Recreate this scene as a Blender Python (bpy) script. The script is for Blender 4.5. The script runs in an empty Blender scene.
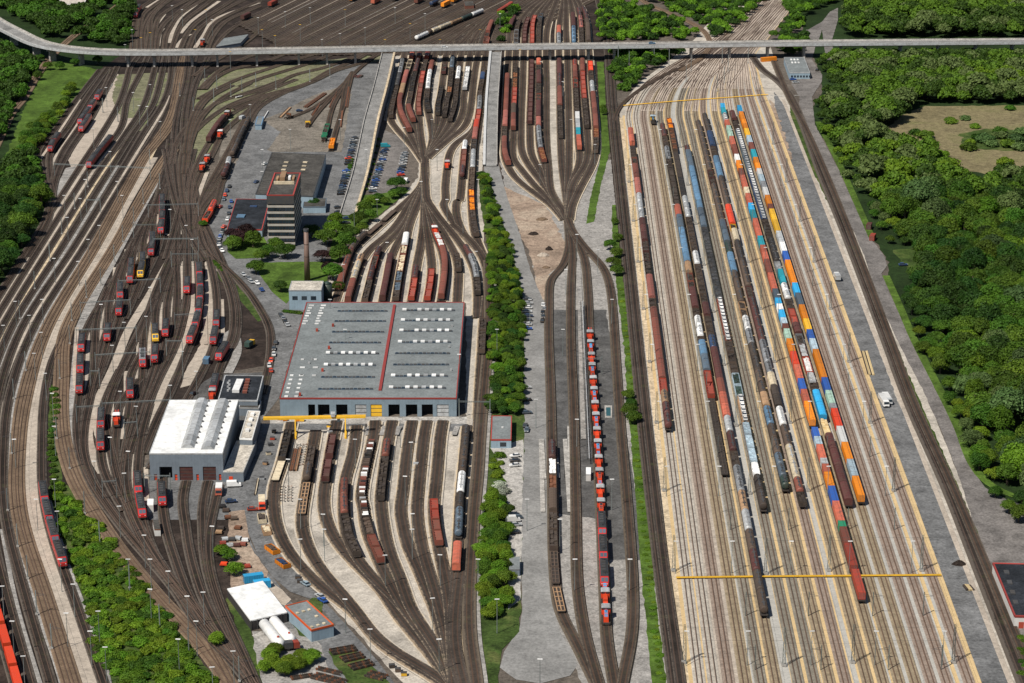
import bpy, math, random
import numpy as np
from mathutils import Vector, Matrix
random.seed(7)
rng = np.random.default_rng(7)
SC = bpy.context.scene
COL = SC.collection
R = math.radians
# ------------------------------------------------------------------ camera, sky, sun
CAM_H, FPX, PITCH = 347.0, 2476.0, math.atan(836 / 2476)
cam_data = bpy.data.cameras.new('camera')
cam = bpy.data.objects.new('camera', cam_data); COL.objects.link(cam)
cam.location = (0, 0, CAM_H)
cam.rotation_euler = (math.pi / 2 - PITCH, 0, 0)
cam_data.sensor_width = 36; cam_data.lens = FPX / 1024 * 36
cam_data.clip_start = 5; cam_data.clip_end = 60000
SC.camera = cam
world = bpy.data.worlds.new('World'); SC.world = world; world.use_nodes = True
wn = world.node_tree.nodes; wl = world.node_tree.links
sky = wn.new('ShaderNodeTexSky'); sky.sky_type = 'NISHITA'; sky.sun_disc = False
to_sun = Vector((-0.50, -0.53, 1.0)).normalized()
elev = math.asin(to_sun.z); azim = math.atan2(to_sun.x, to_sun.y)
sky.sun_elevation = elev; sky.sun_rotation = azim
sky.air_density = 1.0; sky.dust_density = 0.6; sky.ozone_density = 1.0
bg = wn['Background']; bg.inputs['Strength'].default_value = 0.058
wl.new(sky.outputs[0], bg.inputs[0])
sun_d = bpy.data.lights.new('sun', 'SUN'); sun_d.energy = 5.0; sun_d.angle = R(0.53); sun_d.color = (1.0, 0.95, 0.87)
sun = bpy.data.objects.new('sun', sun_d); COL.objects.link(sun)
sun.rotation_euler = (-to_sun).to_track_quat('-Z', 'Y').to_euler(); sun.location = (0, 0, 600)
SC.view_settings.view_transform = 'Standard'; SC.view_settings.look = 'None'
SC.view_settings.exposure = 0.12; SC.view_settings.gamma = 1.0
SC.cycles.max_bounces = 4; SC.cycles.diffuse_bounces = 2; SC.cycles.glossy_bounces = 2

SP, CP = math.sin(PITCH), math.cos(PITCH)
def G(px, py, h=0.0):
    """point of the place seen at this spot of the photograph, at height h above the ground"""
    a = (px - 512) / FPX; b = (py - 341.5) / FPX
    d = (a, CP - b * SP, -SP - b * CP)
    t = (CAM_H - h) / -d[2]
    return (d[0] * t, d[1] * t)
def PJ(x, y, z=0.0):
    zc = y * CP + (CAM_H - z) * SP
    yc = y * SP - (CAM_H - z) * CP
    return 512 + FPX * x / zc, 341.5 - FPX * yc / zc
def crop(ox, oy, pts, k=6.206):
    return [(ox + x / k, oy + y / k) for x, y in pts]
def pp(s):
    """'x,y x,y ...' -> list"""
    return [tuple(float(v) for v in q.split(',')) for q in s.split()]

# ------------------------------------------------------------------ materials
def new_mat(name):
    m = bpy.data.materials.new(name); m.use_nodes = True
    nt = m.node_tree; b = nt.nodes['Principled BSDF']
    return m, nt, b
def noise(nt, vec, scale, detail=4, rough=.6, dist=0.0):
    n = nt.nodes.new('ShaderNodeTexNoise'); n.inputs['Scale'].default_value = scale
    n.inputs['Detail'].default_value = detail; n.inputs['Roughness'].default_value = rough
    n.inputs['Distortion'].default_value = dist
    if vec is not None: nt.links.new(vec, n.inputs['Vector'])
    return n.outputs['Fac']
def ramp(nt, fac, stops):
    r = nt.nodes.new('ShaderNodeValToRGB'); e = r.color_ramp.elements
    while len(e) < len(stops): e.new(.5)
    for i, (p, c) in enumerate(stops):
        e[i].position = p; e[i].color = (c[0], c[1], c[2], 1) if hasattr(c, '__len__') else (c, c, c, 1)
    nt.links.new(fac, r.inputs[0]); return r.outputs[0]
def mixc(nt, fac, a, b, mode='MIX'):
    n = nt.nodes.new('ShaderNodeMix'); n.data_type = 'RGBA'; n.blend_type = mode
    for sock, v in ((n.inputs[0], fac), (n.inputs[6], a), (n.inputs[7], b)):
        if isinstance(v, bpy.types.NodeSocket): nt.links.new(v, sock)
        elif hasattr(v, '__len__'): sock.default_value = (v[0], v[1], v[2], 1)
        else: sock.default_value = v
    return n.outputs[2]
def math_(nt, op, a, b=0.0, c=None):
    n = nt.nodes.new('ShaderNodeMath'); n.operation = op
    for i, v in enumerate((a, b) if c is None else (a, b, c)):
        if isinstance(v, bpy.types.NodeSocket): nt.links.new(v, n.inputs[i])
        else: n.inputs[i].default_value = v
    return n.outputs[0]
def texco(nt, which='Object'):
    return nt.nodes.new('ShaderNodeTexCoord').outputs[which]
def sc3(c, k): return tuple(min(1, v * k) for v in c)

def ground_mat(name, c, dark=.6, light=1.35, s1=.03, s2=.35, fine=1.1, tint=None, rough=.95, streak=None, soft=0.0):
    """large patches, medium patches and grain"""
    m, nt, b = new_mat(name); v = texco(nt)
    vec = v
    if streak:
        mp = nt.nodes.new('ShaderNodeMapping'); nt.links.new(v, mp.inputs[0])
        mp.inputs['Rotation'].default_value = (0, 0, streak[0]); mp.inputs['Scale'].default_value = (1, streak[1], 1)
        vec = mp.outputs[0]
    a = noise(nt, vec, s1, 5, .65, .6); bb = noise(nt, vec, s2, 4, .7, .3); g = noise(nt, v, fine, 3, .8)
    c2 = tint or sc3(c, light)
    base = ramp(nt, a, [(.32, sc3(c, dark)), (.5, c), (.7, c2)])
    f2 = ramp(nt, bb, [(.3, .62 + .38 * soft), (.5, 1.0), (.72, 1.32 - .32 * soft)])
    f3 = ramp(nt, g, [(.25, .5 + .4 * soft), (.5, 1.0), (.78, 1.55 - .45 * soft)])
    o = mixc(nt, 1.0, mixc(nt, 1.0, base, f2, 'MULTIPLY'), f3, 'MULTIPLY')
    nt.links.new(o, b.inputs['Base Color']); b.inputs['Roughness'].default_value = rough
    b.inputs['Specular IOR Level'].default_value = .15
    bp = nt.nodes.new('ShaderNodeBump'); bp.inputs['Strength'].default_value = .6; bp.inputs['Distance'].default_value = .12
    nt.links.new(g, bp.inputs['Height']); nt.links.new(bp.outputs[0], b.inputs['Normal'])
    return m
def ballast_mat(name, c, mid=.75, rust=(.16, .085, .045), rk=.55, slp=.16, gauge=.78, edge=1.15, patch=.5, ec=None, ew=1.7, weeds=0.0):
    """track bed: u across in metres, v along; stained centre, rust dust along both rails, sleepers"""
    m, nt, b = new_mat(name); uv = texco(nt, 'UV'); ob = texco(nt)
    sx = nt.nodes.new('ShaderNodeSeparateXYZ'); nt.links.new(uv, sx.inputs[0])
    au = math_(nt, 'ABSOLUTE', sx.outputs[0])
    a = noise(nt, ob, .045, 5, .65, .5); g = noise(nt, ob, 1.7, 3, .8); p = noise(nt, ob, .4, 4, .7)
    base = ramp(nt, a, [(.3, sc3(c, 1 - patch * .6)), (.5, c), (.72, sc3(c, 1 + patch * .6))])
    base = mixc(nt, 1.0, base, ramp(nt, g, [(.25, .6), (.5, 1.), (.78, 1.4)]), 'MULTIPLY')
    base = mixc(nt, 1.0, base, ramp(nt, p, [(.3, .75), (.5, 1.), (.7, 1.22)]), 'MULTIPLY')
    # across profile
    prof = ramp(nt, math_(nt, 'DIVIDE', au, 3.0), [(0, mid), (.17, mid), (.33, 1.0), (.6, edge)])
    base = mixc(nt, 1.0, base, prof, 'MULTIPLY')
    if weeds:
        wv = math_(nt, 'MULTIPLY', ramp(nt, noise(nt, ob, .11, 5, .75), [(.56, 0), (.7, 1)]), weeds)
        base = mixc(nt, wv, base, (.07, .085, .025))
    if ec:
        en = math_(nt, 'ADD', au, math_(nt, 'MULTIPLY', math_(nt, 'SUBTRACT', noise(nt, ob, .55, 4, .8), .5), 2.2))
        base = mixc(nt, ramp(nt, math_(nt, 'DIVIDE', en, 4.0), [((ew - .18) / 4, 0), ((ew + .25) / 4, 1)]), base, ec)
    # sleepers
    fr = math_(nt, 'FRACT', math_(nt, 'DIVIDE', sx.outputs[1], .62))
    sl = math_(nt, 'LESS_THAN', fr, .42); ins = math_(nt, 'LESS_THAN', au, 1.3)
    sl = math_(nt, 'MULTIPLY', math_(nt, 'MULTIPLY', sl, ins), slp * 2)
    base = mixc(nt, sl, base, sc3(c, 1.5))
    # rust beside the rails
    d = math_(nt, 'ABSOLUTE', math_(nt, 'SUBTRACT', au, gauge))
    rf = math_(nt, 'MULTIPLY', ramp(nt, d, [(0.0, 1.0), (.13, .9), (.3, 0.0)]), rk)
    base = mixc(nt, rf, base, rust)
    nt.links.new(base, b.inputs['Base Color']); b.inputs['Roughness'].default_value = .95
    b.inputs['Specular IOR Level'].default_value = .12
    bp = nt.nodes.new('ShaderNodeBump'); bp.inputs['Strength'].default_value = .7; bp.inputs['Distance'].default_value = .12
    nt.links.new(g, bp.inputs['Height']); nt.links.new(bp.outputs[0], b.inputs['Normal'])
    return m
def paint(name, c, rough=.5, wear=.25, metal=0.0, spec=.35, dirt=(.10, .075, .05)):
    m, nt, b = new_mat(name); v = texco(nt)
    oi = nt.nodes.new('ShaderNodeObjectInfo')
    vv = nt.nodes.new('ShaderNodeVectorMath'); vv.operation = 'ADD'
    nt.links.new(v, vv.inputs[0])
    cmb = nt.nodes.new('ShaderNodeCombineXYZ'); r30 = math_(nt, 'MULTIPLY', oi.outputs['Random'], 37.0)
    nt.links.new(r30, cmb.inputs[0]); nt.links.new(cmb.outputs[0], vv.inputs[1])
    a = noise(nt, vv.outputs[0], .55, 5, .7, .4)
    k = math_(nt, 'ADD', math_(nt, 'MULTIPLY', oi.outputs['Random'], .5), .72)
    base = mixc(nt, 1.0, c, k, 'MULTIPLY')
    base = mixc(nt, math_(nt, 'MULTIPLY', ramp(nt, a, [(.42, 0), (.75, 1)]), wear), base, dirt)
    nt.links.new(base, b.inputs['Base Color']); b.inputs['Roughness'].default_value = rough
    b.inputs['Metallic'].default_value = metal; b.inputs['Specular IOR Level'].default_value = spec
    return m
def leaf_mat(name, c1, c2):
    m, nt, b = new_mat(name); v = texco(nt)
    oi = nt.nodes.new('ShaderNodeObjectInfo')
    a = noise(nt, v, .45, 4, .75)
    base = ramp(nt, a, [(.32, c1), (.68, c2)])
    hs = nt.nodes.new('ShaderNodeHueSaturation'); nt.links.new(base, hs.inputs['Color'])
    nt.links.new(math_(nt, 'ADD', math_(nt, 'MULTIPLY', oi.outputs['Random'], .045), .478), hs.inputs['Hue'])
    nt.links.new(math_(nt, 'ADD', math_(nt, 'MULTIPLY', math_(nt, 'FRACT', math_(nt, 'MULTIPLY', oi.outputs['Random'], 17.3)), .75), .6), hs.inputs['Value'])
    nt.links.new(hs.outputs[0], b.inputs['Base Color']); b.inputs['Roughness'].default_value = .65
    b.inputs['Specular IOR Level'].default_value = .2
    tr = nt.nodes.new('ShaderNodeBsdfTranslucent'); nt.links.new(hs.outputs[0], tr.inputs[0])
    mx = nt.nodes.new('ShaderNodeMixShader'); mx.inputs[0].default_value = .28
    nt.links.new(b.outputs[0], mx.inputs[1]); nt.links.new(tr.outputs[0], mx.inputs[2])
    nt.links.new(mx.outputs[0], nt.nodes['Material Output'].inputs[0])
    return m
M = {}
M['base'] = ground_mat('brown_gravel', (.105, .088, .072), s1=.02)
M['far_green'] = ground_mat('meadow', (.04, .07, .015))
M['dark_gravel'] = ground_mat('dark_ballast_gravel', (.030, .022, .018), dark=.55, light=2.0, s1=.06)
M['pale_gravel'] = ground_mat('pale_gravel', (.38, .325, .265), dark=.8, light=1.15, s1=.04, soft=.5)
M['grey_gravel'] = ground_mat('grey_gravel', (.27, .255, .235), dark=.75, light=1.2, s1=.05)
M['white_gravel'] = ground_mat('white_gravel', (.41, .37, .315), dark=.62, light=1.15, s1=.035, s2=.22, soft=.3)
M['cream_edge'] = ground_mat('cream_edge_stone', (.50, .40, .27), dark=.8, light=1.15)
M['yellow_sand'] = ground_mat('yellow_sand', (.53, .385, .20), dark=.9, light=1.08, s1=.02, s2=.15, soft=.75)
M['greenish_gravel'] = ground_mat('greenish_pale_gravel', (.37, .355, .32), dark=.9, light=1.08, soft=.75)
M['khaki'] = ground_mat('mossy_gravel', (.17, .165, .10), dark=.6, light=1.4, tint=(.11, .14, .045), s1=.05)
M['asphalt'] = ground_mat('asphalt', (.135, .135, .134), dark=.8, light=1.25, s1=.03, s2=.12, fine=.8)
M['asphalt_light'] = ground_mat('light_worn_asphalt', (.21, .205, .195), dark=.8, light=1.2, s1=.03, s2=.12, fine=.8, soft=.4)
M['asphalt_dark'] = ground_mat('dark_asphalt', (.088, .086, .083), dark=.7, light=1.4, s1=.04, s2=.15)
M['asphalt_warm'] = ground_mat('worn_asphalt', (.155, .142, .132), dark=.8, light=1.25, s1=.03, s2=.12)
M['concrete'] = ground_mat('concrete', (.36, .34, .31), dark=.8, light=1.15, s1=.06)
M['dirt'] = ground_mat('pink_dirt', (.29, .215, .16), dark=.6, light=1.3, tint=(.36, .29, .22), s1=.035)
M['depot_gravel'] = ground_mat('depot_gravel', (.165, .145, .12), dark=.6, light=1.3, s1=.05)
M['grass'] = ground_mat('grass', (.06, .105, .016), dark=.55, light=1.5, s1=.06, s2=.3)
M['rough_grass'] = ground_mat('rough_grass', (.045, .075, .016), dark=.5, light=1.5, tint=(.10, .11, .035), s1=.07)
M['reed'] = ground_mat('reed_bed', (.18, .15, .08), dark=.7, light=1.25, tint=(.13, .13, .05), s1=.03, s2=.3)
M['forest_floor'] = ground_mat('forest_floor', (.016, .032, .008), dark=.6, light=1.5)
M['b_dark'] = ballast_mat('dark_track_bed', (.038, .030, .025), mid=.6, rust=(.10, .066, .05), rk=.6, edge=1.4, patch=1.0, ec=(.10, .083, .068), ew=1.55, weeds=.35)
M['b_brown'] = ballast_mat('brown_track_bed', (.052, .041, .033), mid=.7, rust=(.105, .058, .036), rk=.55, edge=1.25, patch=.8, ec=(.12, .095, .07), ew=1.6, weeds=.3)
M['b_yard'] = ballast_mat('yard_track_bed', (.050, .040, .033), mid=.72, rust=(.095, .052, .033), rk=.5, edge=1.15, patch=.7, ec=(.22, .17, .12), ew=1.85, weeds=.25)
M['b_yard_wide'] = ballast_mat('wide_yard_track_bed', (.050, .040, .033), mid=.72, rust=(.095, .052, .033), rk=.5, edge=1.15, patch=.7, ec=(.24, .185, .13), ew=2.02, weeds=.15)
M['b_tan'] = ballast_mat('tan_track_bed', (.15, .105, .07), mid=.9, rust=(.07, .042, .03), rk=.85, slp=.1)
M['b_throat'] = ballast_mat('pale_throat_bed', (.40, .335, .275), mid=.95, rust=(.17, .10, .07), rk=.5, slp=.06, edge=1.05, patch=.35)
M['b_white'] = ballast_mat('white_track_bed', (.37, .335, .285), mid=.95, rust=(.12, .07, .05), rk=.8, slp=.06, edge=1.05, patch=.2)
M['b_red'] = ballast_mat('reddish_track_bed', (.235, .185, .15), mid=.95, rust=(.10, .055, .038), rk=.85, slp=.05, edge=1.0, patch=.2)
M['b_khaki'] = ballast_mat('khaki_track_bed', (.25, .20, .135), mid=.92, rust=(.10, .06, .037), rk=.85, slp=.05, edge=1.0, patch=.2)
M['b_grey'] = ballast_mat('grey_green_track_bed', (.20, .18, .145), mid=.92, rust=(.085, .055, .04), rk=.85, slp=.05, edge=1.0, patch=.25)
M['pit_water'] = paint('pit water', (.03, .10, .11), .15, wear=.1)
M['pit_shade'] = paint('painted pit shade', (.012, .012, .012), .9, wear=0)  # near-black colour stands in for the shade down in the slot
M['yellow_walk'] = paint('yellow painted walkway', (.75, .42, .02), .7, wear=.3)
M['rail'] = paint('rusty_rail', (.24, .16, .115), rough=.45, metal=.5)
def feather_mat(name, c, c2, lim):
    m, nt, b = new_mat(name); uv = texco(nt, 'UV'); ob = texco(nt)
    sx = nt.nodes.new('ShaderNodeSeparateXYZ'); nt.links.new(uv, sx.inputs[0]); au = math_(nt, 'ABSOLUTE', sx.outputs[0])
    en = math_(nt, 'ADD', au, math_(nt, 'MULTIPLY', math_(nt, 'SUBTRACT', noise(nt, ob, .35, 5, .8), .5), 2.4))
    base = mixc(nt, ramp(nt, math_(nt, 'DIVIDE', en, 5.0), [((lim - .25) / 5, 0), ((lim + .25) / 5, 1)]), c, c2)
    base = mixc(nt, 1.0, base, ramp(nt, noise(nt, ob, 1.5, 3, .8), [(.25, .65), (.5, 1.), (.78, 1.3)]), 'MULTIPLY')
    base = mixc(nt, 1.0, base, ramp(nt, noise(nt, ob, .12, 4, .7), [(.3, .8), (.5, 1.), (.7, 1.1)]), 'MULTIPLY')
    nt.links.new(base, b.inputs['Base Color']); b.inputs['Roughness'].default_value = .95; b.inputs['Specular IOR Level'].default_value = .15
    return m
M['cream_feather'] = feather_mat('cream edge fading to gravel', (.50, .40, .27), (.43, .385, .325), 2.55)
P = {}
for n, c, r in [('slate', (.034, .04, .045), .55), ('rusty', (.24, .09, .035), .8), ('red', (.34, .05, .028), .5), ('bright_red', (.66, .06, .018), .4), ('loco_red', (.46, .022, .022), .4), ('maroon', (.085, .027, .024), .65),
                ('redbrown', (.20, .06, .04), .6), ('pinkish_red', (.34, .11, .085), .6), ('brown', (.085, .058, .043), .75), ('dark_brown', (.045, .034, .028), .75), ('black', (.018, .017, .017), .6),
                ('salmon', (.52, .13, .075), .5), ('orange', (.72, .23, .012), .45), ('yellow', (.75, .43, .03), .45), ('blue', (.03, .10, .36), .45),
                ('light_blue', (.11, .22, .34), .45), ('sky_blue', (.03, .33, .60), .45), ('navy', (.02, .05, .12), .45), ('teal', (.02, .27, .33), .45), ('green', (.02, .24, .12), .45),
                ('mint', (.36, .52, .42), .5), ('white', (.78, .77, .74), .4), ('cream', (.62, .52, .36), .5), ('silver', (.42, .43, .43), .35), ('grey', (.22, .23, .24), .5),
                ('dark_grey', (.055, .058, .062), .6), ('tan', (.36, .22, .12), .6), ('grey_blue', (.085, .12, .155), .5), ('dark_green', (.03, .06, .05), .5), ('pale_blue', (.38, .48, .54), .5)]:
    P[n] = paint(n.replace('_', ' ') + ' paint', c, r, wear=.62 if n not in ('white', 'orange', 'yellow', 'bright_red', 'loco_red', 'sky_blue', 'blue', 'teal') else .28)
P['glass'] = paint('dark window glass', (.02, .03, .04), .08, wear=0, spec=.8)
P['sky_toned_glass'] = paint('windscreen with painted sky tone', (.10, .13, .16), .12, wear=0, spec=.8)  # the sky's reflection is put into the base colour
P['steel'] = paint('galvanised steel', (.24, .27, .26), .5, metal=.3)
P['lattice'] = paint('weathered mast steel', (.12, .14, .13), .6)
P['underframe'] = paint('dirty underframe', (.035, .028, .024), .8)
P['timber'] = paint('timber', (.55, .42, .22), .8)
P['rust'] = paint('rust', (.15, .06, .03), .8)
P['tyre'] = paint('tyre rubber', (.015, .015, .015), .8)
# ------------------------------------------------------------------ mesh building
class MB:
    def __init__(s): s.v = []; s.f = []
    def poly(s, pts):
        n = len(s.v); s.v += [tuple(p) for p in pts]; s.f.append(tuple(range(n, n + len(pts)))); return s
    def box(s, x0, x1, y0, y1, z0, z1):
        n = len(s.v)
        s.v += [(x0, y0, z0), (x1, y0, z0), (x1, y1, z0), (x0, y1, z0), (x0, y0, z1), (x1, y0, z1), (x1, y1, z1), (x0, y1, z1)]
        for q in ((0, 3, 2, 1), (4, 5, 6, 7), (0, 1, 5, 4), (1, 2, 6, 5), (2, 3, 7, 6), (3, 0, 4, 7)): s.f.append(tuple(n + i for i in q))
        return s
    def prism(s, bottom, top):
        """two rings with the same number of points, counter-clockwise seen from above"""
        n = len(s.v); k = len(bottom); s.v += [tuple(p) for p in bottom] + [tuple(p) for p in top]
        s.f.append(tuple(n + i for i in reversed(range(k)))); s.f.append(tuple(n + k + i for i in range(k)))
        for i in range(k): j = (i + 1) % k; s.f.append((n + i, n + j, n + k + j, n + k + i))
        return s
    def prof_x(s, prof, x0, x1):
        """profile (y,z) ring extruded along x"""
        k = len(prof); n = len(s.v)
        s.v += [(x0, y, z) for y, z in prof] + [(x1, y, z) for y, z in prof]
        s.f.append(tuple(n + i for i in reversed(range(k)))); s.f.append(tuple(n + k + i for i in range(k)))
        for i in range(k): j = (i + 1) % k; s.f.append((n + i, n + j, n + k + j, n + k + i))
        return s
    def loft_x(s, secs):
        """list of (x, ring[(y,z)])"""
        n = len(s.v); k = len(secs[0][1])
        for x, ring in secs: s.v += [(x, y, z) for y, z in ring]
        s.f.append(tuple(n + i for i in reversed(range(k))))
        for a in range(len(secs) - 1):
            for i in range(k):
                j = (i + 1) % k; s.f.append((n + a * k + i, n + a * k + j, n + (a + 1) * k + j, n + (a + 1) * k + i))
        s.f.append(tuple(n + (len(secs) - 1) * k + i for i in range(k)))
        return s
    def bar(s, a, b, r, k=4):
        a = Vector(a); b = Vector(b); d = (b - a).normalized()
        u = d.cross(Vector((0, 0, 1)) if abs(d.z) < .9 else Vector((1, 0, 0))).normalized(); w = d.cross(u)
        n = len(s.v)
        for p in (a, b):
            for i in range(k):
                t = 2 * math.pi * (i + .5) / k; s.v.append(tuple(p + (u * math.cos(t) + w * math.sin(t)) * r))
        s.f.append(tuple(n + i for i in range(k))); s.f.append(tuple(n + k + i for i in reversed(range(k))))
        for i in range(k): j = (i + 1) % k; s.f.append((n + i, n + k + i, n + k + j, n + j))
        return s
    def cone(s, x, y, z0, z1, r0, r1, k=12):
        b = [(x + r0 * math.cos(2 * math.pi * i / k), y + r0 * math.sin(2 * math.pi * i / k), z0) for i in range(k)]
        t = [(x + r1 * math.cos(2 * math.pi * i / k), y + r1 * math.sin(2 * math.pi * i / k), z1) for i in range(k)]
        return s.prism(b, t)
    def mesh(s, name, smooth=False):
        me = bpy.data.meshes.new(name); me.from_pydata(s.v, [], s.f); me.update()
        if smooth: me.polygons.foreach_set('use_smooth', [True] * len(me.polygons))
        return me
def ring(r, cy, cz, k=14, ry=None):
    return [(cy + (ry or r) * math.cos(2 * math.pi * i / k), cz + r * math.sin(2 * math.pi * i / k)) for i in range(k)]
def put(name, me, mat=None, parent=None, loc=None, rotz=None):
    o = bpy.data.objects.new(name, me); COL.objects.link(o)
    if mat is not None and me is not None:
        if len(me.materials) == 0: me.materials.append(mat)
        elif me.materials[0] is not mat:
            o.material_slots[0].link = 'OBJECT'; o.material_slots[0].material = mat
    if parent is not None: o.parent = parent
    if loc is not None: o.location = loc
    if rotz is not None: o.rotation_euler = (0, 0, rotz)
    return o
def thing(name, label, cat, loc, rotz=0, group=None):
    o = bpy.data.objects.new(name, None); COL.objects.link(o); o.location = loc; o.rotation_euler = (0, 0, rotz)
    o['label'] = label; o['category'] = cat
    if group: o['group'] = group
    return o
def tag(o, label, cat, group=None):
    o['label'] = label; o['category'] = cat
    if group: o['group'] = group
    return o
def structure(name, me, mat, parent=None):
    o = put(name, me, mat, parent); o['kind'] = 'structure'; return o
def ordw(n):
    return {1: 'first', 2: 'second', 3: 'third'}.get(n, '%d%s' % (n, 'th' if 10 <= n % 100 <= 20 else {1: 'st', 2: 'nd', 3: 'rd'}.get(n % 10, 'th')))

# ------------------------------------------------------------------ ground, areas
g = MB(); 
g.box(-9000, 9000, -3000, 22000, -2, 0); structure('ground', g.mesh('ground'), M['base'])
from mathutils.geometry import tessellate_polygon
LZ = [0.02]
def area(name, mat, pts, wob=0.0, step=4.0, z=None):
    """flat area drawn by its outline; wob = raggedness of the edge in metres"""
    w = [Vector((*G(*p), 0)) for p in pts]
    out = []
    for i, a in enumerate(w):
        b = w[(i + 1) % len(w)]; n = max(1, int((b - a).length / step)) if wob else 1
        nn = Vector((a.y - b.y, b.x - a.x, 0)).normalized() if (b - a).length > 0 else Vector()
        for k in range(n):
            q = a.lerp(b, k / n)
            if wob: q += nn * (random.gauss(0, wob) * .45) 
            out.append(q)
    if z is None: LZ[0] += .0042; z = LZ[0]
    tris = tessellate_polygon([out])
    me = bpy.data.meshes.new(name); me.from_pydata([(q.x, q.y, z) for q in out], [], [tuple(t) for t in tris]); me.update()
    if len(me.polygons) and sum(p.normal.z for p in me.polygons) < 0: me.flip_normals()
    return structure(name, me, M[mat])
def resample(pts, step=5.0, ext=(0, 0)):
    """Catmull-Rom through world points"""
    w = [np.array(p, float) for p in pts]
    if ext[0]: d = w[0] - w[1]; w.insert(0, w[0] + d / np.linalg.norm(d) * ext[0])
    if ext[1]: d = w[-1] - w[-2]; w.append(w[-1] + d / np.linalg.norm(d) * ext[1])
    if len(w) == 2: 
        n = max(1, int(np.linalg.norm(w[1] - w[0]) / 60)); return np.array([w[0] + (w[1] - w[0]) * i / n for i in range(n + 1)])
    P0 = [2 * w[0] - w[1]] + w + [2 * w[-1] - w[-2]]; out = []
    for i in range(1, len(P0) - 2):
        p0, p1, p2, p3 = P0[i - 1:i + 3]
        t0 = 0; al = .5
        t1 = t0 + np.linalg.norm(p1 - p0) ** al; t2 = t1 + np.linalg.norm(p2 - p1) ** al; t3 = t2 + np.linalg.norm(p3 - p2) ** al
        n = max(1, int(np.linalg.norm(p2 - p1) / step))
        for k in range(n):
            t = t1 + (t2 - t1) * k / n
            a1 = (t1 - t) / (t1 - t0) * p0 + (t - t0) / (t1 - t0) * p1
            a2 = (t2 - t) / (t2 - t1) * p1 + (t - t1) / (t2 - t1) * p2
            a3 = (t3 - t) / (t3 - t2) * p2 + (t - t2) / (t3 - t2) * p3
            b1 = (t2 - t) / (t2 - t0) * a1 + (t - t0) / (t2 - t0) * a2
            b2 = (t3 - t) / (t3 - t1) * a2 + (t - t1) / (t3 - t1) * a3
            out.append((t2 - t) / (t2 - t1) * b1 + (t - t1) / (t2 - t1) * b2)
    out.append(w[-1]); return np.array(out)
def smooth_path(w, it=2):
    w = w.copy()
    for _ in range(it): w[1:-1] = (w[:-2] + 2 * w[1:-1] + w[2:]) / 4
    return w
def sweep(name, path, prof, mat_uv=True, closed=False):
    """profile [(lateral, z)] swept along path, uv = (lateral, along)"""
    n = len(path); d = np.gradient(path, axis=0); d /= np.linalg.norm(d, axis=1)[:, None] + 1e-9
    nrm = np.stack([d[:, 1], -d[:, 0]], 1)
    s = np.concatenate([[0], np.cumsum(np.linalg.norm(np.diff(path, axis=0), axis=1))])
    k = len(prof); V = np.zeros((n, k, 3))
    for j, (u, z) in enumerate(prof):
        V[:, j, :2] = path + nrm * u; V[:, j, 2] = z
    faces = []; uvs = []
    kk = k if closed else k - 1
    for i in range(n - 1):
        for j in range(kk):
            j2 = (j + 1) % k
            faces.append((i * k + j, i * k + j2, (i + 1) * k + j2, (i + 1) * k + j))
            uvs += [prof[j][0], s[i], prof[j2][0], s[i], prof[j2][0], s[i + 1], prof[j][0], s[i + 1]]
    me = bpy.data.meshes.new(name); me.from_pydata(V.reshape(-1, 3).tolist(), [], faces)
    if mat_uv:
        ul = me.uv_layers.new(name='uv'); ul.data.foreach_set('uv', uvs)
    me.update(); return me
SZ = [0.30]
def strip(name, mat, pts, width, z=None, ext=(0, 0)):
    """flat band of ground material along a line"""
    if z is None: SZ[0] += .001; z = SZ[0]
    w = smooth_path(resample([G(*p) for p in pts], 5, ext), 2)
    wb = MB(); h = width / 2
    me = sweep(name, w, [(-h - .15, z - .06), (-h, z), (h, z), (h + .15, z - .06)])
    if sum(p.normal.z for p in me.polygons) < 0: me.flip_normals()
    return structure(name, me, M[mat])
TR = {}; TZ = [0.42]; RAIL_TOP = 1.02
def track(tid, pts, bed='b_dark', width=3.5, kerb=None, kw=5.0, ext=None, px=True):
    pts = [G(*p) for p in pts] if px else pts
    if ext is None:
        def e(p):
            a = PJ(*p); return 90 if (a[1] > 666 or a[0] < 3) else 0
        ext = (e(pts[0]), e(pts[-1]))
    w = smooth_path(resample(pts, 5, ext), 3)
    if kerb:
        SZ[0] += .001; z = SZ[0]; h = kw / 2
        me = sweep('edge_strip', w, [(-h, z), (h, z)])
        if sum(p.normal.z for p in me.polygons) < 0: me.flip_normals()
        structure('track_edge', me, M['cream_feather' if kerb == 'cream_edge' else kerb])
    TZ[0] += .0025; z = TZ[0]; h = width / 2
    me = sweep('track_bed', w, [(-h - .35, .30), (-h, z), (h, z), (h + .35, .30)])
    if sum(p.normal.z for p in me.polygons) < 0: me.flip_normals()
    b = structure('railway_track', me, M[bed])
    for sgn in (-1, 1):
        c = sgn * .78; rt = RAIL_TOP - .15 - len(TR) * .0006
        me = sweep('rail', w, [(c - .055, z - .02), (c + .055, z - .02), (c + .055, rt), (c - .055, rt)], mat_uv=False, closed=True)
        put('rail', me, M['rail'], b)
    s = np.concatenate([[0], np.cumsum(np.linalg.norm(np.diff(w, axis=0), axis=1))])
    TR[tid] = (w, s, rt)
    return b
def at_s(tid, s):
    w, ss, rt = TR[tid]; s = min(max(s, 0), ss[-1])
    return np.array([np.interp(s, ss, w[:, 0]), np.interp(s, ss, w[:, 1])])
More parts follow.
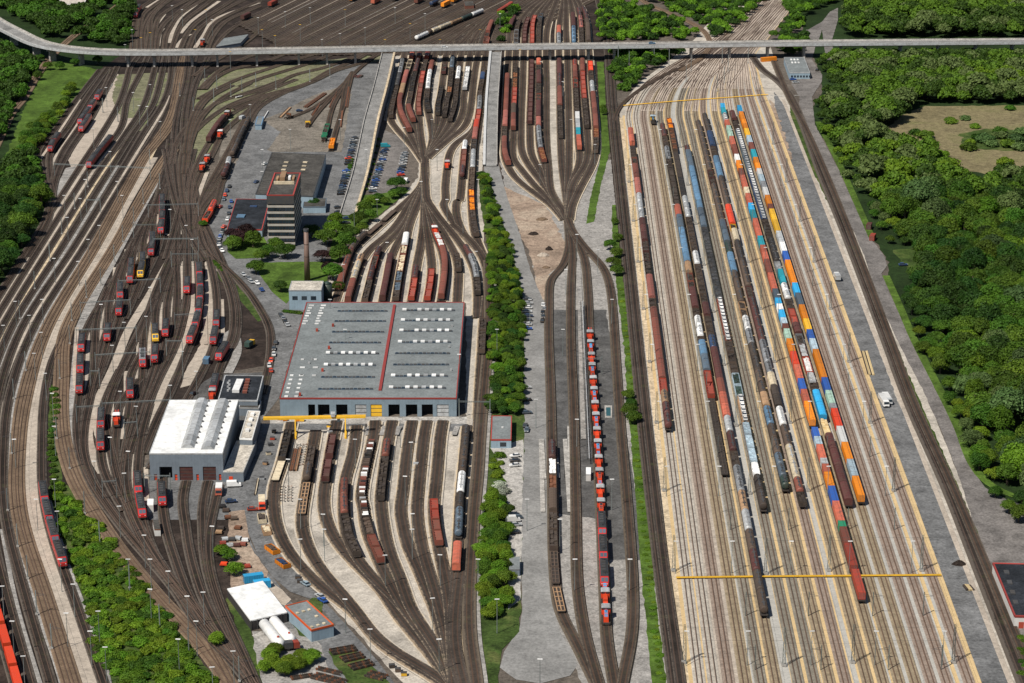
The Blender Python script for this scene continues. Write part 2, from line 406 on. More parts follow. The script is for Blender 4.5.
def s_near(tid, px, py, h=2.5):
    """place along the track nearest to this spot (only y is used when px is None)"""
    w, ss, rt = TR[tid]; best = None
    for i in range(len(w) - 1):
        n = 8
        for k in range(n):
            q = w[i] + (w[i + 1] - w[i]) * k / n; a = PJ(q[0], q[1], h)
            e = abs(a[1] - py) if px is None else math.hypot(a[0] - px, a[1] - py)
            if best is None or e < best[0]: best = (e, ss[i] + (ss[i + 1] - ss[i]) * k / n)
    return best[1]
# ------------------------------------------------------------------ ground cover, yards, roads
V0 = (551, -495)
def ty(xb, y):  # a line of the eastern yard: xb is where it crosses the lower frame edge
    return (V0[0] + (xb - V0[0]) * (y + 495) / 1178, y)
area('meadow', 'far_green', [(-1500, -40), (2500, -40), (2500, -430), (-1500, -430)])
area('forest_floor', 'forest_floor', pp('808,-60 1500,-60 1500,900 1100,900 1024,560 1000,500 975,478 968,460 956,425 936,385 914,342 897,303 888,276 889,262 874,240 858,205 845,180 830,150 816,128 812,108 822,92 822,76 812,55 806,40 800,20'), .8)
area('reed_bed', 'reed', pp('882,133 903,115 925,106 1100,105 1100,176 985,174 958,168 935,150 905,143'), 2.0)
area('reed_meadow', 'rough_grass', pp('960,134 985,129 1020,130 1100,132 1100,150 1020,151 985,150 965,146'), 2.0)
area('forest_clearing', 'rough_grass', pp('893,250 1024,238 1024,260 1000,268 960,262 905,268'), 1.5)
area('western_wood_floor', 'forest_floor', pp('-400,-60 150,-60 150,-5 131,30 128,52 118,66 98,74 58,126 37,150 45,190 46,215 20,262 -8,300 -400,420'), .8)
area('meadow_strip', 'grass', pp('50,62 66,62 98,70 92,84 74,103 60,122 45,120 36,130 22,160 14,190 0,220 -8,200 4,160 24,110 38,80'), 1.2)
area('railway_yard', 'dark_gravel', pp('-200,560 -200,420 -8,300 20,262 46,215 37,152 57,128 102,68 128,50 135,10 150,-60 600,-60 510,20 480,52 385,52 350,62 270,75 215,92 190,130 196,160 203,190 206,240 225,270 250,300 268,330 270,365 225,372 206,382 160,440 132,470 135,500 150,520 240,520 236,560 232,600 250,640 268,683 280,760 210,760 190,640 150,585 120,548 90,512 58,480 47,492 60,540 95,640 115,760 -200,760'), .8)
area('northern_yard', 'dark_gravel', pp('600,-60 598,8 606,45 612,110 608,150 592,215 586,260 560,262 545,240 520,215 500,195 500,52 520,20 560,-60'), .5)
area('mossy_gravel', 'khaki', pp('108,75 180,72 178,82 165,98 150,112 145,130 125,135 110,120 98,160 80,165 72,150 98,105'), 1.2)
area('mossy_gravel', 'khaki', pp('178,100 205,88 240,80 290,74 372,66 350,80 300,96 255,112 225,130 212,150 205,180 190,190 186,160 190,130'), 1.2)
area('mossy_gravel', 'khaki', pp('215,72 300,64 380,54 385,60 330,72 250,84 190,105 180,112 182,92'), 1.2)
area('pale_gravel_field', 'pale_gravel', pp('108,76 118,74 112,95 120,118 135,118 128,130 108,156 88,168 72,168 68,160 84,132 98,102'), 1.0)
area('grey_patch', 'grey_gravel', pp('66,168 76,166 74,180 62,196 56,208 50,200'), .6)
area('scrub_ground', 'rough_grass', pp('46,490 57,478 70,488 92,512 124,548 152,586 192,642 216,683 240,760 112,760 100,683 84,620 70,560'), 1.0)
area('hedge_ground', 'rough_grass', pp('50,385 58,385 59,440 62,480 54,485 48,440'), .5)
area('pale_gravel_field', 'pale_gravel', pp('205,245 216,300 219,345 205,370 190,385 180,388 186,370 200,345 205,310'), .5)
# roads and yards of the depot
area('depot_road', 'asphalt', pp('345,60 384,64 366,125 348,195 330,232 318,300 306,302 279,398 262,420 248,480 246,520 252,545 268,572 290,600 330,640 372,683 400,730 330,730 300,660 262,600 240,560 236,520 236,480 232,420 265,380 272,342 262,310 240,280 215,265 206,240 205,225 210,205 222,170 232,145 245,130 262,105 290,92'), .3)
area('depot_yard', 'asphalt_dark', pp('215,375 268,372 262,420 250,480 240,486 150,478 143,470 165,430 200,385'), .4)
area('depot_gravel_yard', 'depot_gravel', pp('262,120 283,112 300,102 322,92 345,86 352,88 349,108 342,152 330,152 272,152 268,150 280,132'), .6)
area('depot_gravel_yard', 'depot_gravel', pp('225,130 245,128 238,160 228,178 214,200 206,205 214,178'), .5)
area('workshop_apron', 'asphalt', pp('150,478 243,478 244,516 236,520 150,520 140,505'), .4)
area('apron_walk', 'concrete', pp('270,417 470,417 472,424 460,430 270,425'), .2)
area('workshop_yard', 'asphalt', pp('262,424 470,424 466,440 440,440 438,446 300,448 292,500 268,560 250,530 248,480'), .3)
area('sorting_yard', 'white_gravel', pp('288,430 378,430 470,432 478,520 474,640 480,700 475,760 440,760 402,683 380,658 358,634 336,610 307,582 286,560 276,535 273,515 276,500 283,470'), .6)
area('northern_sorting_yard', 'white_gravel', pp('383,120 388,100 392,55 484,55 484,120 482,170 484,230 482,310 482,430 466,430 466,303 318,303 322,290 345,262 352,240 372,222 395,205 418,178 420,150 405,132'), .6)
area('centre_gravel', 'grey_gravel', pp('500,160 620,160 640,300 662,560 680,760 575,760 583,683 545,610 545,513 540,440 540,300 530,250 505,190'), .8)
area('dirt_field', 'dirt', pp('493,176 510,190 545,205 560,232 570,255 550,275 545,300 540,300 530,255 512,215 500,190'), 1.0)
area('dark_patch', 'asphalt_dark', pp('552,310 606,310 640,520 640,560 602,560 600,520 553,513'), .5)
area('disused_platform', 'grey_gravel', pp('592,225 612,215 616,260 614,290 600,268 590,250'), .5)
area('grass_strip', 'grass', pp('597,62 606,62 609,100 610,150 601,185 594,222 586,224 590,200 600,160 601,130 599,100'), .35)
area('grass_strip', 'grass', pp('612,205 617,205 621,240 625,270 633,340 641,420 648,500 656,600 668,700 672,760 658,760 652,683 643,590 637,520 630,430 624,350 617,290 612,240'), .4)
area('road', 'asphalt_light', pp('484,150 497,160 508,200 520,235 531,272 547,310 548,350 550,440 548,513 551,600 560,632 572,650 578,665 570,676 540,684 516,680 500,668 504,652 519,630 522,612 521,513 522,440 524,350 523,300 512,250 500,215 488,190 484,170'), .2)
area('hedge_ground', 'rough_grass', pp('478,172 490,180 500,215 512,250 524,300 524,380 524,440 521,513 521,612 519,632 502,650 498,683 505,760 480,760 478,683 478,600 484,520 488,440 490,350 488,250 480,200'), .6)
area('parking_ground', 'concrete', pp('490,448 524,440 522,513 521,600 508,610 508,560 510,520 502,470'), .4)
area('parking_ground', 'asphalt_warm', pp('384,130 402,138 408,150 402,178 392,196 372,196 378,170'), .4)
area('lawn', 'grass', pp('226,230 240,226 262,232 268,246 264,258 236,259 228,252'), .3)
area('lawn', 'grass', pp('262,263 300,262 330,262 326,290 292,298 286,304 272,292 259,274'), .3)
area('lawn', 'grass', pp('360,196 410,190 380,215 352,232 340,262 330,262 332,240 345,215'), .8)
area('grass_verge', 'rough_grass', pp('206,252 212,262 232,280 250,300 262,320 258,322 240,300 215,275'), .4)
area('wasteland', 'pale_gravel', pp('231,560 262,572 292,600 285,606 240,590 234,590'), .5)
area('scrap_yard_ground', 'dirt', pp('229,512 246,510 250,545 268,572 262,590 232,590 228,560'), .5)
area('curved_road', 'asphalt', pp('250,465 262,465 270,500 272,520 279,545 290,565 310,587 334,612 352,632 372,655 400,690 440,740 400,740 350,685 338,660 318,645 290,640 305,634 325,632 336,626 312,600 290,592 272,577 258,556 248,532 243,500 246,480'), .15)
area('worn_ground', 'rough_grass', pp('232,590 250,630 262,660 268,683 250,683 240,640 226,600'), .8)
area('storage_ground', 'grey_gravel', pp('252,632 300,628 318,640 335,683 350,760 275,760 262,683'), .6)
area('storage_grass', 'rough_grass', pp('328,652 350,646 375,668 396,690 410,760 360,760 348,683'), .6)
area('storage_ground', 'rough_grass', pp('312,598 325,598 318,640 300,636 290,620'), .5)
# eastern yard
area('eastern_yard', 'white_gravel', pp('790,-60 768,40 782,82 794,98 820,160 862,250 905,342 968,500 1020,640 1060,760 720,760 690,760 683,690 676,600 664,500 650,342 636,240 624,150 619,108 640,82 668,62 694,40 718,12 740,-60'), .2)
area('eastern_access_strip', 'asphalt', [ty(981, 120), ty(981, 250), ty(981, 500), ty(981, 683), ty(981, 800), (1070, 800), (1010, 683), (965, 563), (938, 492), (898, 402), (875, 340), (836, 235), (811, 171), (797, 130), (786, 108), (774, 92)], .5)
area('bypass_bed', 'dark_gravel', pp('596,-60 603,45 606,108 612,171 620,250 630,342 642,450 652,540 669,690 676,760 697,760 683,690 668,560 655,450 641,342 632,250 623,171 614,108 612,45 606,-60'), .3)
area('bypass_verge', 'grey_gravel', pp('623,171 632,250 641,342 655,450 668,560 683,690 690,690 676,560 664,450 650,342 638,250 627,171'), .3)
area('access_road', 'asphalt_warm', pp('806,30 818,30 816,45 812,60 822,75 822,82 812,97 815,125 839,171 855,207 868,235 884,256 887,266 881,274 895,305 911,342 933,385 954,428 968,465 985,488 1010,502 1100,518 1100,900 1040,700 1010,620 988,565 970,513 960,480 940,428 920,385 898,342 878,300 864,256 845,212 828,171 808,128 799,105 800,92 810,90 806,60 803,45'), .25)
strip('grass_verge', 'grass', pp('818,122 842,170 858,206 872,238'), 3.2)
strip('grass_verge', 'grass', pp('886,276 899,305 915,342 937,385 958,428 972,464 988,484 1012,497 1040,502'), 3.2)
area('loading_yard', 'asphalt_warm', pp('785,60 806,58 814,72 811,95 800,98 792,85'), .2)
area('road', 'asphalt_warm', pp('806,42 808,30 822,22 830,12 838,8 838,20 832,40 834,60 826,60 822,30 818,42'), .2)
area('verge', 'rough_grass', pp('790,96 797,120 815,160 840,215 868,275 890,330 926,415 956,482 972,520 998,585 1030,660 1020,660 990,590 965,520 950,485 920,418 885,333 862,278 835,218 808,162 790,122'), .5)
area('oil_stain', 'dark_gravel', [ty(727, 345), ty(748, 345), ty(748, 372), ty(727, 372)], .5)
area('rust_stain', 'dirt', pp('769,100 774,104 790,150 796,178 788,176 780,150'), 1.2)

# ------------------------------------------------------------------ eastern yard: sand strips, walks, 17 tracks
TX = [699.6, 714, 729, 745.5, 761, 776, 798.4, 814.3, 829.7, 845.6, 867.8, 883.2, 899.2, 915.2, 931, 947, 969]
def fan(f, xb):
    """a line of the eastern yard continued through the throat; f = 0 west, 1 east"""
    top = [ty(xb, y) for y in (683, 500, 300, 180, 135)]
    a = ty(xb, 112); k = max(0, 1 - f) ** 1.5
    top += [(a[0] + 1 * k, 112), (642 + f * 116, 88 + 2 * f), (664 + f * 90, 71 + 1 * f), (688 + f * 63, 57), (714 + f * 50, 40), (735 + f * 45, 20), (755 + f * 40, 0), (775 + f * 35, -30)]
    return top
def bstrip(mat, x0, x1, top=None, name='gravel_strip'):
    xc = (x0 + x1) / 2; f = (xc - TX[0]) / (TX[-1] - TX[0])
    pts = fan(f, xc)
    if top is not None: pts = [ty(xc, 683), ty(xc, 400), ty(xc, top)]
    SZ[0] += .001
    return strip(name, mat, pts, (x1 - x0) / 3.2, ext=(80, 0))
for m_, x0, x1, tp in [('cream_edge', 683, 689, 118), ('yellow_sand', 689.3, 694, 116), ('yellow_sand', 703.4, 709, 112), ('pale_gravel', 718.6, 723, 112), ('pale_gravel', 733.5, 739, 110),
                      ('yellow_sand', 749.8, 752, 112), ('greenish_gravel', 752.6, 755.4, 112), ('yellow_sand', 766, 771, 110), ('greenish_gravel', 781.2, 791.5, 112), ('yellow_sand', 791.6, 793.4, 120),
                      ('yellow_sand', 803.8, 808.6, 110), ('yellow_sand', 819.3, 821, 110), ('yellow_sand', 822.6, 824.5, 112), ('yellow_sand', 834, 839.8, 108), ('yellow_sand', 850.8, 853.5, 108),
                      ('greenish_gravel', 853.7, 859.2, 108), ('yellow_sand', 859.4, 862.2, 108), ('yellow_sand', 872.6, 878, 106), ('greenish_gravel', 889, 891, 106), ('yellow_sand', 891.6, 893, 106),
                      ('greenish_gravel', 904.2, 910, 106), ('greenish_gravel', 920.3, 926, 106), ('greenish_gravel', 936, 941.8, 104), ('greenish_gravel', 952.5, 955, 104), ('yellow_sand', 955.2, 959.4, 104),
                      ('greenish_gravel', 959.6, 963.7, 104), ('yellow_sand', 974.6, 981, 112), ('pale_gravel', 1008, 1013, 100)]:
    bstrip(m_, x0, x1, tp if x0 > 700 and x0 < 1000 and False else (tp if x0 > 990 or x0 < 690 else None), 'sand_strip' if 'sand' in m_ else 'gravel_strip')
BEDS = ['b_white', 'b_white', 'b_red', 'b_khaki', 'b_grey', 'b_khaki', 'b_grey', 'b_grey', 'b_khaki', 'b_red', 'b_khaki', 'b_khaki', 'b_khaki', 'b_khaki', 'b_red', 'b_red', 'b_red']
for i, xb in enumerate(TX):
    f = (xb - TX[0]) / (TX[-1] - TX[0])
    fp = fan(f, xb)
    track('T%d' % (i + 1), fp[:8], BEDS[i], 3.3, ext=(80, 0)); track('TT%d' % (i + 1), fp[6:], 'b_throat', 3.2, ext=(0, 40))
# crossovers in the throat
for j, (a, b) in enumerate([(0, 3), (3, 1), (4, 7), (7, 5), (8, 11), (11, 9), (12, 15), (2, 5), (10, 13)]):
    fa, fb = a / 16, b / 16
    A, B = fan(fa, TX[a]), fan(fb, TX[b])
    track('X%d' % j, [A[5], A[6], ((A[7][0] + B[7][0]) / 2, (A[7][1] + B[7][1]) / 2), B[8], B[9]], 'b_throat', 3.0, ext=(0, 0))
    track('Y%d' % j, [A[8], A[9], ((A[10][0] + B[10][0]) / 2, (A[10][1] + B[10][1]) / 2), B[11]], 'b_throat', 3.0, ext=(0, 0))
strip('yellow_walkway', 'yellow_walk', pp('676,579.6 760,578.5 850,577.8 941,577'), 1.1, z=.93)
strip('yellow_walkway', 'yellow_walk', pp('620,107 680,102 730,98.5 768,95.6'), 1.1, z=.93)
strip('walkway', 'concrete', pp('768,95.6 786,97 800,95.5'), 1.2)

# ------------------------------------------------------------------ western main lines
t = {
 't1': '142,52 130,68 127,80 118,106 98,140 81,166 30,246 -24,332',
 't2': '150,52 141,72 127,101 121,128 98,158 92,166 41,246 -12,332',
 't3': '158,52 154,72 143,107 127,132 109,158 103,166 51.5,246 0,332 -30,400',
 't4': '166,52 161,78 152,107 133,134 118,158 113,166 63,246 9.7,332 -14,400 -22,480 -15,560 -5,610 12,671',
 't5': '172,52 170,82 162,105 143,134 124,166 75,246 20,332 -2,400 -8,470 -8,530 8,602 27,671',
 't6': '180,52 172,100 150,142 134,166 85,246 32,332 10,395 4,440 5,512 27,602 47,671',
 'e1': '184,52 178,74 168,121 143,156 137,166 93.5,246 43,332 22,395 15.5,440 15.5,512 42,602 63,671',
 'e2': '188,52 183,80 172,125 148,156 142,166 98,246 48,332 29,395 22,440 22.5,512 50,602 72,671',
 'f': '64,336 52,362 44,400 42,440 42,480 46,512 57,552 75,602 99,671',
 'g1': '170,150 155,172 113,246 63,332 58,380 58,422 62,452 72,482 91,515 115,549 134,573 160,605 189,636 210,660 225,683',
 'g2': '176,150 160,174 118,246 69,332 65,380 65,422 69,450 80,482 99,515 122,549 141,573 166,602 197,634 216,660 232,683',
 'g3': '205,633 216,655 226,672 233,690',
 't0': '100,70 76,101 57,128 38,152 41,169 48,183 50,200 45,221 24,258 0,296 -20,330',
 'w2': '108,68 86,99 68,128 51,152 50,175 53,195 47,225 28,258',
 'w3': '113,70 98,101 78,130 62,154 54,178 50,205',
 'w4': '118,66 110,82 88,124 70,150 56,179 50,212',
}
for k, v in t.items():
    track(k, pp(v), {'e1': 'b_tan', 'e2': 'b_tan', 'g1': 'b_tan', 'g2': 'b_tan', 'g3': 'b_tan'}.get(k, 'b_dark'), 3.6 if k[0] in 'tw' else 3.3)
track('branch', pp('125,0 110,12 85,28 67,42 49,60 37,76 23,100 12,113 -2,142 -20,180'), 'b_tan', 5.0)
for wdt, m_, v in [(5.4, 'pale_gravel', '153,158 146,170 124,207 105,246 80,290 56,332 40,375 32,422 31,470 34,512 46,560 60,602 78,650 88,683 100,720'),
                 (1.7, 'pale_gravel', '97,149 87,165 35.5,246 -18,332'), (1.5, 'pale_gravel', '108,150 97,166 46,246 -6,332'), (1.2, 'cream_edge', '143,120 122,148 107,167 57,246 4.7,332 -12,365'),
                 (1.3, 'grey_gravel', '118,166 69,246 14.6,332 -6,380'), (1.5, 'pale_gravel', '139,150 129,166 80,246 26,332 4,385 -2,430'), (1.4, 'grey_gravel', '139,166 89,246 38,332 15,395 9.5,440 10.5,512 35,602 58,671 66,700'),
                 (1.2, 'grey_gravel', '2,530 16,602 36,671 42,690'), (1.2, 'grey_gravel', '37,592 57,660 62,683'), (1.3, 'grey_gravel', '49,500 66,560 85,610 107,672 112,700'),
                 (1.3, 'pale_gravel', '104,86 86,112 66,142 54,160 49,180'), (1.3, 'grey_gravel', '112,84 95,112 74,146 60,166'), (1.3, 'pale_gravel', '80,100 62,128 47,150 40,160'),
                 (4.2, 'grey_gravel', '157,180 141,209 125,238 109,268 95,295 80,330'), (2.6, 'grey_gravel', '78,335 74,380 72,420 75,450 86,490 104,525 130,560 170,606 200,640'),
                 (3.6, 'pale_gravel', '171,258 150,295 128,332 115,365 99,399 89,424 88,440 93,457 103,474'),
                 (2.8, 'pale_gravel', '194,308 186,340 173,368 163,389 157,407 147,428 139,450 131,472'),
                 (1.4, 'cream_edge', '186,176 186,200 188,225 190,260'), (2.0, 'pale_gravel', '207,173 195,205'), (1.6, 'pale_gravel', '176,180 177,205 180,235'),
                 (1.3, 'pale_gravel', '170,96 160,116 145,140 133,160 126,172'), (3.5, 'grey_gravel', '222,344 232,330 238,350 228,374')]:
    strip('gravel_strip', m_, pp(v), wdt, ext=(0, 0))
# ------------------------------------------------------------------ locomotive depot tracks
t = {
 'H1': '170,140 165,170 152,213 132,246 110,290 94,315 84,336 81,360 80,392 77,420 79,450 89,480 106,507 130,538 151,562 176,592 200,630 217,648 241,672 260,700',
 'H2': '176,140 170,175 160,228 140,262 118,305 105,338 97,370 90,400 84,430 84,455 94,484 112,512 136,543 158,568 184,600 208,633 226,652 250,678 262,700',
 'L1': '170,170 163,195 162,230 157,252 146,275', 'L2': '163,185 154,213 152.5,235 152.5,252 146,275 135,300',
 'L3': '152,214 143,243 142.5,272 136,293 124,320', 'L4': '143,228 133,254 131,280 126,305 116,330', 'L5': '132,247 121,280 120,313 112,342 100,376',
 'L6': '121,265 109,305 108,340 102,365 95,390', 'L7': '108,288 97,318 95,340 94,372 88,400',
 'R0': '178,242 163,275 148,315 143,345 143,370 140,395 132,420 126,450',
 'R1': '182,240 168,275 156,310 155,325 155.5,362 149,385 142,405 131,440 126,460',
 'R2': '186,240 174,275 167,305 166,335 160,365 150,395 140,425 130,455',
 'R3': '186,200 187,245 187.5,290 183,320 174,350 160,378 148,405',
 'R3b': '180,200 176,250 177,300 174,330 164,362',
 'R4': '185,150 192,200 198,240 199,270 200.5,300 196,330 186,355 172,390 155,425 143,455',
 'R5': '187,150 200,215 210,260 216,290 217,320 214,345 206,365 190,395 170,430 150,470',
 'R6': '205,225 222,262 233,290 238,320 234,345 222,362 216,385 212,402', 'R7': '200,225 210,250 228,285 234,315 231,342 221,360',
 'K1': '195,205 205,250 225,268 245,288 259,308 269,327 271,345 268,370 262,395',
 'S1a': '143,352 130,378 131,395 128,420', 'S2a': '140,380 120,405 117,425 115,455 120,480', 'S3a': '120,370 108,395 102.5,412 101,440 102,465 112,490 125,512',
 'B1': '155,300 138,335 122,368 112,392 105,420', 'B2': '150,405 142,435 138,470 139,500 145,530 155,555 172,585 195,612',
 'B3': '126,450 122,480 128,510 144,545 165,575 188,602 212,630 230,652 252,683', 'B4': '105,420 112,455 120,488 136,520 152,550 172,580 198,610 222,640 246,672 255,690',
 'B5': '128,455 126,480 134,515 150,548 172,580',
 'Q1': '162,478 162,500 166,530 175,560 188,595 205,625 220,645', 'Q2': '186,482 182,502 185,521 188,544 192,563 202,595 216,625 235,655 252,683',
 'Q3': '208,482 203,505 203,532 206,565 216,600 232,640 252,683 258,700', 'Q4': '219,486 214,508 209,532 209,565 220,605 238,645 258,690',
 'Z1': '188,52 186,80 178,110 174,140 176,180 182,220', 'Z2': '196,52 190,85 184,120 184,160 190,200 192,240', 'Z3': '208,58 196,84 190,110 188,150 186,190',
 'Z4': '165,150 172,190 186,230 205,262', 'Z5': '194,150 184,190 176,225 166,260',
 'C1': '283,80 248,93 220,102 198,117 185,130 176,145 172,165', 'C2': '296,80 260,94 233,104 212,117 196,131 185,147 181,167 182,190 186,215',
 'C3': '270,94 257,104 241,117 229,127 222,135 212,155 198,180 192,205', 'C4': '254,104 235,112 219,128 210,142 199,161 191,183 190,205',
 'C5': '309,83 283,94 260,107 251,120 240,142 232,160 220,175 210,190 205,200', 'C6': '256,104 245,120 232,145 222,163 211,183 203,198 198,212 195,225',
 'C8': '248,117 236,140 230,162 224,180 212,196 200,212 196,230',
 'C7': '222,182 218,198 213,212 206,224 200,232',
}
for k, v in t.items():
    stub = k in ('L1', 'L2', 'L3', 'L4', 'L5', 'L6', 'L7', 'R1', 'R2', 'R0', 'R3', 'R4', 'R5', 'R6', 'R7', 'S1a', 'S2a', 'S3a', 'C4', 'C6', 'C3')
    track(k, pp(v), 'b_dark' if k[0] != 'C' else 'b_brown', 3.4)
# pale service platforms beside the stabling tracks
for v in ['158.5,192 158,232 164,234 170,236', '148.5,222 148,248 150,256 157,254', '137,240 137,270 147,277', '126.5,250 126,276 136,282', '115,268 115,312 124,317',
          '104,300 103,338 113,343', '77,328 76,390 82,398', '99,330 98,360 96,372', '146.5,232 146.5,262', '157,215 157,250', '136,258 136,285', '125,282 125,312', '113,300 113,340', '88,330 87,370 84,392',
          '139,330 138,362 137,392', '149,322 149,360', '161,303 161,340', '171,278 171,318', '181,262 181,300', '192,262 193,300 190,330', '126,372 126,395', '136,375 136,402', '112,402 111,430', '123,400 122,440', '97,405 96,435 104,450', '107,440 108,470 112,482',
          '211,300 211,335', '222,300 223,335', '134,468 135,500 140,520', '146,468 147,505', '205,303 206,345', '212,262 216,272']:
    strip('service_platform', 'pale_gravel', pp(v), 1.5)
for v in ['184,146 186,178', '160,140 150,160']: strip('gravel_strip', 'cream_edge', pp(v), 1.5)

# ------------------------------------------------------------------ upper left fan and the long parallel sidings
def A_(s): return crop(100, 0, pp(s))
for i, v in enumerate(['200,330 215,180 230,90 270,40 330,0 420,-60', '240,330 250,160 270,90 330,40 390,0 480,-50', '290,330 310,200 320,110 370,50 440,0 520,-40', '330,330 340,200 370,110 450,50 540,5 620,-40',
                       '350,330 360,230 400,150 470,90 590,0 680,-50', '400,330 410,230 440,170 480,110 560,50 640,5 720,-40', '440,330 480,210 530,130 620,60 700,0', '490,330 550,200 620,130 720,70 830,0',
                       '540,330 600,200 680,130 780,60 900,0', '620,330 670,210 720,140 850,70 993,10', '660,330 700,230 790,130 900,80 993,40', '700,330 760,230 850,160 993,80',
                       '270,330 270,200 300,120 350,60 420,0']):
    track('A%d' % i, A_(v), 'b_brown', 3.4)
for v in ['360,290 375,200 390,180', '430,270 450,200 500,110 560,60 640,0', '500,210 560,140 640,80 740,10', '470,300 520,240 560,215', '590,300 650,210 700,130 780,90 990,20', '355,150 400,90', '290,50 370,0']:
    strip('gravel_strip', 'pale_gravel', A_(v), 2.6)
k = 0
for j in range(46):
    x20 = 246 + j * 7.0
    if x20 > 560: break
    # heading of the sidings: 2 px right for each px up
    def PL(y, x=x20): return (x + (20 - y) * 2.02, y)
    ylow = min(48, 24 + (x20 - 246) * .25) if x20 < 350 else 48
    bend = [PL(-30), PL(0), PL(ylow - 8), (PL(ylow)[0] - 2, ylow + 1)]
    track('P%d' % j, bend if ylow < 47 else [PL(-30), PL(0), PL(56)], 'b_brown' if j % 3 else 'b_dark', 3.5, ext=(200, 0))
    if j % 3 == 1 or j % 7 == 3: strip('gravel_strip', 'pale_gravel' if j % 2 else 'grey_gravel', [(PL(-30)[0] + 3.5, -30), (PL(ylow - 8)[0] + 3.5, ylow - 8)], 1.3)
def B_(s): return crop(240, 0, pp(s))
for i, v in enumerate(['1000,220 850,300 700,385 560,440 400,530 200,582 0,642 -80,680', '860,340 740,400 600,440 480,500 300,570 100,630 -40,683', '1000,250 880,300 760,340 500,430 330,470 200,540 0,600',
                       '500,330 330,380 150,440 0,490 -150,560 -260,620', '600,330 420,400 260,450 100,500 0,540', '300,330 150,390 0,420 -140,480 -220,560', '420,170 280,270 100,340 -60,400 -170,480 -250,560',
                       '330,225 200,290 0,380 -120,440 -220,540', '170,150 60,250 -60,330 -180,400 -290,480']):
    track('BB%d' % i, B_(v), 'b_brown', 3.3)
for kk, ends in {'BC1': '250,84 225,97 204,115 192,140 186,170', 'BC2': '232,86 210,98 196,116 188,145 184,175', 'BC3': '215,90 200,104 190,125 185,155'}.items(): track(kk, pp(ends), 'b_brown', 3.3)
for i, v in enumerate(['860,335 740,430 660,510 560,600 440,683 300,740', '700,450 620,560 540,640 470,720 420,790', '700,460 640,560 590,640 560,720 545,800 520,880', '690,480 650,560 640,640 625,720 600,800']):
    track('BR%d' % i, B_(v), 'b_brown', 2.6)
track('BR4', pp('352,75 347,95 342,112 336,132 331,152'), 'b_brown', 2.6)
for i, v in enumerate(['1000,100 1200,20 1300,-40', '1010,170 1150,120 1400,20 1600,-60', '990,210 1100,180 1350,90 1560,20']):
    track('BT%d' % i, B_(v), 'b_brown', 3.4)

# ------------------------------------------------------------------ northern sorting yards: fans
def D_(s): return crop(380, 0, pp(s))
def E_(s): return crop(360, 100, pp(s))
def F_(s): return crop(330, 200, pp(s))
KE = dict(kerb='cream_edge', kw=5.8, width=4.0, ext=(0, 0), bed='b_yard')
e = {
 'E1': D_('160,300 140,400 110,540 85,640') + E_('195,90 190,130 240,200 330,300 400,400'),
 'E2': D_('215,300 190,400 160,500 135,600') + E_('245,40 255,110 290,180 340,280 400,380'),
 'E3': D_('260,300 230,430 205,530 185,640') + E_('300,50 305,90 330,150 370,270 398,370'),
 'E4': D_('315,300 285,400 262,500 240,640') + E_('360,50 365,100 375,220 395,350'),
 'E5': D_('350,300 325,410 305,500 293,620') + E_('412,30 420,70 440,160 450,250 420,360'),
 'E6': D_('440,260 412,340 400,430 372,620') + E_('487,30 482,120 475,220 450,300 420,370'),
 'E7': D_('480,260 458,340 448,420 425,620') + E_('540,20 533,80 518,140 480,240 430,345'),
 'E8': D_('530,260 505,340 492,440 470,620') + E_('595,20 580,90 555,155 490,260 425,350'),
 'E9': D_('600,200 575,270 560,340 540,480 518,640') + E_('645,30 635,90 608,150 520,250 430,352'),
 'E10': D_('680,170 640,240 610,340 585,480 568,640') + E_('690,30 678,100 640,180 540,260 425,362'),
 'E11': D_('690,200 665,280 655,350 640,480 618,620') + E_('745,20 735,110 720,200 705,330 698,470 690,600') + F_('878,0 882,90 900,220 930,300 970,400 985,500 980,600'),
 'E12': E_('725,130 700,200 600,270 555,340 545,400 528,560 527,640') + F_('700,20 722,80 760,140 830,230 905,300'),
 'E13': E_('715,190 690,230 660,270 645,360 635,480 615,640') + F_('790,0 782,90 815,190 860,260 920,320'),
 'F1': E_('400,360 400,440 390,520 330,600 250,670') + F_('380,105 250,220 150,310 105,420 70,530 30,650'),
 'F2': E_('402,370 402,440 395,520 350,600') + F_('500,20 460,90 380,200 250,310 190,400 150,520 110,660'),
 'F3': E_('405,370 403,470 398,540') + F_('525,20 480,130 400,230 320,310 275,420 245,540 215,660'),
 'F4': E_('405,380 402,520') + F_('530,20 500,130 440,240 385,350 355,500 325,650'),
 'F5': E_('402,500 385,590') + F_('545,30 490,170 475,250 458,350 430,500 408,650'),
 'F6': E_('400,400 402,540 405,620') + F_('590,0 582,150 562,300 538,420 520,560 503,650'),
 'F7': E_('403,480 405,600') + F_('598,0 598,150 618,300 632,430 620,560 603,650'),
 'F8': E_('405,500 410,620') + F_('602,10 620,100 650,220 690,310 712,400 708,520 690,640'),
 'F9': E_('405,500 412,620') + F_('606,10 665,150 730,260 778,350 797,430 795,530 788,650'),
 'F10': E_('405,510 415,630') + F_('610,20 680,120 780,240 850,340 900,450 915,560 917,683 915,740'),
 'F11': F_('760,160 830,220 900,290 945,360 972,430 978,560 962,683 950,800') + pp('482,350 479,400 478,440') ,
}
for k_, v in e.items(): track(k_, v, **KE)
track('U1', pp('488,262 489,310 488,342 484,390 480,440 478,472 474,513 471,560 469,600 470,640 476,683 480,740'), 'b_brown', 4.6, kerb='grey_gravel', kw=7.5)
def N_(s): return crop(490, 60, pp(s))
def O_(s): return crop(490, 160, pp(s))
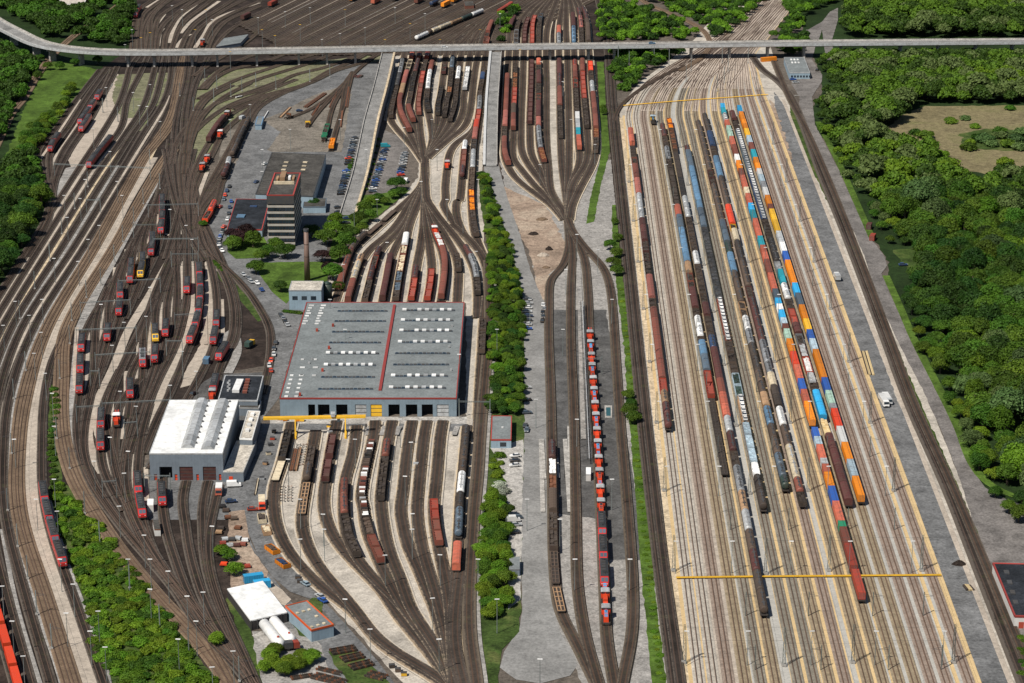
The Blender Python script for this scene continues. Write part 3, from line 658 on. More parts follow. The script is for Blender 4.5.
ups = ['548,-6 522,12 511,28 509,50', '552,-6 530,10 518,28 516,50', '555,-6 536,10 526,28 524,50', '557,-6 545,6 534,22 532,45', '558,-6 550,4 542,16 539,35', '560,-6 552,14 547,30 546,55',
       '566,-8 562,10 559,30 559,50', '566,-20 566,10 566,30 567,50', '568,-8 570,0 573,20 574,50', '569,-8 574,0 580,20 582,50', '570,-8 577,0 586,20 589,50']
n = [N_('105,180 95,400 90,500') + O_('95,0 160,120 270,210 380,290 460,380'), N_('155,150 145,400 145,480') + O_('145,0 190,60 290,180 400,290 470,380'),
     N_('203,150 192,430') + O_('200,-40 260,70 340,170 420,290 475,370'), N_('255,150 247,450 260,600') + O_('320,90 370,190 440,300 480,372'),
     N_('303,150 303,480 320,600') + O_('352,80 380,200 450,320 485,382'), N_('350,150 350,480') + O_('362,40 385,220 460,330'),
     N_('431,150 437,450') + O_('447,40 468,200 485,330 490,400'), N_('484,150 490,480') + O_('488,40 482,200 488,330'), N_('530,150 548,500') + O_('555,20 500,180 490,320'),
     N_('576,150 600,430') + O_('605,-20 585,50 520,150 497,250 492,350'), N_('628,130 657,440') + O_('655,-30 630,50 560,180 510,290 495,380')]
for i in range(11):
    track('N%d' % (i + 1), pp(ups[i]) + n[i], **KE)
strip('gravel_strip', 'white_gravel', N_('392,0 392,400 400,600') + O_('405,40 430,200 455,300'), 4.2)
track('W1', O_('480,370 490,480 488,560 440,683') + pp('552,278 549,311 549,342 551,400 553,513 554,560 560,612 574,640 595,683'), 'b_brown', 3.6)
track('W2', O_('488,380 500,470 512,560 512,640') + pp('571,290 571,342 574,420 576,513 578,590 586,640 598,683'), 'b_brown', 3.6)
track('W3', O_('490,390 515,470 550,530 585,610') + pp('588,291 590,342 597,440 601,513 605,600 607,640 614,683'), 'b_brown', 3.6)
track('W4', O_('485,370 510,440 600,560') + pp('603,268 609,283 613,311 615,342 621,430 628,513 633,590 632,635 623,683'), 'b_brown', 3.6)
track('DL1', pp('592,-20 600,10 606,43 611,107 617,171 625,250 634,342 645,450 658,560 674,683'), 'b_dark', 3.6)
track('DL2', pp('596,-20 604,10 609.5,43 614,107 620.5,171 629,250 638.5,342 650,450 663,560 680,683'), 'b_dark', 3.6)
track('DT', pp('614,122 620,108 638,92 665,76 685,67'), 'b_brown', 2.6)
strip('gravel_strip', 'grey_gravel', pp('578,262 580,300 581,342 584,440'), 2.0)
strip('platform_edge', 'concrete', pp('565,440 570,513'), 1.4); strip('platform_edge', 'concrete', pp('541,440 543,513'), 1.4)

# right margin tracks
track('RM1', pp('752,57 763,71 778,82 790,96 803,125 820,171 846,235 886,340 909,402 949,492 977,563 1024,683'), 'b_dark', 4.6)
track('RM2', pp('774,62 782,82 790,100 806,130 826,175 851,237 890,340 913,402 954,492 984,563 1034,683'), 'b_brown', 3.6)
track('RMtop', pp('632,-10 648,5 665,12 690,23 704,32 710,45 700,60 680,72'), 'b_tan', 3.4)

# ------------------------------------------------------------------ southern sorting yard
def G_(s): return crop(240, 400, pp(s))
def H_(s): return crop(360, 400, pp(s))
def I_(s): return crop(240, 500, pp(s))
def J_(s): return crop(360, 500, pp(s))
def M_(s): return crop(400, 573, pp(s))
e = {
 'S1': G_('320,150 250,440 212,540') + I_('208,0 215,120 250,240 300,330 420,470 560,600 690,683') + crop(240, 573, pp('850,430 993,540')) + M_('120,600 240,683'),
 'S2': G_('470,200 430,440 405,600') + I_('390,60 380,150 420,300 500,440 600,560 690,660') + crop(240, 573, pp('850,420 993,525')) + M_('130,590 250,670'),
 'S3': G_('600,140 560,350 535,500 518,640') + I_('540,150 620,300 740,430 880,570') + M_('0,290 130,440 250,590 315,683'),
 'S4': G_('725,170 700,350 655,500 645,640') + I_('650,150 700,330 800,470 900,570') + M_('0,205 110,350 210,490 300,640'),
 'S5': G_('840,140 830,230 790,400 755,640') + J_('15,20 40,190 110,370 180,520') + M_('30,240 130,370 220,500 300,640'),
 'S6': H_('200,140 180,240 150,450 128,640') + J_('132,60 140,130 180,330 250,500') + M_('62,230 150,360 230,480 300,600 330,683'),
 'S7': H_('325,140 310,220 285,400 262,620') + J_('250,40 262,150 310,330 370,450') + M_('160,100 215,220 270,400 320,600'),
 'S8': H_('415,140 400,220 370,500 357,640') + J_('352,60 360,150 390,330 435,480') + M_('215,120 260,280 300,450 325,600'),
 'S9': H_('515,140 500,220 480,450 460,640') + J_('458,40 470,200 500,350 530,500') + M_('300,140 315,300 325,450 332,600'),
 'S10': H_('665,170 640,450 622,640') + J_('615,200 600,420 592,540') + M_('340,120 328,300 325,420 345,600 372,683'),
 'S11': M_('375,0 355,160 340,330 345,480 370,600 392,683'),
}
for k_, v in e.items(): track(k_, v, kerb='cream_edge', kw=6.2, width=4.3 if k_ not in ('S10', 'S11') else 3.8, bed='b_yard_wide', ext=(0, 50 if k_ not in () else 0))
# ------------------------------------------------------------------ buildings
def wall_mat(name, c, seam=1.2, k=.88):
    m, nt, b = new_mat(name); v = texco(nt)
    sx = nt.nodes.new('ShaderNodeSeparateXYZ'); nt.links.new(v, sx.inputs[0])
    fr = math_(nt, 'FRACT', math_(nt, 'DIVIDE', math_(nt, 'ADD', sx.outputs[0], sx.outputs[1]), seam))
    a = noise(nt, v, .25, 5, .7, .4)
    base = mixc(nt, 1.0, c, ramp(nt, a, [(.3, .8), (.55, 1.), (.75, 1.1)]), 'MULTIPLY')
    base = mixc(nt, math_(nt, 'MULTIPLY', math_(nt, 'LESS_THAN', fr, .12), 1 - k), base, (0.02, .02, .02))
    nt.links.new(base, b.inputs['Base Color']); b.inputs['Roughness'].default_value = .6; return m
M['wall_blue'] = wall_mat('blue_grey_metal_cladding', (.20, .26, .30)); M['wall_blue2'] = wall_mat('pale_blue_cladding', (.27, .36, .42))
M['wall_grey'] = wall_mat('grey_metal_cladding', (.17, .20, .23)); M['wall_open_shade'] = wall_mat('open_front_shade', (.04, .035, .035))  # the near-black one paints the shade inside the storage hall's open front
M['wall_tower'] = wall_mat('weathered_concrete_band', (.40, .37, .32), k=1); M['wall_white'] = wall_mat('white_render', (.6, .58, .54), k=1)
M['roof_grey'] = ground_mat('roofing_felt', (.17, .185, .185), dark=.86, light=1.12, s1=.05, s2=.2, fine=1.0, soft=.5)
M['roof_dark'] = ground_mat('dark_roofing_felt', (.062, .058, .052), dark=.7, light=1.35, s1=.06, s2=.25)
M['roof_black'] = ground_mat('black_roofing_felt', (.022, .025, .03), dark=.7, light=1.5, s1=.06, s2=.2, tint=(.045, .05, .06))
M['roof_white'] = ground_mat('white_roof_sheet', (.70, .70, .68), dark=.86, light=1.05, s1=.06, s2=.12, fine=.3, soft=.6)
M['roof_beige'] = ground_mat('beige_roof', (.45, .41, .35), dark=.9, light=1.1, s1=.05)
M['brick'] = wall_mat('dark_red_brick', (.19, .075, .05), seam=.25, k=.9)
M['chimney'] = wall_mat('chimney_brick', (.17, .105, .08), seam=.6, k=.85)
M['trim_red'] = paint('red roof edge', (.34, .05, .04), .5, wear=.15); M['trim_orange'] = paint('orange red roof edge', (.55, .09, .02), .5, wear=.1)
M['deck'] = ground_mat('bridge_deck_surface', (.21, .205, .195), dark=.88, light=1.1, s1=.02, s2=.1)
M['void'] = paint('painted hall shade', (.012, .012, .013), .9, wear=0)  # near-black colour stands in for the unlit interior behind the gates

class Frame:
    """local frame on the ground: x along the front wall, y towards the back"""
    def __init__(s, px4, h):
        TL, TR, BR, BL = [np.array(G(*p, h)) for p in px4]
        s.w = np.linalg.norm(BR - BL); s.ex = (BR - BL) / s.w; s.ey = np.array([-s.ex[1], s.ex[0]])
        s.d = float((np.dot(TL - BL, s.ey) + np.dot(TR - BR, s.ey)) / 2); s.o = BL; s.h = h
        s.skew = float((np.dot(TL - BL, s.ex) + np.dot(TR - BR, s.ex)) / 2)
        s.rz = math.atan2(s.ex[1], s.ex[0])
    def loc(s): return (s.o[0], s.o[1], 0)
    def uv(s, px, py, z=None):
        q = np.array(G(px, py, s.h if z is None else z)) - s.o
        return float(np.dot(q, s.ex)), float(np.dot(q, s.ey))
def flat_building(name, label, cat, px4, h, wall, roof, trim=None, openings=(), oh=4.0, group=None, trim_w=.45, lip=.35):
    """openings: list of (u0,u1,top,material or None) in metres along the front"""
    f = Frame(px4, h); w, d = f.w, f.d
    sk = f.skew
    t = thing(name, label, cat, f.loc(), f.rz, group)
    sh = lambda x, y: (x + sk * y / d, y)
    m = MB(); back = 4.0 if openings else 0
    ringp = [sh(0, back), sh(w, back), sh(w, d), sh(0, d)]
    m.prism([(x, y, 0) for x, y in ringp], [(x, y, h - .02) for x, y in ringp])
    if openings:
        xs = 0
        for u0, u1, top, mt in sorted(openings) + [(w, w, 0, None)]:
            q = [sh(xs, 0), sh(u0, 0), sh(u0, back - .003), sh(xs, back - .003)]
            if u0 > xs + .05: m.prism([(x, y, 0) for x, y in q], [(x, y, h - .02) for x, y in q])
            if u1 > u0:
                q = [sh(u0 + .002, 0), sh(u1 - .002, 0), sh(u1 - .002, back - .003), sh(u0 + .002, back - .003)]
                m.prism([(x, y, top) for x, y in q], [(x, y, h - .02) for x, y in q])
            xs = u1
    put('wall', m.mesh('wall'), M[wall], t)
    q = [sh(0, 0), sh(w, 0), sh(w, d), sh(0, d)]
    m = MB().prism([(x, y, h) for x, y in q], [(x, y, h + .12) for x, y in q]); put('roof', m.mesh('roof'), M[roof], t)
    if trim:
        for a, b in ((0, 1), (1, 2), (2, 3), (3, 0)):
            A = np.array(q[a]); B = np.array(q[b]); e = (B - A) / np.linalg.norm(B - A); nn = np.array([-e[1], e[0]]) * trim_w
            A2 = A - e * .05; r = [A, B, B + nn, A + nn]
            r = [A - nn * .25 + e * .0, B - nn * .25, B + nn - e * trim_w, A + nn + e * trim_w]
            put('roof_edge', MB().prism([(p[0], p[1], h - .3) for p in r], [(p[0], p[1], h + lip) for p in r]).mesh('roof_edge'), trim if not isinstance(trim, str) else M[trim], t)
    for u0, u1, top, mt in openings:
        put('gate_shade_panel', MB().box(u0 + .1, u1 - .1, back - .35, back - .05, 0.02, top - .1).mesh('gate_shade_panel'), M['void'], t)  # black panel at the back of the opening, painted as interior shade
        if mt is not None:
            g_ = put('gate', MB().box(u0 + .05, u1 - .05, .25, .45, .02, top).mesh('gate'), mt, t)
            n = max(2, int(top / 1.4))
            for k in range(1, n): put('gate_rib', MB().box(u0 + .1, u1 - .1, .19, .252, top * k / n - .08, top * k / n + .08).mesh('gate_rib'), P['dark_grey'], g_)
    return t, f
# big workshop hall
HH = 7.7
hall4 = [(306, 303.5), (464.7, 302), (456.5, 398.6), (279.7, 398.6)]
fr = Frame(hall4, HH)
ops = []
for x0, x1, mt in [(307.5, 314.5, None), (317.3, 329, None), (335.5, 347, None), (354.8, 366, P['silver']), (370.2, 381.5, P['yellow']), (388, 399.3, None), (405.5, 417, None), (421.4, 432.6, None), (436.5, 448.5, P['silver'])]:
    u0 = fr.uv(x0, 400, HH)[0]; u1 = fr.uv(x1, 400, HH)[0]; ops.append((u0, u1, 5.2, mt))
hall, hf = flat_building('workshop_hall', 'huge flat grey workshop hall with rows of skylights and nine gates', 'building', hall4, HH, 'wall_blue', 'roof_grey', 'trim_red', ops, trim_w=.3)
def roofbox(parent, f, px0, px1, py, dy, z0, z1, mat, name, h=None):
    """box on the roof between two spots of the photograph"""
    a = f.uv(px0, py); b = f.uv(px1, py); me = MB().box(a[0], b[0], (a[1] + b[1]) / 2 - dy / 2, (a[1] + b[1]) / 2 + dy / 2, z0, z1).mesh(name)
    return put(name, me, mat, parent)
L_rows = [(337.5, 387.5, 311.7, 0), (334.5, 386, 321.8, 0), (332, 384, 332.5, 0), (329, 381, 343.3, 0), (326, 379, 354.2, 1), (324, 376, 366, 1), (321, 375, 377.8, 0), (318, 373, 389.7, 0)]
R_rows = [(402.5, 455, 311, 1), (401, 453.5, 321.3, 1), (399.5, 452.5, 331.7, 1), (398, 451, 343, 1), (395, 450, 354, 0), (393, 449, 365.3, 0), (391, 448, 376.8, 1), (389, 446, 388.7, 1)]
for rows, side in ((L_rows, 0), (R_rows, 1)):
    for x0, x1, y, op in rows:
        n = 14
        s_ = roofbox(hall, hf, x0, x1, y, 1.5, HH + .1, HH + .35, P['grey_blue'], 'skylight_curb')
        for k in range(n):
            a = x0 + (x1 - x0) * (k + .12) / n; b = x0 + (x1 - x0) * (k + .88) / n
            if op and k % 2 == (0 if side else 0) and k < 13 and not (side and k == 2): 
                roofbox(s_, hf, a - .5, b + .7, y - .5, 2.0, HH + .35, HH + .85, P['silver' if (k // 2) % 3 == 1 else 'white'], 'open_skylight').parent = s_
            else: roofbox(s_, hf, a, b, y, 1.25, HH + .35, HH + .6, P['dark_grey'] if k % 3 else P['glass'], 'skylight')
a = hf.uv(394.5, 306, HH); b = hf.uv(380, 391, HH)
m = MB().prism([(b[0] - .6, b[1], HH + .1), (b[0] + .6, b[1], HH + .1), (a[0] + .6, a[1], HH + .1), (a[0] - .6, a[1], HH + .1)], [(b[0] - .6, b[1], HH + .7), (b[0] + .6, b[1], HH + .7), (a[0] + .6, a[1], HH + .7), (a[0] - .6, a[1], HH + .7)])
put('fire_wall_capping', m.mesh('fire_wall_capping'), M['trim_red'], hall)
for i in range(11):
    y = 306 + i * 2.6 if i < 8 else 360 + (i - 8) * 8
    for x in (309 - i * .8, 321 - i * .7):
        roofbox(hall, hf, x - i * .2, x + 5 - (i % 3) - i * .2, y, .8, HH + .1, HH + .5, P['white'], 'roof_vent')
for i in range(6):
    for x in (290, 300): roofbox(hall, hf, x - i * 1.1, x + 3.5 - i * 1.1, 376 + i * 4.2, .9, HH + .1, HH + .5, P['white'], 'roof_vent')
for x, y in ((333, 326.6), (322.5, 371.5), (329, 349), (317, 331.5), (300, 396)):
    roofbox(hall, hf, x - 1.1, x + 1.1, y, 1.2, HH + .1, HH + 1.3, P['red'], 'roof_fan')
for x, y in ((312, 360), (309, 364), (451, 371), (449, 348), (452, 327)): roofbox(hall, hf, x - .9, x + .9, y, .8, HH + .1, HH + .9, P['silver'], 'roof_pipe')
# white locomotive shed
SH = 10.8
shed4 = [(170, 400), (238.3, 400), (222.6, 453.7), (149.2, 453.9)]
sf = Frame(shed4, SH); ops = []
for x0, x1, mt in [(158.5, 171.3, None), (178.6, 192, P['maroon']), (202, 215.2, P['maroon'])]:
    ops.append((sf.uv(x0, 454)[0], sf.uv(x1, 454)[0], 5.6, mt))
for x0, x1 in [(153, 156), (173.5, 176.3), (195.2, 197.8), (217.8, 220.3)]: ops.append((sf.uv(x0, 454)[0], sf.uv(x1, 454)[0], 2.6, P['bright_red']))
shed, sf = flat_building('locomotive_shed', 'white roofed locomotive shed with dark red gates on the depot apron', 'building', shed4, SH, 'wall_grey', 'roof_white', P['silver'], ops, trim_w=.25, lip=.18)
for x0, y0, x1, y1, wd in ((202, 401, 187.5, 448.5, 5.2), (223, 401.5, 207.5, 450, 5.2)):
    a = sf.uv(x0, y0); b = sf.uv(x1, y1)
    n = 9
    for k in range(n):
        q0 = (a[0] + (b[0] - a[0]) * (k + .03) / n, a[1] + (b[1] - a[1]) * (k + .03) / n); q1 = (a[0] + (b[0] - a[0]) * (k + .97) / n, a[1] + (b[1] - a[1]) * (k + .97) / n)
        m = MB(); h2 = wd / 2
        m.prism([(q1[0] - h2, q1[1], SH + .1), (q1[0] + h2, q1[1], SH + .1), (q0[0] + h2, q0[1], SH + .1), (q0[0] - h2, q0[1], SH + .1)],
                [(q1[0] - h2 * .4, q1[1], SH + 1.5), (q1[0] + h2 * .4, q1[1], SH + 1.5), (q0[0] + h2 * .4, q0[1], SH + 1.5), (q0[0] - h2 * .4, q0[1], SH + 1.5)])
        put('roof_light', m.mesh('roof_light'), P['silver'], shed)
        put('roof_light_frame', MB().box(q0[0] + h2, q0[0] + h2 + .5, q0[1] - 1, q0[1] - .2, SH + .1, SH + .7).mesh('f'), P['dark_grey'], shed).name = 'vent_box'
# annexe of the shed
an, af = flat_building('shed_annexe', 'low beige roofed annexe along the right side of the white shed', 'building', [(240.5, 441), (252.5, 441), (243.3, 472.5), (222.9, 472.5)], 3.9, 'wall_grey', 'roof_beige', P['silver'], trim_w=.2, lip=.15)
for x in (227, 234): roofbox(an, af, x, x + 1.8, 470, .3, 0.2, .3, P['silver'], 'downpipe')
put('red_door', MB().box(2.2, 3.6, -.08, .05, .1, 2.3).mesh('red_door'), P['bright_red'], an)
a2, a2f = flat_building('shed_stair_block', 'grey block with white roof units between shed and depot road', 'building', [(247, 411.5), (261, 411.5), (252.3, 439.5), (239.5, 439)], 6.4, 'wall_grey', 'roof_beige', P['white'], trim_w=.3, lip=.3)
for i in range(4): roofbox(a2, a2f, 250.8 - i * 1.7, 254.6 - i * 1.7, 415.5 + i * 5.3, 2.2, 6.5, 7.4, P['white'], 'roof_unit')
# black roofed annexe north of the shed
b3, b3f = flat_building('black_roofed_annexe', 'small annexe with black roof and white roof unit beside the white shed', 'building', [(226, 376), (262.5, 376), (257.5, 401), (218, 400.5)], 5.5, 'wall_grey', 'roof_black', P['silver'], trim_w=.35, lip=.3)
roofbox(b3, b3f, 234.5, 241.5, 387.5, 13.5, 5.6, 6.9, P['white'], 'white_roof_unit')
for i in range(5): roofbox(b3, b3f, 245.5 - i * .7, 250 - i * .7, 381.5 + i * 2.9, 1.5, 5.6, 6.6, P['redbrown'], 'red_roof_pipe')
for i in range(6): roofbox(b3, b3f, 228.5 - (i % 2) * 1.5, 230.5 - (i % 2) * 1.5, 382 + i * 1.9, .9, 5.6, 6.3, P['silver'], 'roof_vent')
flat_building('link_building', 'dark link building with red wall panel behind the white shed', 'building', [(240, 401), (262, 401), (259, 408.5), (238.5, 408)], 3.4, 'wall_grey', 'roof_dark', P['silver'], trim_w=.3, lip=.2)
# control tower
TH = 26.0
tw4 = [(274.7, 173.6), (303, 173.6), (293.7, 196), (266.6, 196)]
tf = Frame(tw4, TH); tower = thing('control_tower', 'tall control tower with white floor bands and red roof edge', 'tower', tf.loc(), tf.rz)
w_, d_ = tf.w, tf.d
put('wall', MB().box(.25, w_ - .25, .25, d_ - .25, 0, TH - 4.2).mesh('wall'), P['dark_brown'], tower)
put('top_storey', MB().box(0, w_, 0, d_, TH - 4.1, TH).mesh('top_storey'), P['dark_grey'], tower)
for k in range(7):
    z = 1.2 + k * 3.15
    put('floor_band', MB().box(0, w_, 0, d_, z, z + 1.05).mesh('floor_band'), M['wall_tower'], tower)
    for j in range(9): put('window', MB().box(.4 + j * (w_ - .8) / 9 + .1, .4 + (j + 1) * (w_ - .8) / 9 - .1, .14, .26, z + 1.4, z + 3.1).mesh('window'), P['glass'], tower)
put('roof', MB().box(.3, w_ - .3, .3, d_ - .3, TH, TH + .15).mesh('roof'), M['roof_dark'], tower)
for a, b, c, d in ((0, w_, 0, .5), (0, w_, d_ - .5, d_), (0, .5, .5, d_ - .5), (w_ - .5, w_, .5, d_ - .5)):
    put('roof_edge', MB().box(a - .08, b + .08, c - .0, d, TH + .002, TH + .6).mesh('roof_edge'), M['trim_red'], tower)
put('roof_plant', MB().box(w_ * .12, w_ * .88, d_ * .5, d_ * .52, TH + .15, TH + 1.6).mesh('p'), P['cream'], tower).name = 'parapet_wall'
for i in range(5): put('roof_unit', MB().box(w_ * (.15 + .15 * i), w_ * (.24 + .15 * i), d_ * (.65 + .05 * (i % 2)), d_ * (.8 + .03 * (i % 3)), TH + .15, TH + 1.2 + .3 * (i % 2)).mesh('roof_unit'), P['white'] if i % 2 else P['tan'], tower)
put('stair_block', MB().box(w_ * .3, w_ * .5, d_ * .62, d_ * .9, TH + .16, TH + 2.4).mesh('s'), P['tan'], tower)
# hall behind the tower
bh, bf = flat_building('flat_roofed_depot_building', 'broad depot building with dark flat roof behind the control tower', 'building', [(270.5, 153.8), (327, 153.8), (313, 196.5), (255.5, 194)], 6.5, 'wall_blue2', 'roof_dark', P['dark_grey'], trim_w=.4, lip=.3)
for i in range(3):
    for x in (284 - i * 1.3, 303 - i * 1.0): roofbox(bh, bf, x, x + 4.5, 162.8 + i * 3.7, 1.6, 6.6, 7.1, P['cream'], 'skylight')
roofbox(bh, bf, 276, 300, 177, 1, 6.7, 7.6, P['dark_grey'], 'roof_unit')
lb, lf = flat_building('long_low_office', 'low office with patchy black roof and red edge beside the parked cars', 'building', [(238, 199), (268, 200), (262, 230), (227, 229.5)], 4.0, 'wall_blue2', 'roof_black', 'trim_red', trim_w=.3, lip=.3)
roofbox(lb, lf, 237, 245, 217, 5, 4.2, 4.8, P['light_blue'], 'blue_roof_patch'); roofbox(lb, lf, 250, 257, 207, 2.5, 4.2, 4.6, P['navy'], 'roof_unit')
flat_building('garage_wing', 'low garage wing with grey roof between tower and ramp', 'building', [(304, 198.5), (327, 198.5), (325.5, 207), (303, 207)], 3.4, 'wall_blue2', 'roof_dark', P['grey_blue'], trim_w=.3, lip=.2)
# chimney
c = G(307.4, 281); ch = thing('brick_chimney', 'tall round brick chimney standing on the lawn by the boiler house', 'chimney', (c[0], c[1], 0))
put('shaft', MB().cone(0, 0, 0, 24.5, 1.45, 1.05, 20).mesh('shaft', True), M['chimney'], ch)
put('cap_ring', MB().cone(0, 0, 24.5, 25.6, 1.25, 1.25, 20).mesh('cap_ring'), P['dark_grey'], ch); put('flue_mouth', MB().cone(0, 0, 25.6, 25.7, .8, .8, 16).mesh('flue_mouth'), P['black'], ch)
for z in (6, 12, 18): put('iron_band', MB().cone(0, 0, z, z + .3, 1.42 - z * .013, 1.42 - z * .013, 20).mesh('iron_band'), P['dark_brown'], ch)
bo, bof = flat_building('boiler_house', 'pale blue boiler house with light grey roof in front of the chimney', 'building', [(291.5, 281.3), (323.7, 281.3), (321.2, 290.5), (288.8, 290.5)], 9.3, 'wall_blue2', 'roof_beige', P['silver'], trim_w=.3, lip=.2)
for i in range(3): put('window', MB().box(1.5 + i * 4.2, 3.9 + i * 4.2, -.06, .05, 4.8, 6.6).mesh('window'), P['glass'], bo)
c = G(327.5, 300); tk = thing('dark_green_boiler_tank', 'dark green upright tank beside the pale blue boiler house', 'tank', (c[0], c[1], 0))
put('shell', MB().cone(0, 0, 0, 8, 2.2, 2.2, 16).mesh('shell', True), P['dark_green'], tk); put('dome', MB().cone(0, 0, 8, 8.9, 2.2, .6, 16).mesh('dome', True), P['dark_green'], tk)
# small office by the parking
po, pf = flat_building('parking_office', 'small square office with grey roof and red edge by the parked cars', 'building', [(492, 416.3), (511.6, 416.3), (511.2, 440), (490.7, 440)], 3.6, 'wall_blue2', 'roof_grey', 'trim_red', trim_w=.3, lip=.3)
put('window', MB().box(3.6, 6.0, -.06, .05, .9, 2.6).mesh('window'), P['glass'], po); roofbox(po, pf, 501.5, 503.5, 428, 1.0, 3.7, 4.1, P['white'], 'roof_vent')
# white hall and grey building at the bottom
wh, wf = flat_building('white_storage_hall', 'white roofed storage hall with dark open front beside two white tanks', 'building', [(232.3, 587.5), (257.6, 582.5), (287, 612.4), (250.6, 620.6)], 3.6, 'wall_open_shade', 'roof_white', P['white'], trim_w=.2, lip=.1)
a = wf.uv(232.3, 587.5); wd = wf.w
for k in range(6):
    x0 = wd * k / 6
    put('portal_post', MB().box(x0 + .1, x0 + .4, -.12, .02, 0, 3.5).mesh('portal_post'), P['dark_grey'], wh)
gb, gf = flat_building('grey_storage_building', 'grey clad storage building with orange roof edge beside white hall', 'building', [(285.2, 606.3), (307, 601.3), (333.6, 625.2), (311.4, 630.8)], 4.2, 'wall_blue2', 'roof_grey', 'trim_orange', trim_w=.3, lip=.35)
for x, y in ((297.5, 613.8), (303.5, 612), (309.2, 610.4), (316.5, 617), (318, 626), (324, 624.2), (311.8, 627.8)): roofbox(gb, gf, x - 1.6, x + 1.6, y, 1.1, 4.3, 4.7, P['cream'], 'skylight')
# right bottom building
rb, rf = flat_building('black_roofed_works', 'white walled works building with black roof and red edge at right border', 'building', [(991, 562.5), (1052, 566), (1075, 618), (1014.5, 616.5)], 4.4, 'wall_white', 'roof_black', 'trim_red', trim_w=.45, lip=.35)
for i in range(4): roofbox(rb, rf, 1004 + i * 3, 1009 + i * 3, 573 + i * 10, 3, 4.5, 4.9, P['dark_grey'], 'roof_patch')
for k in range(8): put('window', MB().box(-.06, .05, 2 + k * 3.6, 4 + k * 3.6, 1.2, 2.6).mesh('window'), P['glass'], rb)
put('red_door', MB().box(1.5, 3.2, -.08, .05, .1, 2.5).mesh('red_door'), P['red'], rb)
of, off = flat_building('yard_office', 'white walled yard office with grey green roof below the bridge', 'building', [(784.5, 57.5), (803.5, 57.5), (810, 72.8), (789.3, 72.8)], 4.2, 'wall_blue2', 'roof_grey', P['silver'], trim_w=.3, lip=.25)
for i in range(3):
    for j in (0, 1): roofbox(of, off, 790.3 + i * 3.2 + j, 792 + i * 3.2 + j, 60 + j * 3, 2.5, 4.3, 4.8, P['white'], 'skylight')
for k in range(7): put('window', MB().box(1.2 + k * 1.9, 2.4 + k * 1.9, -.06, .05, 1.2, 2.5).mesh('window'), P['glass'], of)
flat_building('red_brick_works', 'red brick works building with pale roof at upper left border', 'building', [(58, -6), (94, -7), (84, 4.5), (58, 4.5)], 5.5, 'brick', 'roof_beige', P['white'], trim_w=.3, lip=.2)
flat_building('siding_shed', 'long grey roofed shed among the sidings above the bridge', 'building', [(229, 36.8), (244, 36), (240.5, 43), (216, 47)], 3.2, 'wall_grey', 'roof_grey', P['grey'], trim_w=.3, lip=.2)
flat_building('lineside_hut', 'small white hut among tracks below the shed gates', 'hut', [(147.5, 499), (153.5, 499), (153.3, 505), (147.2, 505)], 3.0, 'wall_white', 'roof_white', P['white'], trim_w=.15, lip=.1)
flat_building('rusty_roof_hut', 'narrow hut with rusty roof between tracks below the shed', 'hut', [(152.5, 520), (158.5, 520), (160.5, 529.5), (154.5, 529.5)], 2.6, 'wall_white', 'roof_dark', P['rust'], trim_w=.15, lip=.1)
flat_building('kiosk_hut', 'small dark roofed container hut beside the centre road', 'hut', [(509.5, 557), (519.8, 557), (519.6, 569.5), (509.2, 569.5)], 2.6, 'wall_grey', 'roof_grey', P['grey'], trim_w=.15, lip=.1)
flat_building('white_yard_hut', 'small white roofed hut right of the centre road trees', 'hut', [(509, 561), (518, 561), (518, 570), (509, 570)], 2.7, 'wall_white', 'roof_white', P['white'], trim_w=.1, lip=.1) if False else None
flat_building('fuel_point_hut', 'small white hut at the end of the long centre platform', 'hut', [(586.3, 467.5), (590.5, 467.5), (590.8, 474.5), (586, 474.5)], 2.8, 'wall_white', 'roof_white', P['silver'], trim_w=.1, lip=.1)
flat_building('brick_ruin_hut', 'red brick hut beside the sidings at the upper edge', 'hut', [(464, 2), (473, 1), (474, 5.5), (465, 6)], 3.0, 'brick', 'roof_dark', P['rust'], trim_w=.1, lip=.1)

# horizontal white tanks
for (x0, y0), (x1, y1), lab in (((264, 624.5), (280, 645), 'left one of two large white gas tanks beside the white hall'), ((274, 621.5), (291, 641), 'right one of two large white gas tanks beside the white hall')):
    a = np.array(G(x0, y0, 2.2)); b = np.array(G(x1, y1, 2.2)); L = np.linalg.norm(b - a); rz = math.atan2(b[1] - a[1], b[0] - a[0])
    t = thing('gas_tank', lab, 'tank', (a[0], a[1], 0), rz, 'white gas tanks')
    secs = [(-1.1, ring(.3, 0, 2.5)), (-.8, ring(1.0, 0, 2.5)), (0, ring(1.75, 0, 2.5)), (L, ring(1.75, 0, 2.5)), (L + .8, ring(1.0, 0, 2.5)), (L + 1.1, ring(.3, 0, 2.5))]
    put('vessel', MB().loft_x(secs).mesh('vessel', True), P['white'], t)
    for k in (.2, .8): put('saddle', MB().box(L * k - .3, L * k + .3, -1.3, 1.3, 0, 1.6).mesh('saddle'), M['concrete'], t)
    put('manhole', MB().cone(L * .9, 0, 4.1, 4.6, .4, .4).mesh('manhole'), P['red'], t)
# concrete pad with red rail left of the tanks
area('concrete_pad', 'concrete', pp('252,636 261,632 279,648 269,651'), 0, z=.24)

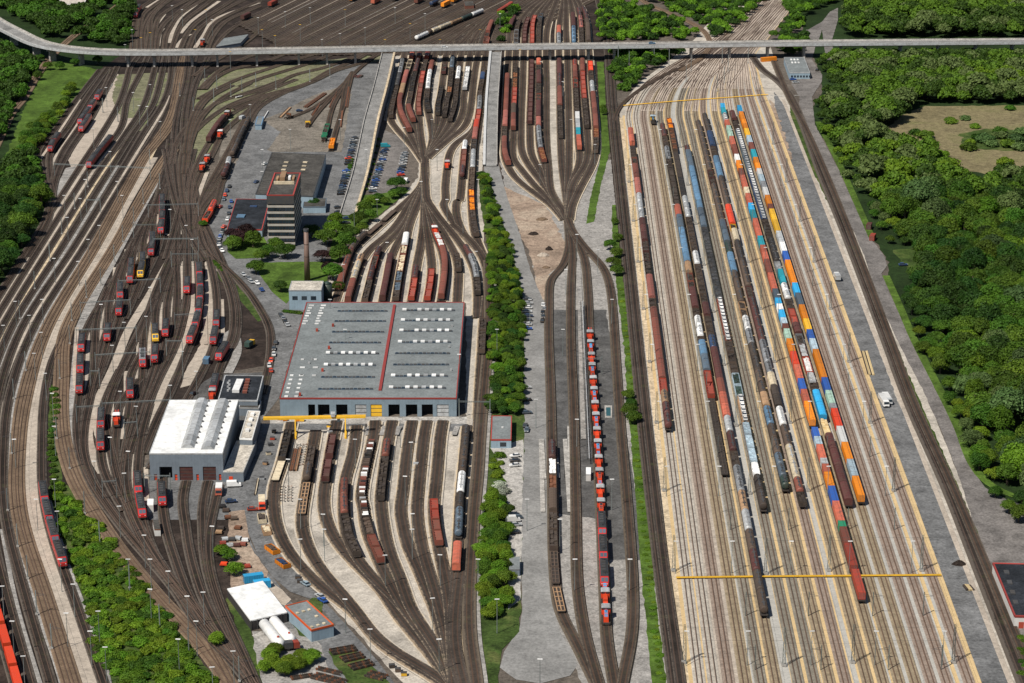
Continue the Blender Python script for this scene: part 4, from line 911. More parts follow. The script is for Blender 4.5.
# yellow portal crane
A0 = np.array(G(264, 437)); B0 = np.array(G(366, 435)); Lc = np.linalg.norm(B0 - A0); hc = 8.3
cr = thing('gantry_crane', 'long yellow gantry crane spanning the storage tracks before the hall', 'crane', (A0[0], A0[1], 0), math.atan2(B0[1] - A0[1], B0[0] - A0[0]))
m = MB()
for yy in (-.6, .6): m.box(0, Lc, yy - .3, yy + .3, hc - .9, hc)
put('main_girder', m.mesh('main_girder'), P['yellow'], cr)
for x in (Lc * .31, Lc * .80):
    for sy in (-1, 1): put('leg', MB().bar((x, sy * .6, hc - .8), (x, sy * 3.4, .4), .32).mesh('leg'), P['yellow'], cr)
    put('end_carriage', MB().box(x - .4, x + .4, -4.2, 4.2, .1, .8).mesh('end_carriage'), P['yellow'], cr)
put('trolley', MB().box(Lc * .66, Lc * .70, -1.4, 1.4, hc + .02, hc + 1.3).mesh('trolley'), P['silver'], cr)
put('cab', MB().box(Lc * .72, Lc * .75, .9, 2.4, hc - 3.0, hc - .9).mesh('cab'), P['pale_blue'], cr)

# ------------------------------------------------------------------ bridges
BH = 9.8
deckpx = [(-45, -2), (-20, 12), (0, 24.5), (18, 33.5), (35, 42), (48, 46), (62, 49), (80, 50.8), (100, 51.7), (130, 52.2), (180, 52), (256, 50.6), (340, 49.2), (400, 48), (512, 46.5), (640, 45), (768, 43.2), (900, 42), (1024, 41), (1120, 40)]
dw = smooth_path(resample([G(x, y, BH) for x, y in deckpx], 8, (300, 700)), 3)
br = thing('road_viaduct', 'long concrete road bridge crossing the whole yard', 'bridge', (0, 0, 0))
put('deck', sweep('deck', dw, [(-6.3, BH - 1.0), (-6.3, BH - .05), (6.3, BH - .05), (6.3, BH - 1.0), (3.5, BH - 1.9), (-3.5, BH - 1.9)], closed=True), M['concrete'], br)
rd = put('roadway', sweep('roadway', dw, [(-4.2, BH - .045), (-4.2, BH), (4.2, BH), (4.2, BH - .045)]), M['deck'], br)
for sgn, nm in ((-1, 'parapet'), (1, 'parapet')):
    c_ = sgn * 6.3
    put(nm, sweep(nm, dw, [(c_ - .18, BH - .9), (c_ - .18, BH + .75), (c_ + .18, BH + .75), (c_ + .18, BH - .9)], closed=True), P['silver'] if sgn > 0 else M['concrete'], br)
    put('footway', sweep('footway', dw, [(sgn * 5.2 - .9, BH - .045), (sgn * 5.2 - .9, BH + .12), (sgn * 5.2 + .9, BH + .12), (sgn * 5.2 + .9, BH - .045)]), M['concrete'], br)
    put('lane_line', sweep('lane_line', dw, [(sgn * 3.9 - .07, BH + .006), (sgn * 3.9 + .07, BH + .006)]), P['white'], br)
for px in (12, 34, 57, 87, 121, 152, 188, 222, 258, 294, 331, 362, 552, 588, 620, 655, 697, 730, 765, 800, 835, 870, 905, 940, 975, 1010):
    i = min(range(len(dw)), key=lambda k: abs(PJ(dw[k][0], dw[k][1], BH)[0] - px))
    p = dw[i]; d = dw[min(i + 1, len(dw) - 1)] - dw[i - 1]; rz = math.atan2(d[1], d[0])
    q = put('pier', MB().box(-.7, .7, -2.6, 2.6, 0, BH - 1.85).mesh('pier'), M['concrete'], br, (p[0], p[1], 0), rz)
    put('pier_head', MB().box(-.9, .9, -4.4, 4.4, BH - 2.6, BH - 1.8).mesh('pier_head'), M['concrete'], q)
def build_ramp(name, label, pxh, wd, pl, pr, split=0):
    pts = [np.array(G(x, y, h)) for x, y, h in pxh]; hs = [h for _, _, h in pxh]
    w = smooth_path(resample(pts, 6), 2)
    dd = np.concatenate([[0], np.cumsum(np.linalg.norm(np.diff(np.array(pts), axis=0), axis=1))])
    s = np.concatenate([[0], np.cumsum(np.linalg.norm(np.diff(w, axis=0), axis=1))]); z = np.interp(s / s[-1] * dd[-1], dd, hs)
    t = thing(name, label, 'ramp', (0, 0, 0))
    def sw(nm, prof, mat, closed=True):
        me = sweep(nm, w, [(u, 0) for u, _ in prof], closed=closed); n = len(prof); co = np.zeros(len(me.vertices) * 3); me.vertices.foreach_get('co', co); co = co.reshape(-1, 3)
        for i in range(len(w)):
            for j, (u, zz) in enumerate(prof): co[i * n + j, 2] = 0 if zz == 'g' else z[i] + zz
        me.vertices.foreach_set('co', co.ravel()); me.update(); return put(nm, me, mat, t)
    h = wd / 2
    sw('ramp_body', [(-h - .3, 'g'), (-h - .3, -.08), (h + .3, -.08), (h + .3, 'g')], M['concrete'])
    sw('roadway', [(-h, -.04), (-h, .0), (h, .0), (h, -.04)], M['deck'])
    for sgn, m_, ww in ((-1, pl[0], pl[1]), (1, pr[0], pr[1])):
        c_ = sgn * (h + .3 - ww / 2 + .02)
        sw('parapet', [(c_ - ww / 2, -.6), (c_ - ww / 2, .85), (c_ + ww / 2, .85), (c_ + ww / 2, -.6)], m_)
    return w
build_ramp('western_ramp', 'straight concrete ramp descending from bridge to depot road', [(388.5, 53.5, BH - .03), (381, 85, BH - 1.5), (371.5, 120, 6.2), (361, 171, 2.2), (348, 215, .45)], 8.2, (M['cream_edge'], 1.3), (M['concrete'], .4))
build_ramp('centre_ramp', 'straight concrete ramp descending from bridge between two sorting yards', [(495.5, 52, BH - .03), (493.5, 75, BH - 1.0), (491.5, 103, 6.5), (490.5, 135, 3.2), (490, 166, .45)], 7.4, (M['concrete'], .4), (P['white'], 1.5))  # right parapet is white: sun on its inner face put into the colour

# ------------------------------------------------------------------ trees and shrubs
M['leaf_dark'] = leaf_mat('dark broadleaf foliage', (.018, .05, .008), (.05, .108, .012))
M['leaf_mid'] = leaf_mat('green broadleaf foliage', (.036, .088, .008), (.10, .18, .015))
M['leaf_light'] = leaf_mat('fresh green foliage', (.075, .15, .008), (.165, .265, .018))
M['leaf_pale'] = leaf_mat('pale willow foliage', (.055, .10, .025), (.12, .18, .055))
M['leaf_purple'] = leaf_mat('dark purple foliage', (.025, .012, .012), (.05, .02, .02))
M['leaf_white'] = leaf_mat('white blossom', (.35, .38, .28), (.6, .62, .5))
M['bark'] = paint('bark', (.09, .065, .045), .9, wear=.3)
def crown_arrays(seed, r=1.0, flat=.85, clumps=26, leaves=2200, size=.105, ragged=.28):
    rg = np.random.default_rng(seed)
    c = rg.normal(size=(clumps, 3)); c /= np.linalg.norm(c, axis=1)[:, None]; c[:, 2] = np.abs(c[:, 2]) * 1.0 - .25
    c *= (.55 + rg.random((clumps, 1)) * .22); cr_ = .26 + rg.random(clumps) * ragged
    k = rg.integers(0, clumps, leaves); d = rg.normal(size=(leaves, 3)); d /= np.linalg.norm(d, axis=1)[:, None]
    d[:, 2] = np.where(rg.random(leaves) < .75, np.abs(d[:, 2]), d[:, 2])
    p = c[k] + d * (cr_[k] * (.75 + .3 * rg.random(leaves)))[:, None]
    p[:, 2] *= flat
    nrm = d + rg.normal(size=(leaves, 3)) * .45; nrm /= np.linalg.norm(nrm, axis=1)[:, None]
    a = np.cross(nrm, rg.normal(size=(leaves, 3))); a /= np.linalg.norm(a, axis=1)[:, None]; b = np.cross(nrm, a)
    s = (size * (.6 + .8 * rg.random(leaves)))[:, None]
    q = np.stack([p + a * s, p + b * s * .8, p - a * s, p - b * s * .8], 1)
    return q * r
def mesh_from_quads(name, q):
    n = len(q); me = bpy.data.meshes.new(name); me.vertices.add(n * 4); me.vertices.foreach_set('co', q.reshape(-1).astype(np.float32))
    me.loops.add(n * 4); me.loops.foreach_set('vertex_index', np.arange(n * 4, dtype=np.int32))
    me.polygons.add(n); me.polygons.foreach_set('loop_start', np.arange(0, n * 4, 4, dtype=np.int32)); me.polygons.foreach_set('loop_total', np.full(n, 4, dtype=np.int32))
    me.update(calc_edges=True); return me
CROWN = []
for i in range(9):
    CROWN.append(mesh_from_quads('crown', crown_arrays(100 + i, flat=(.95, 1.1, .85, 1.25, .8, 1.0, 1.1, .9, 1.3)[i], clumps=(44, 60, 36, 50, 70, 30, 90, 55, 40)[i], leaves=5200, size=.058, ragged=(.2, .12, .25, .15, .1, .3, .08, .15, .15)[i])))
    CROWN[-1].materials.append(M['leaf_mid'])
BUSH = []
for i in range(4):
    BUSH.append(mesh_from_quads('bush_crown', crown_arrays(200 + i, flat=.8, clumps=26, leaves=1700, size=.10))); BUSH[-1].materials.append(M['leaf_mid'])
CON = []
for i in range(2):
    rg = np.random.default_rng(300 + i); n = 1500; zz = rg.random(n) ** 1.3; ang = rg.random(n) * 6.283
    lay = 1 - .35 * np.abs(np.sin(zz * 22)); rr = (1 - zz) * .42 * lay * (.7 + .35 * rg.random(n)) + .02
    p = np.stack([rr * np.cos(ang), rr * np.sin(ang), zz], 1); d = np.stack([np.cos(ang), np.sin(ang), .6 + 0 * ang], 1) + rg.normal(size=(n, 3)) * .3
    d /= np.linalg.norm(d, axis=1)[:, None]; a = np.cross(d, rg.normal(size=(n, 3))); a /= np.linalg.norm(a, axis=1)[:, None]; b = np.cross(d, a); s = (.045 * (.6 + .7 * rg.random(n)))[:, None]
    CON.append(mesh_from_quads('conifer_crown', np.stack([p + a * s, p + b * s, p - a * s, p - b * s], 1))); CON[-1].materials.append(M['leaf_dark'])
m = MB(); m.cone(0, 0, 0, .55, .05, .032, 7)
for i in range(5):
    an_ = i * 1.256 + .3; m.bar((0, 0, .38 + .03 * i), (.28 * math.cos(an_), .28 * math.sin(an_), .62 + .04 * i), .014)
TRUNK = m.mesh('trunk'); TRUNK.materials.append(M['bark'])
NT = [0]
def tree(x, y, h, r, leaf='leaf_mid', label=None, group=None, kind='tree', cat='tree'):
    NT[0] += 1; i = NT[0]
    t = thing(kind, label, cat, (x, y, 0), random.random() * 6.28, group)
    o = put('trunk', TRUNK, M['bark'], t); o.scale = (h * .9, h * .9, h)
    c = put('crown', CROWN[(i * 5 + i // 9) % 9], M[leaf], t); c.location = (0, 0, h - r * .95 if h > 2 * r else h * .5); c.scale = (r * random.uniform(.92, 1.1), r * random.uniform(.92, 1.1), min(r * 1.05, h * .5))
    return t
def bush(x, y, r, leaf='leaf_light', label=None, group=None, hk=.8):
    NT[0] += 1; i = NT[0]
    t = put('bush', BUSH[i % 4], M[leaf], None, (x, y, r * .35 * hk), random.random() * 6.28); t.scale = (r, r, r * hk)
    tag(t, label, 'bush', group); return t
def inpoly(x, y, P_):
    c = False; j = len(P_) - 1
    for i in range(len(P_)):
        if (P_[i][1] > y) != (P_[j][1] > y) and x < (P_[j][0] - P_[i][0]) * (y - P_[i][1]) / (P_[j][1] - P_[i][1]) + P_[i][0]: c = not c
        j = i
    return c
def scatter(polypx, sp, holes=(), jit=.45):
    P_ = [G(*p) for p in polypx]; H_s = [[G(*p) for p in h] for h in holes]
    xs = [p[0] for p in P_]; ys = [p[1] for p in P_]; out = []; row = 0; y = min(ys)
    while y < max(ys):
        x = min(xs) + (sp / 2 if row % 2 else 0)
        while x < max(xs):
            qx = x + random.gauss(0, jit * sp * .5); qy = y + random.gauss(0, jit * sp * .5)
            if inpoly(qx, qy, P_) and not any(inpoly(qx, qy, h) for h in H_s): out.append((qx, qy))
            x += sp
        y += sp * .87; row += 1
    return out
LEAFN = {'leaf_dark': 'dark green', 'leaf_mid': 'mid green', 'leaf_light': 'fresh light green', 'leaf_pale': 'pale grey green', 'leaf_purple': 'dark purple', 'leaf_white': 'white flowering'}
wood = pp('812,-20 1060,-20 1060,560 1000,507 982,487 972,470 959,430 939,388 917,345 901,310 893,288 893,262 890,246 864,208 848,182 828,150 818,128 816,108 826,92 826,76 816,55 842,10')
reeds = [pp('882,133 905,116 925,106 1100,106 1100,150 1100,186 985,184 955,178 930,160 900,150'), pp('886,272 890,248 905,248 912,262 906,300 896,300'),
         pp('806,58 806,30 840,0 846,20 836,45 840,60'), pp('846,104 852,120 846,122 838,108')]
pts = scatter(wood, 9.6, reeds)
pts = [(x, y, PJ(x, y)) for x, y in pts]; pts.sort(key=lambda q: -q[2][1])
far = []; nw = 0
for x, y, (sx_, sy_) in pts:
    u = noise_v = math.sin(x * .021 + 1.3) * math.cos(y * .017) + random.gauss(0, .45)
    leaf = 'leaf_dark' if u < -.35 else 'leaf_mid' if u < .6 else ('leaf_light' if random.random() < .6 else 'leaf_pale')
    if sy_ < 215 and random.random() < .3: leaf = 'leaf_pale' if random.random() < .45 else 'leaf_dark'
    r = random.uniform(4.6, 7.4) * (1.15 if leaf == 'leaf_pale' else 1); h = r * random.uniform(1.7, 2.3)
    edge = not all(inpoly(x + dx, y, [G(*p) for p in wood]) for dx in (-9,))
    if edge: r *= .6; h *= .55
    if sy_ > 45.5:
        lim = (sy_ - 47.0) / 1.42
        if h > lim and sy_ < 85: h = max(3.2, lim); r = min(r, h * .62)
        if sy_ < 51: continue
    elif sy_ > 38: continue
    if nw < 290 and sx_ < 1045:
        nw += 1
        tree(x, y, h, r, leaf, '%s broadleaf tree %s the %s of the eastern wood' % (LEAFN[leaf], 'at the edge of' if edge else 'inside', 'upper half' if sy_ < 260 else 'middle' if sy_ < 340 else 'lower third' if sy_ < 430 else 'lowest corner'), 'trees of the eastern wood', 'broadleaf_tree')
    else: far.append((x, y, h, r, leaf))
def joined_wood(name, lst, label, cat='wood'):
    """far trees that read as one mass: crowns joined, one object per leaf colour under one root"""
    t = thing(name, label, cat, (0, 0, 0)); t['kind'] = 'stuff'
    for leaf in sorted(set(q[4] for q in lst)):
        qs = []
        for j, (x, y, h, r, lf) in enumerate(lst):
            if lf != leaf: continue
            q = crown_arrays(400 + j % 9, clumps=40, leaves=1100, size=.115, ragged=.14).copy(); a = j * 1.7; ca, sa = math.cos(a), math.sin(a)
            X = q[..., 0] * ca - q[..., 1] * sa; Y = q[..., 0] * sa + q[..., 1] * ca
            qs.append(np.stack([X * r + x, Y * r + y, q[..., 2] * r + max(h - r, r * .3)], -1))
        me = mesh_from_quads('foliage', np.concatenate(qs)); me.materials.append(M[leaf]); o = put('foliage', me, None, t); o['kind'] = 'stuff'
    return t
joined_wood('far_eastern_wood', far, 'far part of the dense wood right of the yard')
# western woods
ww1 = pp('-60,-40 135,-40 133,2 130,30 128,44 118,46 100,45 70,43 50,38 36,30 22,20 0,10 -60,0')
ww1h = [pp('122,-10 108,8 84,22 62,40 74,42 95,30 118,14 134,0 134,-10'), pp('56,-8 96,-8 96,12 56,12')]
ww2 = pp('-60,30 0,38 20,48 36,56 34,80 22,100 10,118 0,140 -60,200')
ww3 = pp('-60,165 0,172 20,160 34,150 39,172 44,196 42,214 22,255 0,284 -60,340')
ww4 = pp('42,122 55,118 70,92 78,84 74,98 57,124 40,146 34,152 14,166 6,168 22,150 32,130')
lw = []
for poly, hl in ((ww1, ww1h), (ww2, []), (ww3, [])):
    for x, y in scatter(poly, 8.8, hl):
        if min(np.hypot(dw[:, 0] - x, dw[:, 1] - y)) > 13: lw.append((x, y))
lw = sorted(lw, key=lambda q: -PJ(*q)[1])
far = []
for i, (x, y) in enumerate(lw):
    leaf = random.choice(['leaf_dark', 'leaf_dark', 'leaf_mid']); r = random.uniform(4.2, 6.4); h = r * random.uniform(1.6, 2.1)
    if i < 130: tree(x, y, h, r, leaf, '%s tree in the wood left of the main lines' % LEAFN[leaf], 'trees of the western wood', 'woodland_tree')
    else: far.append((x, y, h, r, leaf))
joined_wood('far_western_wood', far, 'dark wood on both sides of the bridge at upper left')
for i, (x, y) in enumerate(scatter(ww4, 6.5)):
    leaf = random.choice(['leaf_mid', 'leaf_light']); tree(x, y, random.uniform(5, 8), random.uniform(3, 4.2), leaf, '%s small tree on the green strip beside curved branch line' % LEAFN[leaf], 'small trees along the branch line', 'small_tree')
for x, y in ((75, 66), (98, 64), (60, 70), (40, 62), (48, 70), (38, 80)):
    a = G(x, y); tree(a[0], a[1], 6, 3.4, 'leaf_mid', 'small tree on the grass just below the bridge', 'small trees below the bridge', 'small_tree')
# northern woods between the yards, above and below the bridge
nn_ = []
for poly, hl in ((pp('603,-40 790,-40 765,0 738,28 715,40 600,42'), [pp('626,-15 650,3 690,18 712,30 712,42 700,42 690,30 660,18 626,5')]), (pp('612,52 684,52 672,60 645,78 622,94 616,92 610,70'), []), (pp('772,40 806,40 800,56 780,56'), []), (pp('775,-30 800,-30 838,0 815,10 800,30 790,36 776,36 786,15'), []), (pp('500,18 512,8 520,10 506,40 498,44'), [])):
    nn_ += scatter(poly, 8.0, hl)
far = [(x, y, random.uniform(5, 9), random.uniform(3, 5), random.choice(['leaf_mid', 'leaf_dark', 'leaf_light'])) for x, y in nn_]
joined_wood('northern_wood', far, 'bushy green wood beside the fan of tracks at the bridge')
# shrubs in the reed bed
for x, y, r in ((893, 162, 7), (925, 138, 6), (915, 135, 5), (950, 123, 5), (965, 120, 4), (1010, 110, 4), (1000, 138, 6), (985, 142, 7), (968, 150, 6), (940, 158, 6), (948, 168, 8), (1005, 165, 6), (1020, 150, 6), (925, 165, 6), (900, 175, 8), (975, 128, 4), (1016, 142, 6), (1008, 147, 6), (978, 139, 5), (992, 146, 5), (1000, 133, 5), (1022, 135, 6), (970, 144, 4)):
    a = G(x, y); leaf = random.choice(['leaf_light', 'leaf_mid', 'leaf_pale']); bush(a[0], a[1], r * .85, leaf, '%s round bush in the brown reed clearing' % LEAFN[leaf], 'bushes in the reed clearing')
# scrub between the left tracks
sc_ = scatter(pp('52,494 58,484 68,494 90,516 120,552 148,590 186,642 212,686 108,690 92,640 78,580 62,530'), 4.3)
for x, y in sc_:
    leaf = random.choice(['leaf_mid', 'leaf_light', 'leaf_light', 'leaf_light']); r = random.uniform(1.7, 3.1)
    bush(x, y, r, leaf, '%s bush in the %s of the scrub between the left tracks' % (LEAFN[leaf], 'upper tip' if PJ(x, y)[1] < 540 else 'middle' if PJ(x, y)[1] < 610 else 'lower part'), 'scrub bushes between the left tracks')
for i in range(17):
    x = 54 + 2 * math.sin(i * .5) - i * .1; y = 391 + i * 5.8; a = G(x, y); bush(a[0], a[1], random.uniform(1.5, 2.3), 'leaf_mid', 'small bush in the thin hedge between the left main tracks', 'bushes of the thin left hedge')
# centre hedgerow
hd = scatter(pp('481,176 489,182 498,215 510,250 522,300 522,345 524,380 524,415 490,415 492,350 490,250'), 4.6)
for x, y in hd:
    leaf = random.choice(['leaf_mid', 'leaf_light', 'leaf_mid', 'leaf_dark']); tree(x, y, random.uniform(3.2, 6.0), random.uniform(2.0, 3.3), leaf, '%s tree in the %s of the hedgerow left of the centre road' % (LEAFN[leaf], 'upper third' if PJ(x, y)[1] < 255 else 'middle' if PJ(x, y)[1] < 335 else 'lower third'), 'hedgerow trees along the centre road', 'hedgerow_tree')
for x, y in scatter(pp('484,505 505,490 510,520 508,600 503,622 483,618 482,560'), 4.6):
    leaf = random.choice(['leaf_light', 'leaf_light', 'leaf_mid']); tree(x, y, random.uniform(3.5, 6), random.uniform(2.6, 3.6), leaf, '%s tree in the lower clump left of the centre road' % LEAFN[leaf], 'lower hedgerow trees', 'hedgerow_tree')
for x, y in ((499, 487), (503, 493), (499, 495)): a = G(x, y); bush(a[0], a[1], 2.8, 'leaf_white', 'white flowering bush below the small parking office', 'white flowering bushes')
for x, y in scatter(pp('488,455 500,452 504,480 490,500 486,480'), 5): bush(x, y, random.uniform(1.4, 2.6), 'leaf_light', 'low green bush on the bank below the parking office', 'bushes below the parking office')
# shrubs on the strip left of the bypass line
for x, y, r in ((610, 250, 3.4), (616, 258, 3.2), (613, 268, 3.6), (617, 276, 3.6), (618, 242, 2.6), (615, 225, 2.2), (628, 400, 3.0), (631, 408, 2.6), (630, 418, 3.6), (634, 424, 3.4), (603, 110, 2.2), (604, 115, 2.6)):
    a = G(x, y); tree(a[0], a[1], r * 1.7, r, 'leaf_mid', 'small green tree on the grass strip beside the dark bypass track at %s' % ('its middle' if 350 < y else 'its upper end' if y < 150 else 'the disused platform'), 'trees on the central grass strip', 'small_tree')
for i in range(70):
    y = 290 + i * 5.9; x = np.interp(y, [290, 350, 430, 520, 600, 700], [621, 629, 636, 644, 652, 664]) + random.uniform(-2.5, 2.5); a = G(x, y)
    if not 395 < y < 430: bush(a[0], a[1], random.uniform(.7, 1.5), 'leaf_light', 'low green bush on the narrow grass strip along bypass track', 'low bushes on the grass strip', .5)
# park trees round the tower
for x, y, r, lf in ((233, 250, 5, 'leaf_mid'), (240, 246, 5.5, 'leaf_purple'), (247, 240, 5, 'leaf_purple'), (253, 247, 5, 'leaf_mid'), (232, 239, 4, 'leaf_purple'), (256, 274, 4.5, 'leaf_mid'), (262, 262, 4, 'leaf_mid'), (281, 292, 4, 'leaf_dark'), (285, 258, 5.2, 'leaf_mid'),
                  (276, 252, 4.5, 'leaf_mid'), (268, 258, 4, 'leaf_mid'), (322, 262, 4.5, 'leaf_purple'), (326, 245, 5.5, 'leaf_mid'), (334, 236, 5, 'leaf_light'), (340, 262, 5.5, 'leaf_mid'), (333, 280, 5.5, 'leaf_mid'), (328, 273, 3.5, 'leaf_purple'), (346, 250, 5.5, 'leaf_mid'),
                  (352, 240, 5, 'leaf_mid'), (358, 226, 5, 'leaf_mid'), (364, 214, 4.5, 'leaf_mid'), (371, 208, 4.2, 'leaf_light'), (378, 203, 3.6, 'leaf_mid'), (385, 205, 3, 'leaf_mid'), (397, 190, 5, 'leaf_mid'), (401, 196, 3.6, 'leaf_mid'), (394, 199, 3.6, 'leaf_mid'),
                  (312, 238, 4.4, 'leaf_dark'), (314, 208, 3.5, 'leaf_dark'), (338, 292, 3.5, 'leaf_mid'), (345, 235, 4, 'leaf_mid'), (203, 227, 2.5, 'leaf_mid'), (336, 225, 4, 'leaf_light'), (327, 292, 3, 'leaf_purple'), (370, 222, 4, 'leaf_mid'), (362, 234, 4, 'leaf_mid')):
    a = G(x, y); tree(a[0], a[1], r * 1.6, r, lf, '%s tree of the green belt around the control tower and chimney' % LEAFN[lf], 'trees around the control tower', 'park_tree')
for v in ('378,140 374,160 370,175 366,190', '214,262 222,272', '352,160 347,178', '285,312 300,314'):
    for i in range(10):
        q = pp(v); u = i / 9 * (len(q) - 1); k_ = min(int(u), len(q) - 2); x = q[k_][0] + (q[k_ + 1][0] - q[k_][0]) * (u - k_); y = q[k_][1] + (q[k_ + 1][1] - q[k_][1]) * (u - k_)
        a = G(x, y); bush(a[0], a[1], random.uniform(1.0, 1.6), 'leaf_mid', 'clipped green bush in a row beside the parked cars', 'bushes beside the car parks')
for x, y in ((264, 672), (272, 668), (281, 671), (290, 668), (298, 671), (306, 666), (312, 662), (270, 660), (285, 676), (302, 660), (275, 655), (235, 575), (228, 560), (222, 555), (217, 645)):
    a = G(x, y); r = random.uniform(2.2, 3.2); tree(a[0], a[1], r * 1.5, r, 'leaf_light', 'small light green tree near the white tanks at the bottom', 'trees near the white tanks', 'small_tree')
for i in range(10):
    a = G(1021 + i % 3 * 4, 640 + i * 4); bush(a[0], a[1], 1.8, 'leaf_mid', 'green bush at the lower right corner', 'bushes at the lower right corner')
# ------------------------------------------------------------------ rolling stock
MC = {}
def cached(key, fn):
    if key not in MC: MC[key] = fn()
    return MC[key]
def rl(L): return round(L * 2) / 2
def bogie_mesh():
    m = MB()
    for sy in (-1, 1): m.box(-1.25, 1.25, sy * 1.0 - .12, sy * 1.0 + .12, .35, .75)
    m.box(-.25, .25, -1.0, 1.0, .5, .8)
    return m.mesh('bogie')
def wheel_mesh():
    m = MB()
    for x in (-.9, .9):
        for sy in (-1, 1): m.prof_x([], 0, 0) if False else m.prism([(x + .46 * math.cos(a), sy * .78 - .07, .46 + .46 * math.sin(a)) for a in [2 * math.pi * i / 10 for i in range(10)]][::1], [(x + .46 * math.cos(a), sy * .78 + .07, .46 + .46 * math.sin(a)) for a in [2 * math.pi * i / 10 for i in range(10)]])
        m.bar((x, -.75, .46), (x, .75, .46), .08)
    return m.mesh('wheels')
def underframe_mesh(L, z=1.05, w=1.3):
    m = MB(); h = L / 2
    m.box(-h + .3, h - .3, -w, w, z - .22, z)
    for s in (-1, 1):
        m.box(s * (h - .15) - .15, s * (h - .15) + .15, -1.25, 1.25, z - .35, z - .02)
        for y in (-.87, .87): m.bar((s * (h - .1), y, z - .15), (s * (h + .28), y, z - .15), .14, 6)
    return m.mesh('underframe')
def add_running_gear(t, L, rt, z=1.05):
    put('underframe', cached(('uf', rl(L), z), lambda: underframe_mesh(rl(L), z)), P['underframe'], t)
    for s in (-1, 1):
        b = put('bogie', cached('bogie', bogie_mesh), P['underframe'], t, (s * (L / 2 - 2.4), 0, 0))
        put('wheels', cached('wheels', wheel_mesh), P['rust'], b)
def mk_box(L):
    h = rl(L) / 2 - .25; m = MB(); w = 1.38
    prof = [(-w, 1.08), (w, 1.08), (w, 3.3), (-w, 3.3)]; m.prof_x(prof, -h, h)
    n = max(4, int(2 * h / 1.25))
    for i in range(n + 1):
        x = -h + .06 + (2 * h - .12) * i / n
        for s in (-1, 1): m.box(x - .05, x + .05, s * (w + .035) - .04, s * (w + .035) + .04, 1.15, 3.25)
    return m.mesh('body')
def mk_boxroof(L):
    h = rl(L) / 2 - .22; m = MB(); w = 1.44
    prof = [(-w, 3.28), (w, 3.28), (w, 3.42), (.95, 3.82), (0, 3.98), (-.95, 3.82), (-w, 3.42)]; m.prof_x(prof, -h, h)
    n = max(3, int(2 * h / 2.2))
    for i in range(1, n):
        x = -h + 2 * h * i / n; m.prof_x([(-.9, 3.8), (.9, 3.8), (.9, 3.9), (0, 4.04), (-.9, 3.9)], x - .06, x + .06)
    return m.mesh('roof')
def mk_gon(L, H=2.75, w=1.4):
    h = rl(L) / 2 - .25; m = MB(); t_ = .1
    m.box(-h, h, -w, w, 1.08, 1.2)
    for s in (-1, 1): m.box(-h, h, s * w - (t_ if s > 0 else 0), s * w + (0 if s > 0 else t_), 1.201, H); m.box(s * h - (t_ if s > 0 else 0), s * h + (0 if s > 0 else t_), -w + t_ + .002, w - t_ - .002, 1.2, H + .15)
    n = max(4, int(2 * h / 1.5))
    for i in range(n + 1):
        x = -h + .08 + (2 * h - .16) * i / n
        for s in (-1, 1): m.box(x - .07, x + .07, s * (w + .06) - .06, s * (w + .06) + .055, 1.1, H - .02)
    return m.mesh('body')
def mk_load(L, seed, H=2.2):
    rg = random.Random(seed); h = rl(L) / 2 - .45; m = MB(); n = max(4, int(h * 1.3)); 
    for i in range(n):
        x0 = -h + 2 * h * i / n; x1 = x0 + 2 * h / n - .003
        for s in (-1, 1):
            a, b = (-1.25, -.003) if s < 0 else (.003, 1.25); z = H + rg.uniform(-.5, .4)
            m.prism([(x0, a, 1.25), (x1, a, 1.25), (x1, b, 1.25), (x0, b, 1.25)], [(x0, a, z + rg.uniform(-.2, .2)), (x1, a, z + rg.uniform(-.2, .2)), (x1, b, z + rg.uniform(-.1, .4)), (x0, b, z + rg.uniform(-.1, .4))])
    return m.mesh('load')
def mk_hopperin(L):
    h = rl(L) / 2 - .4; m = MB(); n = 4
    for i in range(n + 1):
        x = -h + 2 * h * i / n; m.prism([(x - .9 if i else x, -1.28, 1.3), (x + .9 if i < n else x, -1.28, 1.3), (x + .9 if i < n else x, 1.28, 1.3), (x - .9 if i else x, 1.28, 1.3)],
                                        [(x - .12, -1.28, 2.7), (x + .12, -1.28, 2.7), (x + .12, 1.28, 2.7), (x - .12, 1.28, 2.7)])
    return m.mesh('hopper_saddle')
def mk_tank(L):
    h = rl(L) / 2 - .45; m = MB(); r = 1.42; cz = 2.55
    m.loft_x([(-h, ring(.35, 0, cz)), (-h + .12, ring(1.0, 0, cz)), (-h + .45, ring(r, 0, cz)), (h - .45, ring(r, 0, cz)), (h - .12, ring(1.0, 0, cz)), (h, ring(.35, 0, cz))])
    return m.mesh('tank_barrel', False)
def mk_tanktop(L):
    h = rl(L) / 2 - 1.3; m = MB()
    m.box(-h, h, -.2, .2, 4.0, 4.05); m.cone(0, 0, 3.8, 4.25, .38, .38, 10)
    for k in (-.6, .6): m.box(h * k - .5, h * k + .5, -.6, .6, 3.96, 4.02)
    m.bar((-.6, -1.5, 1.1), (-.35, -1.15, 3.9), .05); m.bar((.0, -1.5, 1.1), (.2, -1.15, 3.9), .05)
    return m.mesh('walkway')
def mk_bands(L):
    h = rl(L) / 2 - .45; m = MB(); r = 1.46
    for k in (-.85, -.42, 0.02, .42, .85): m.loft_x([(h * k - .06, ring(r, 0, 2.55)), (h * k + .06, ring(r, 0, 2.55))])
    return m.mesh('barrel_bands')
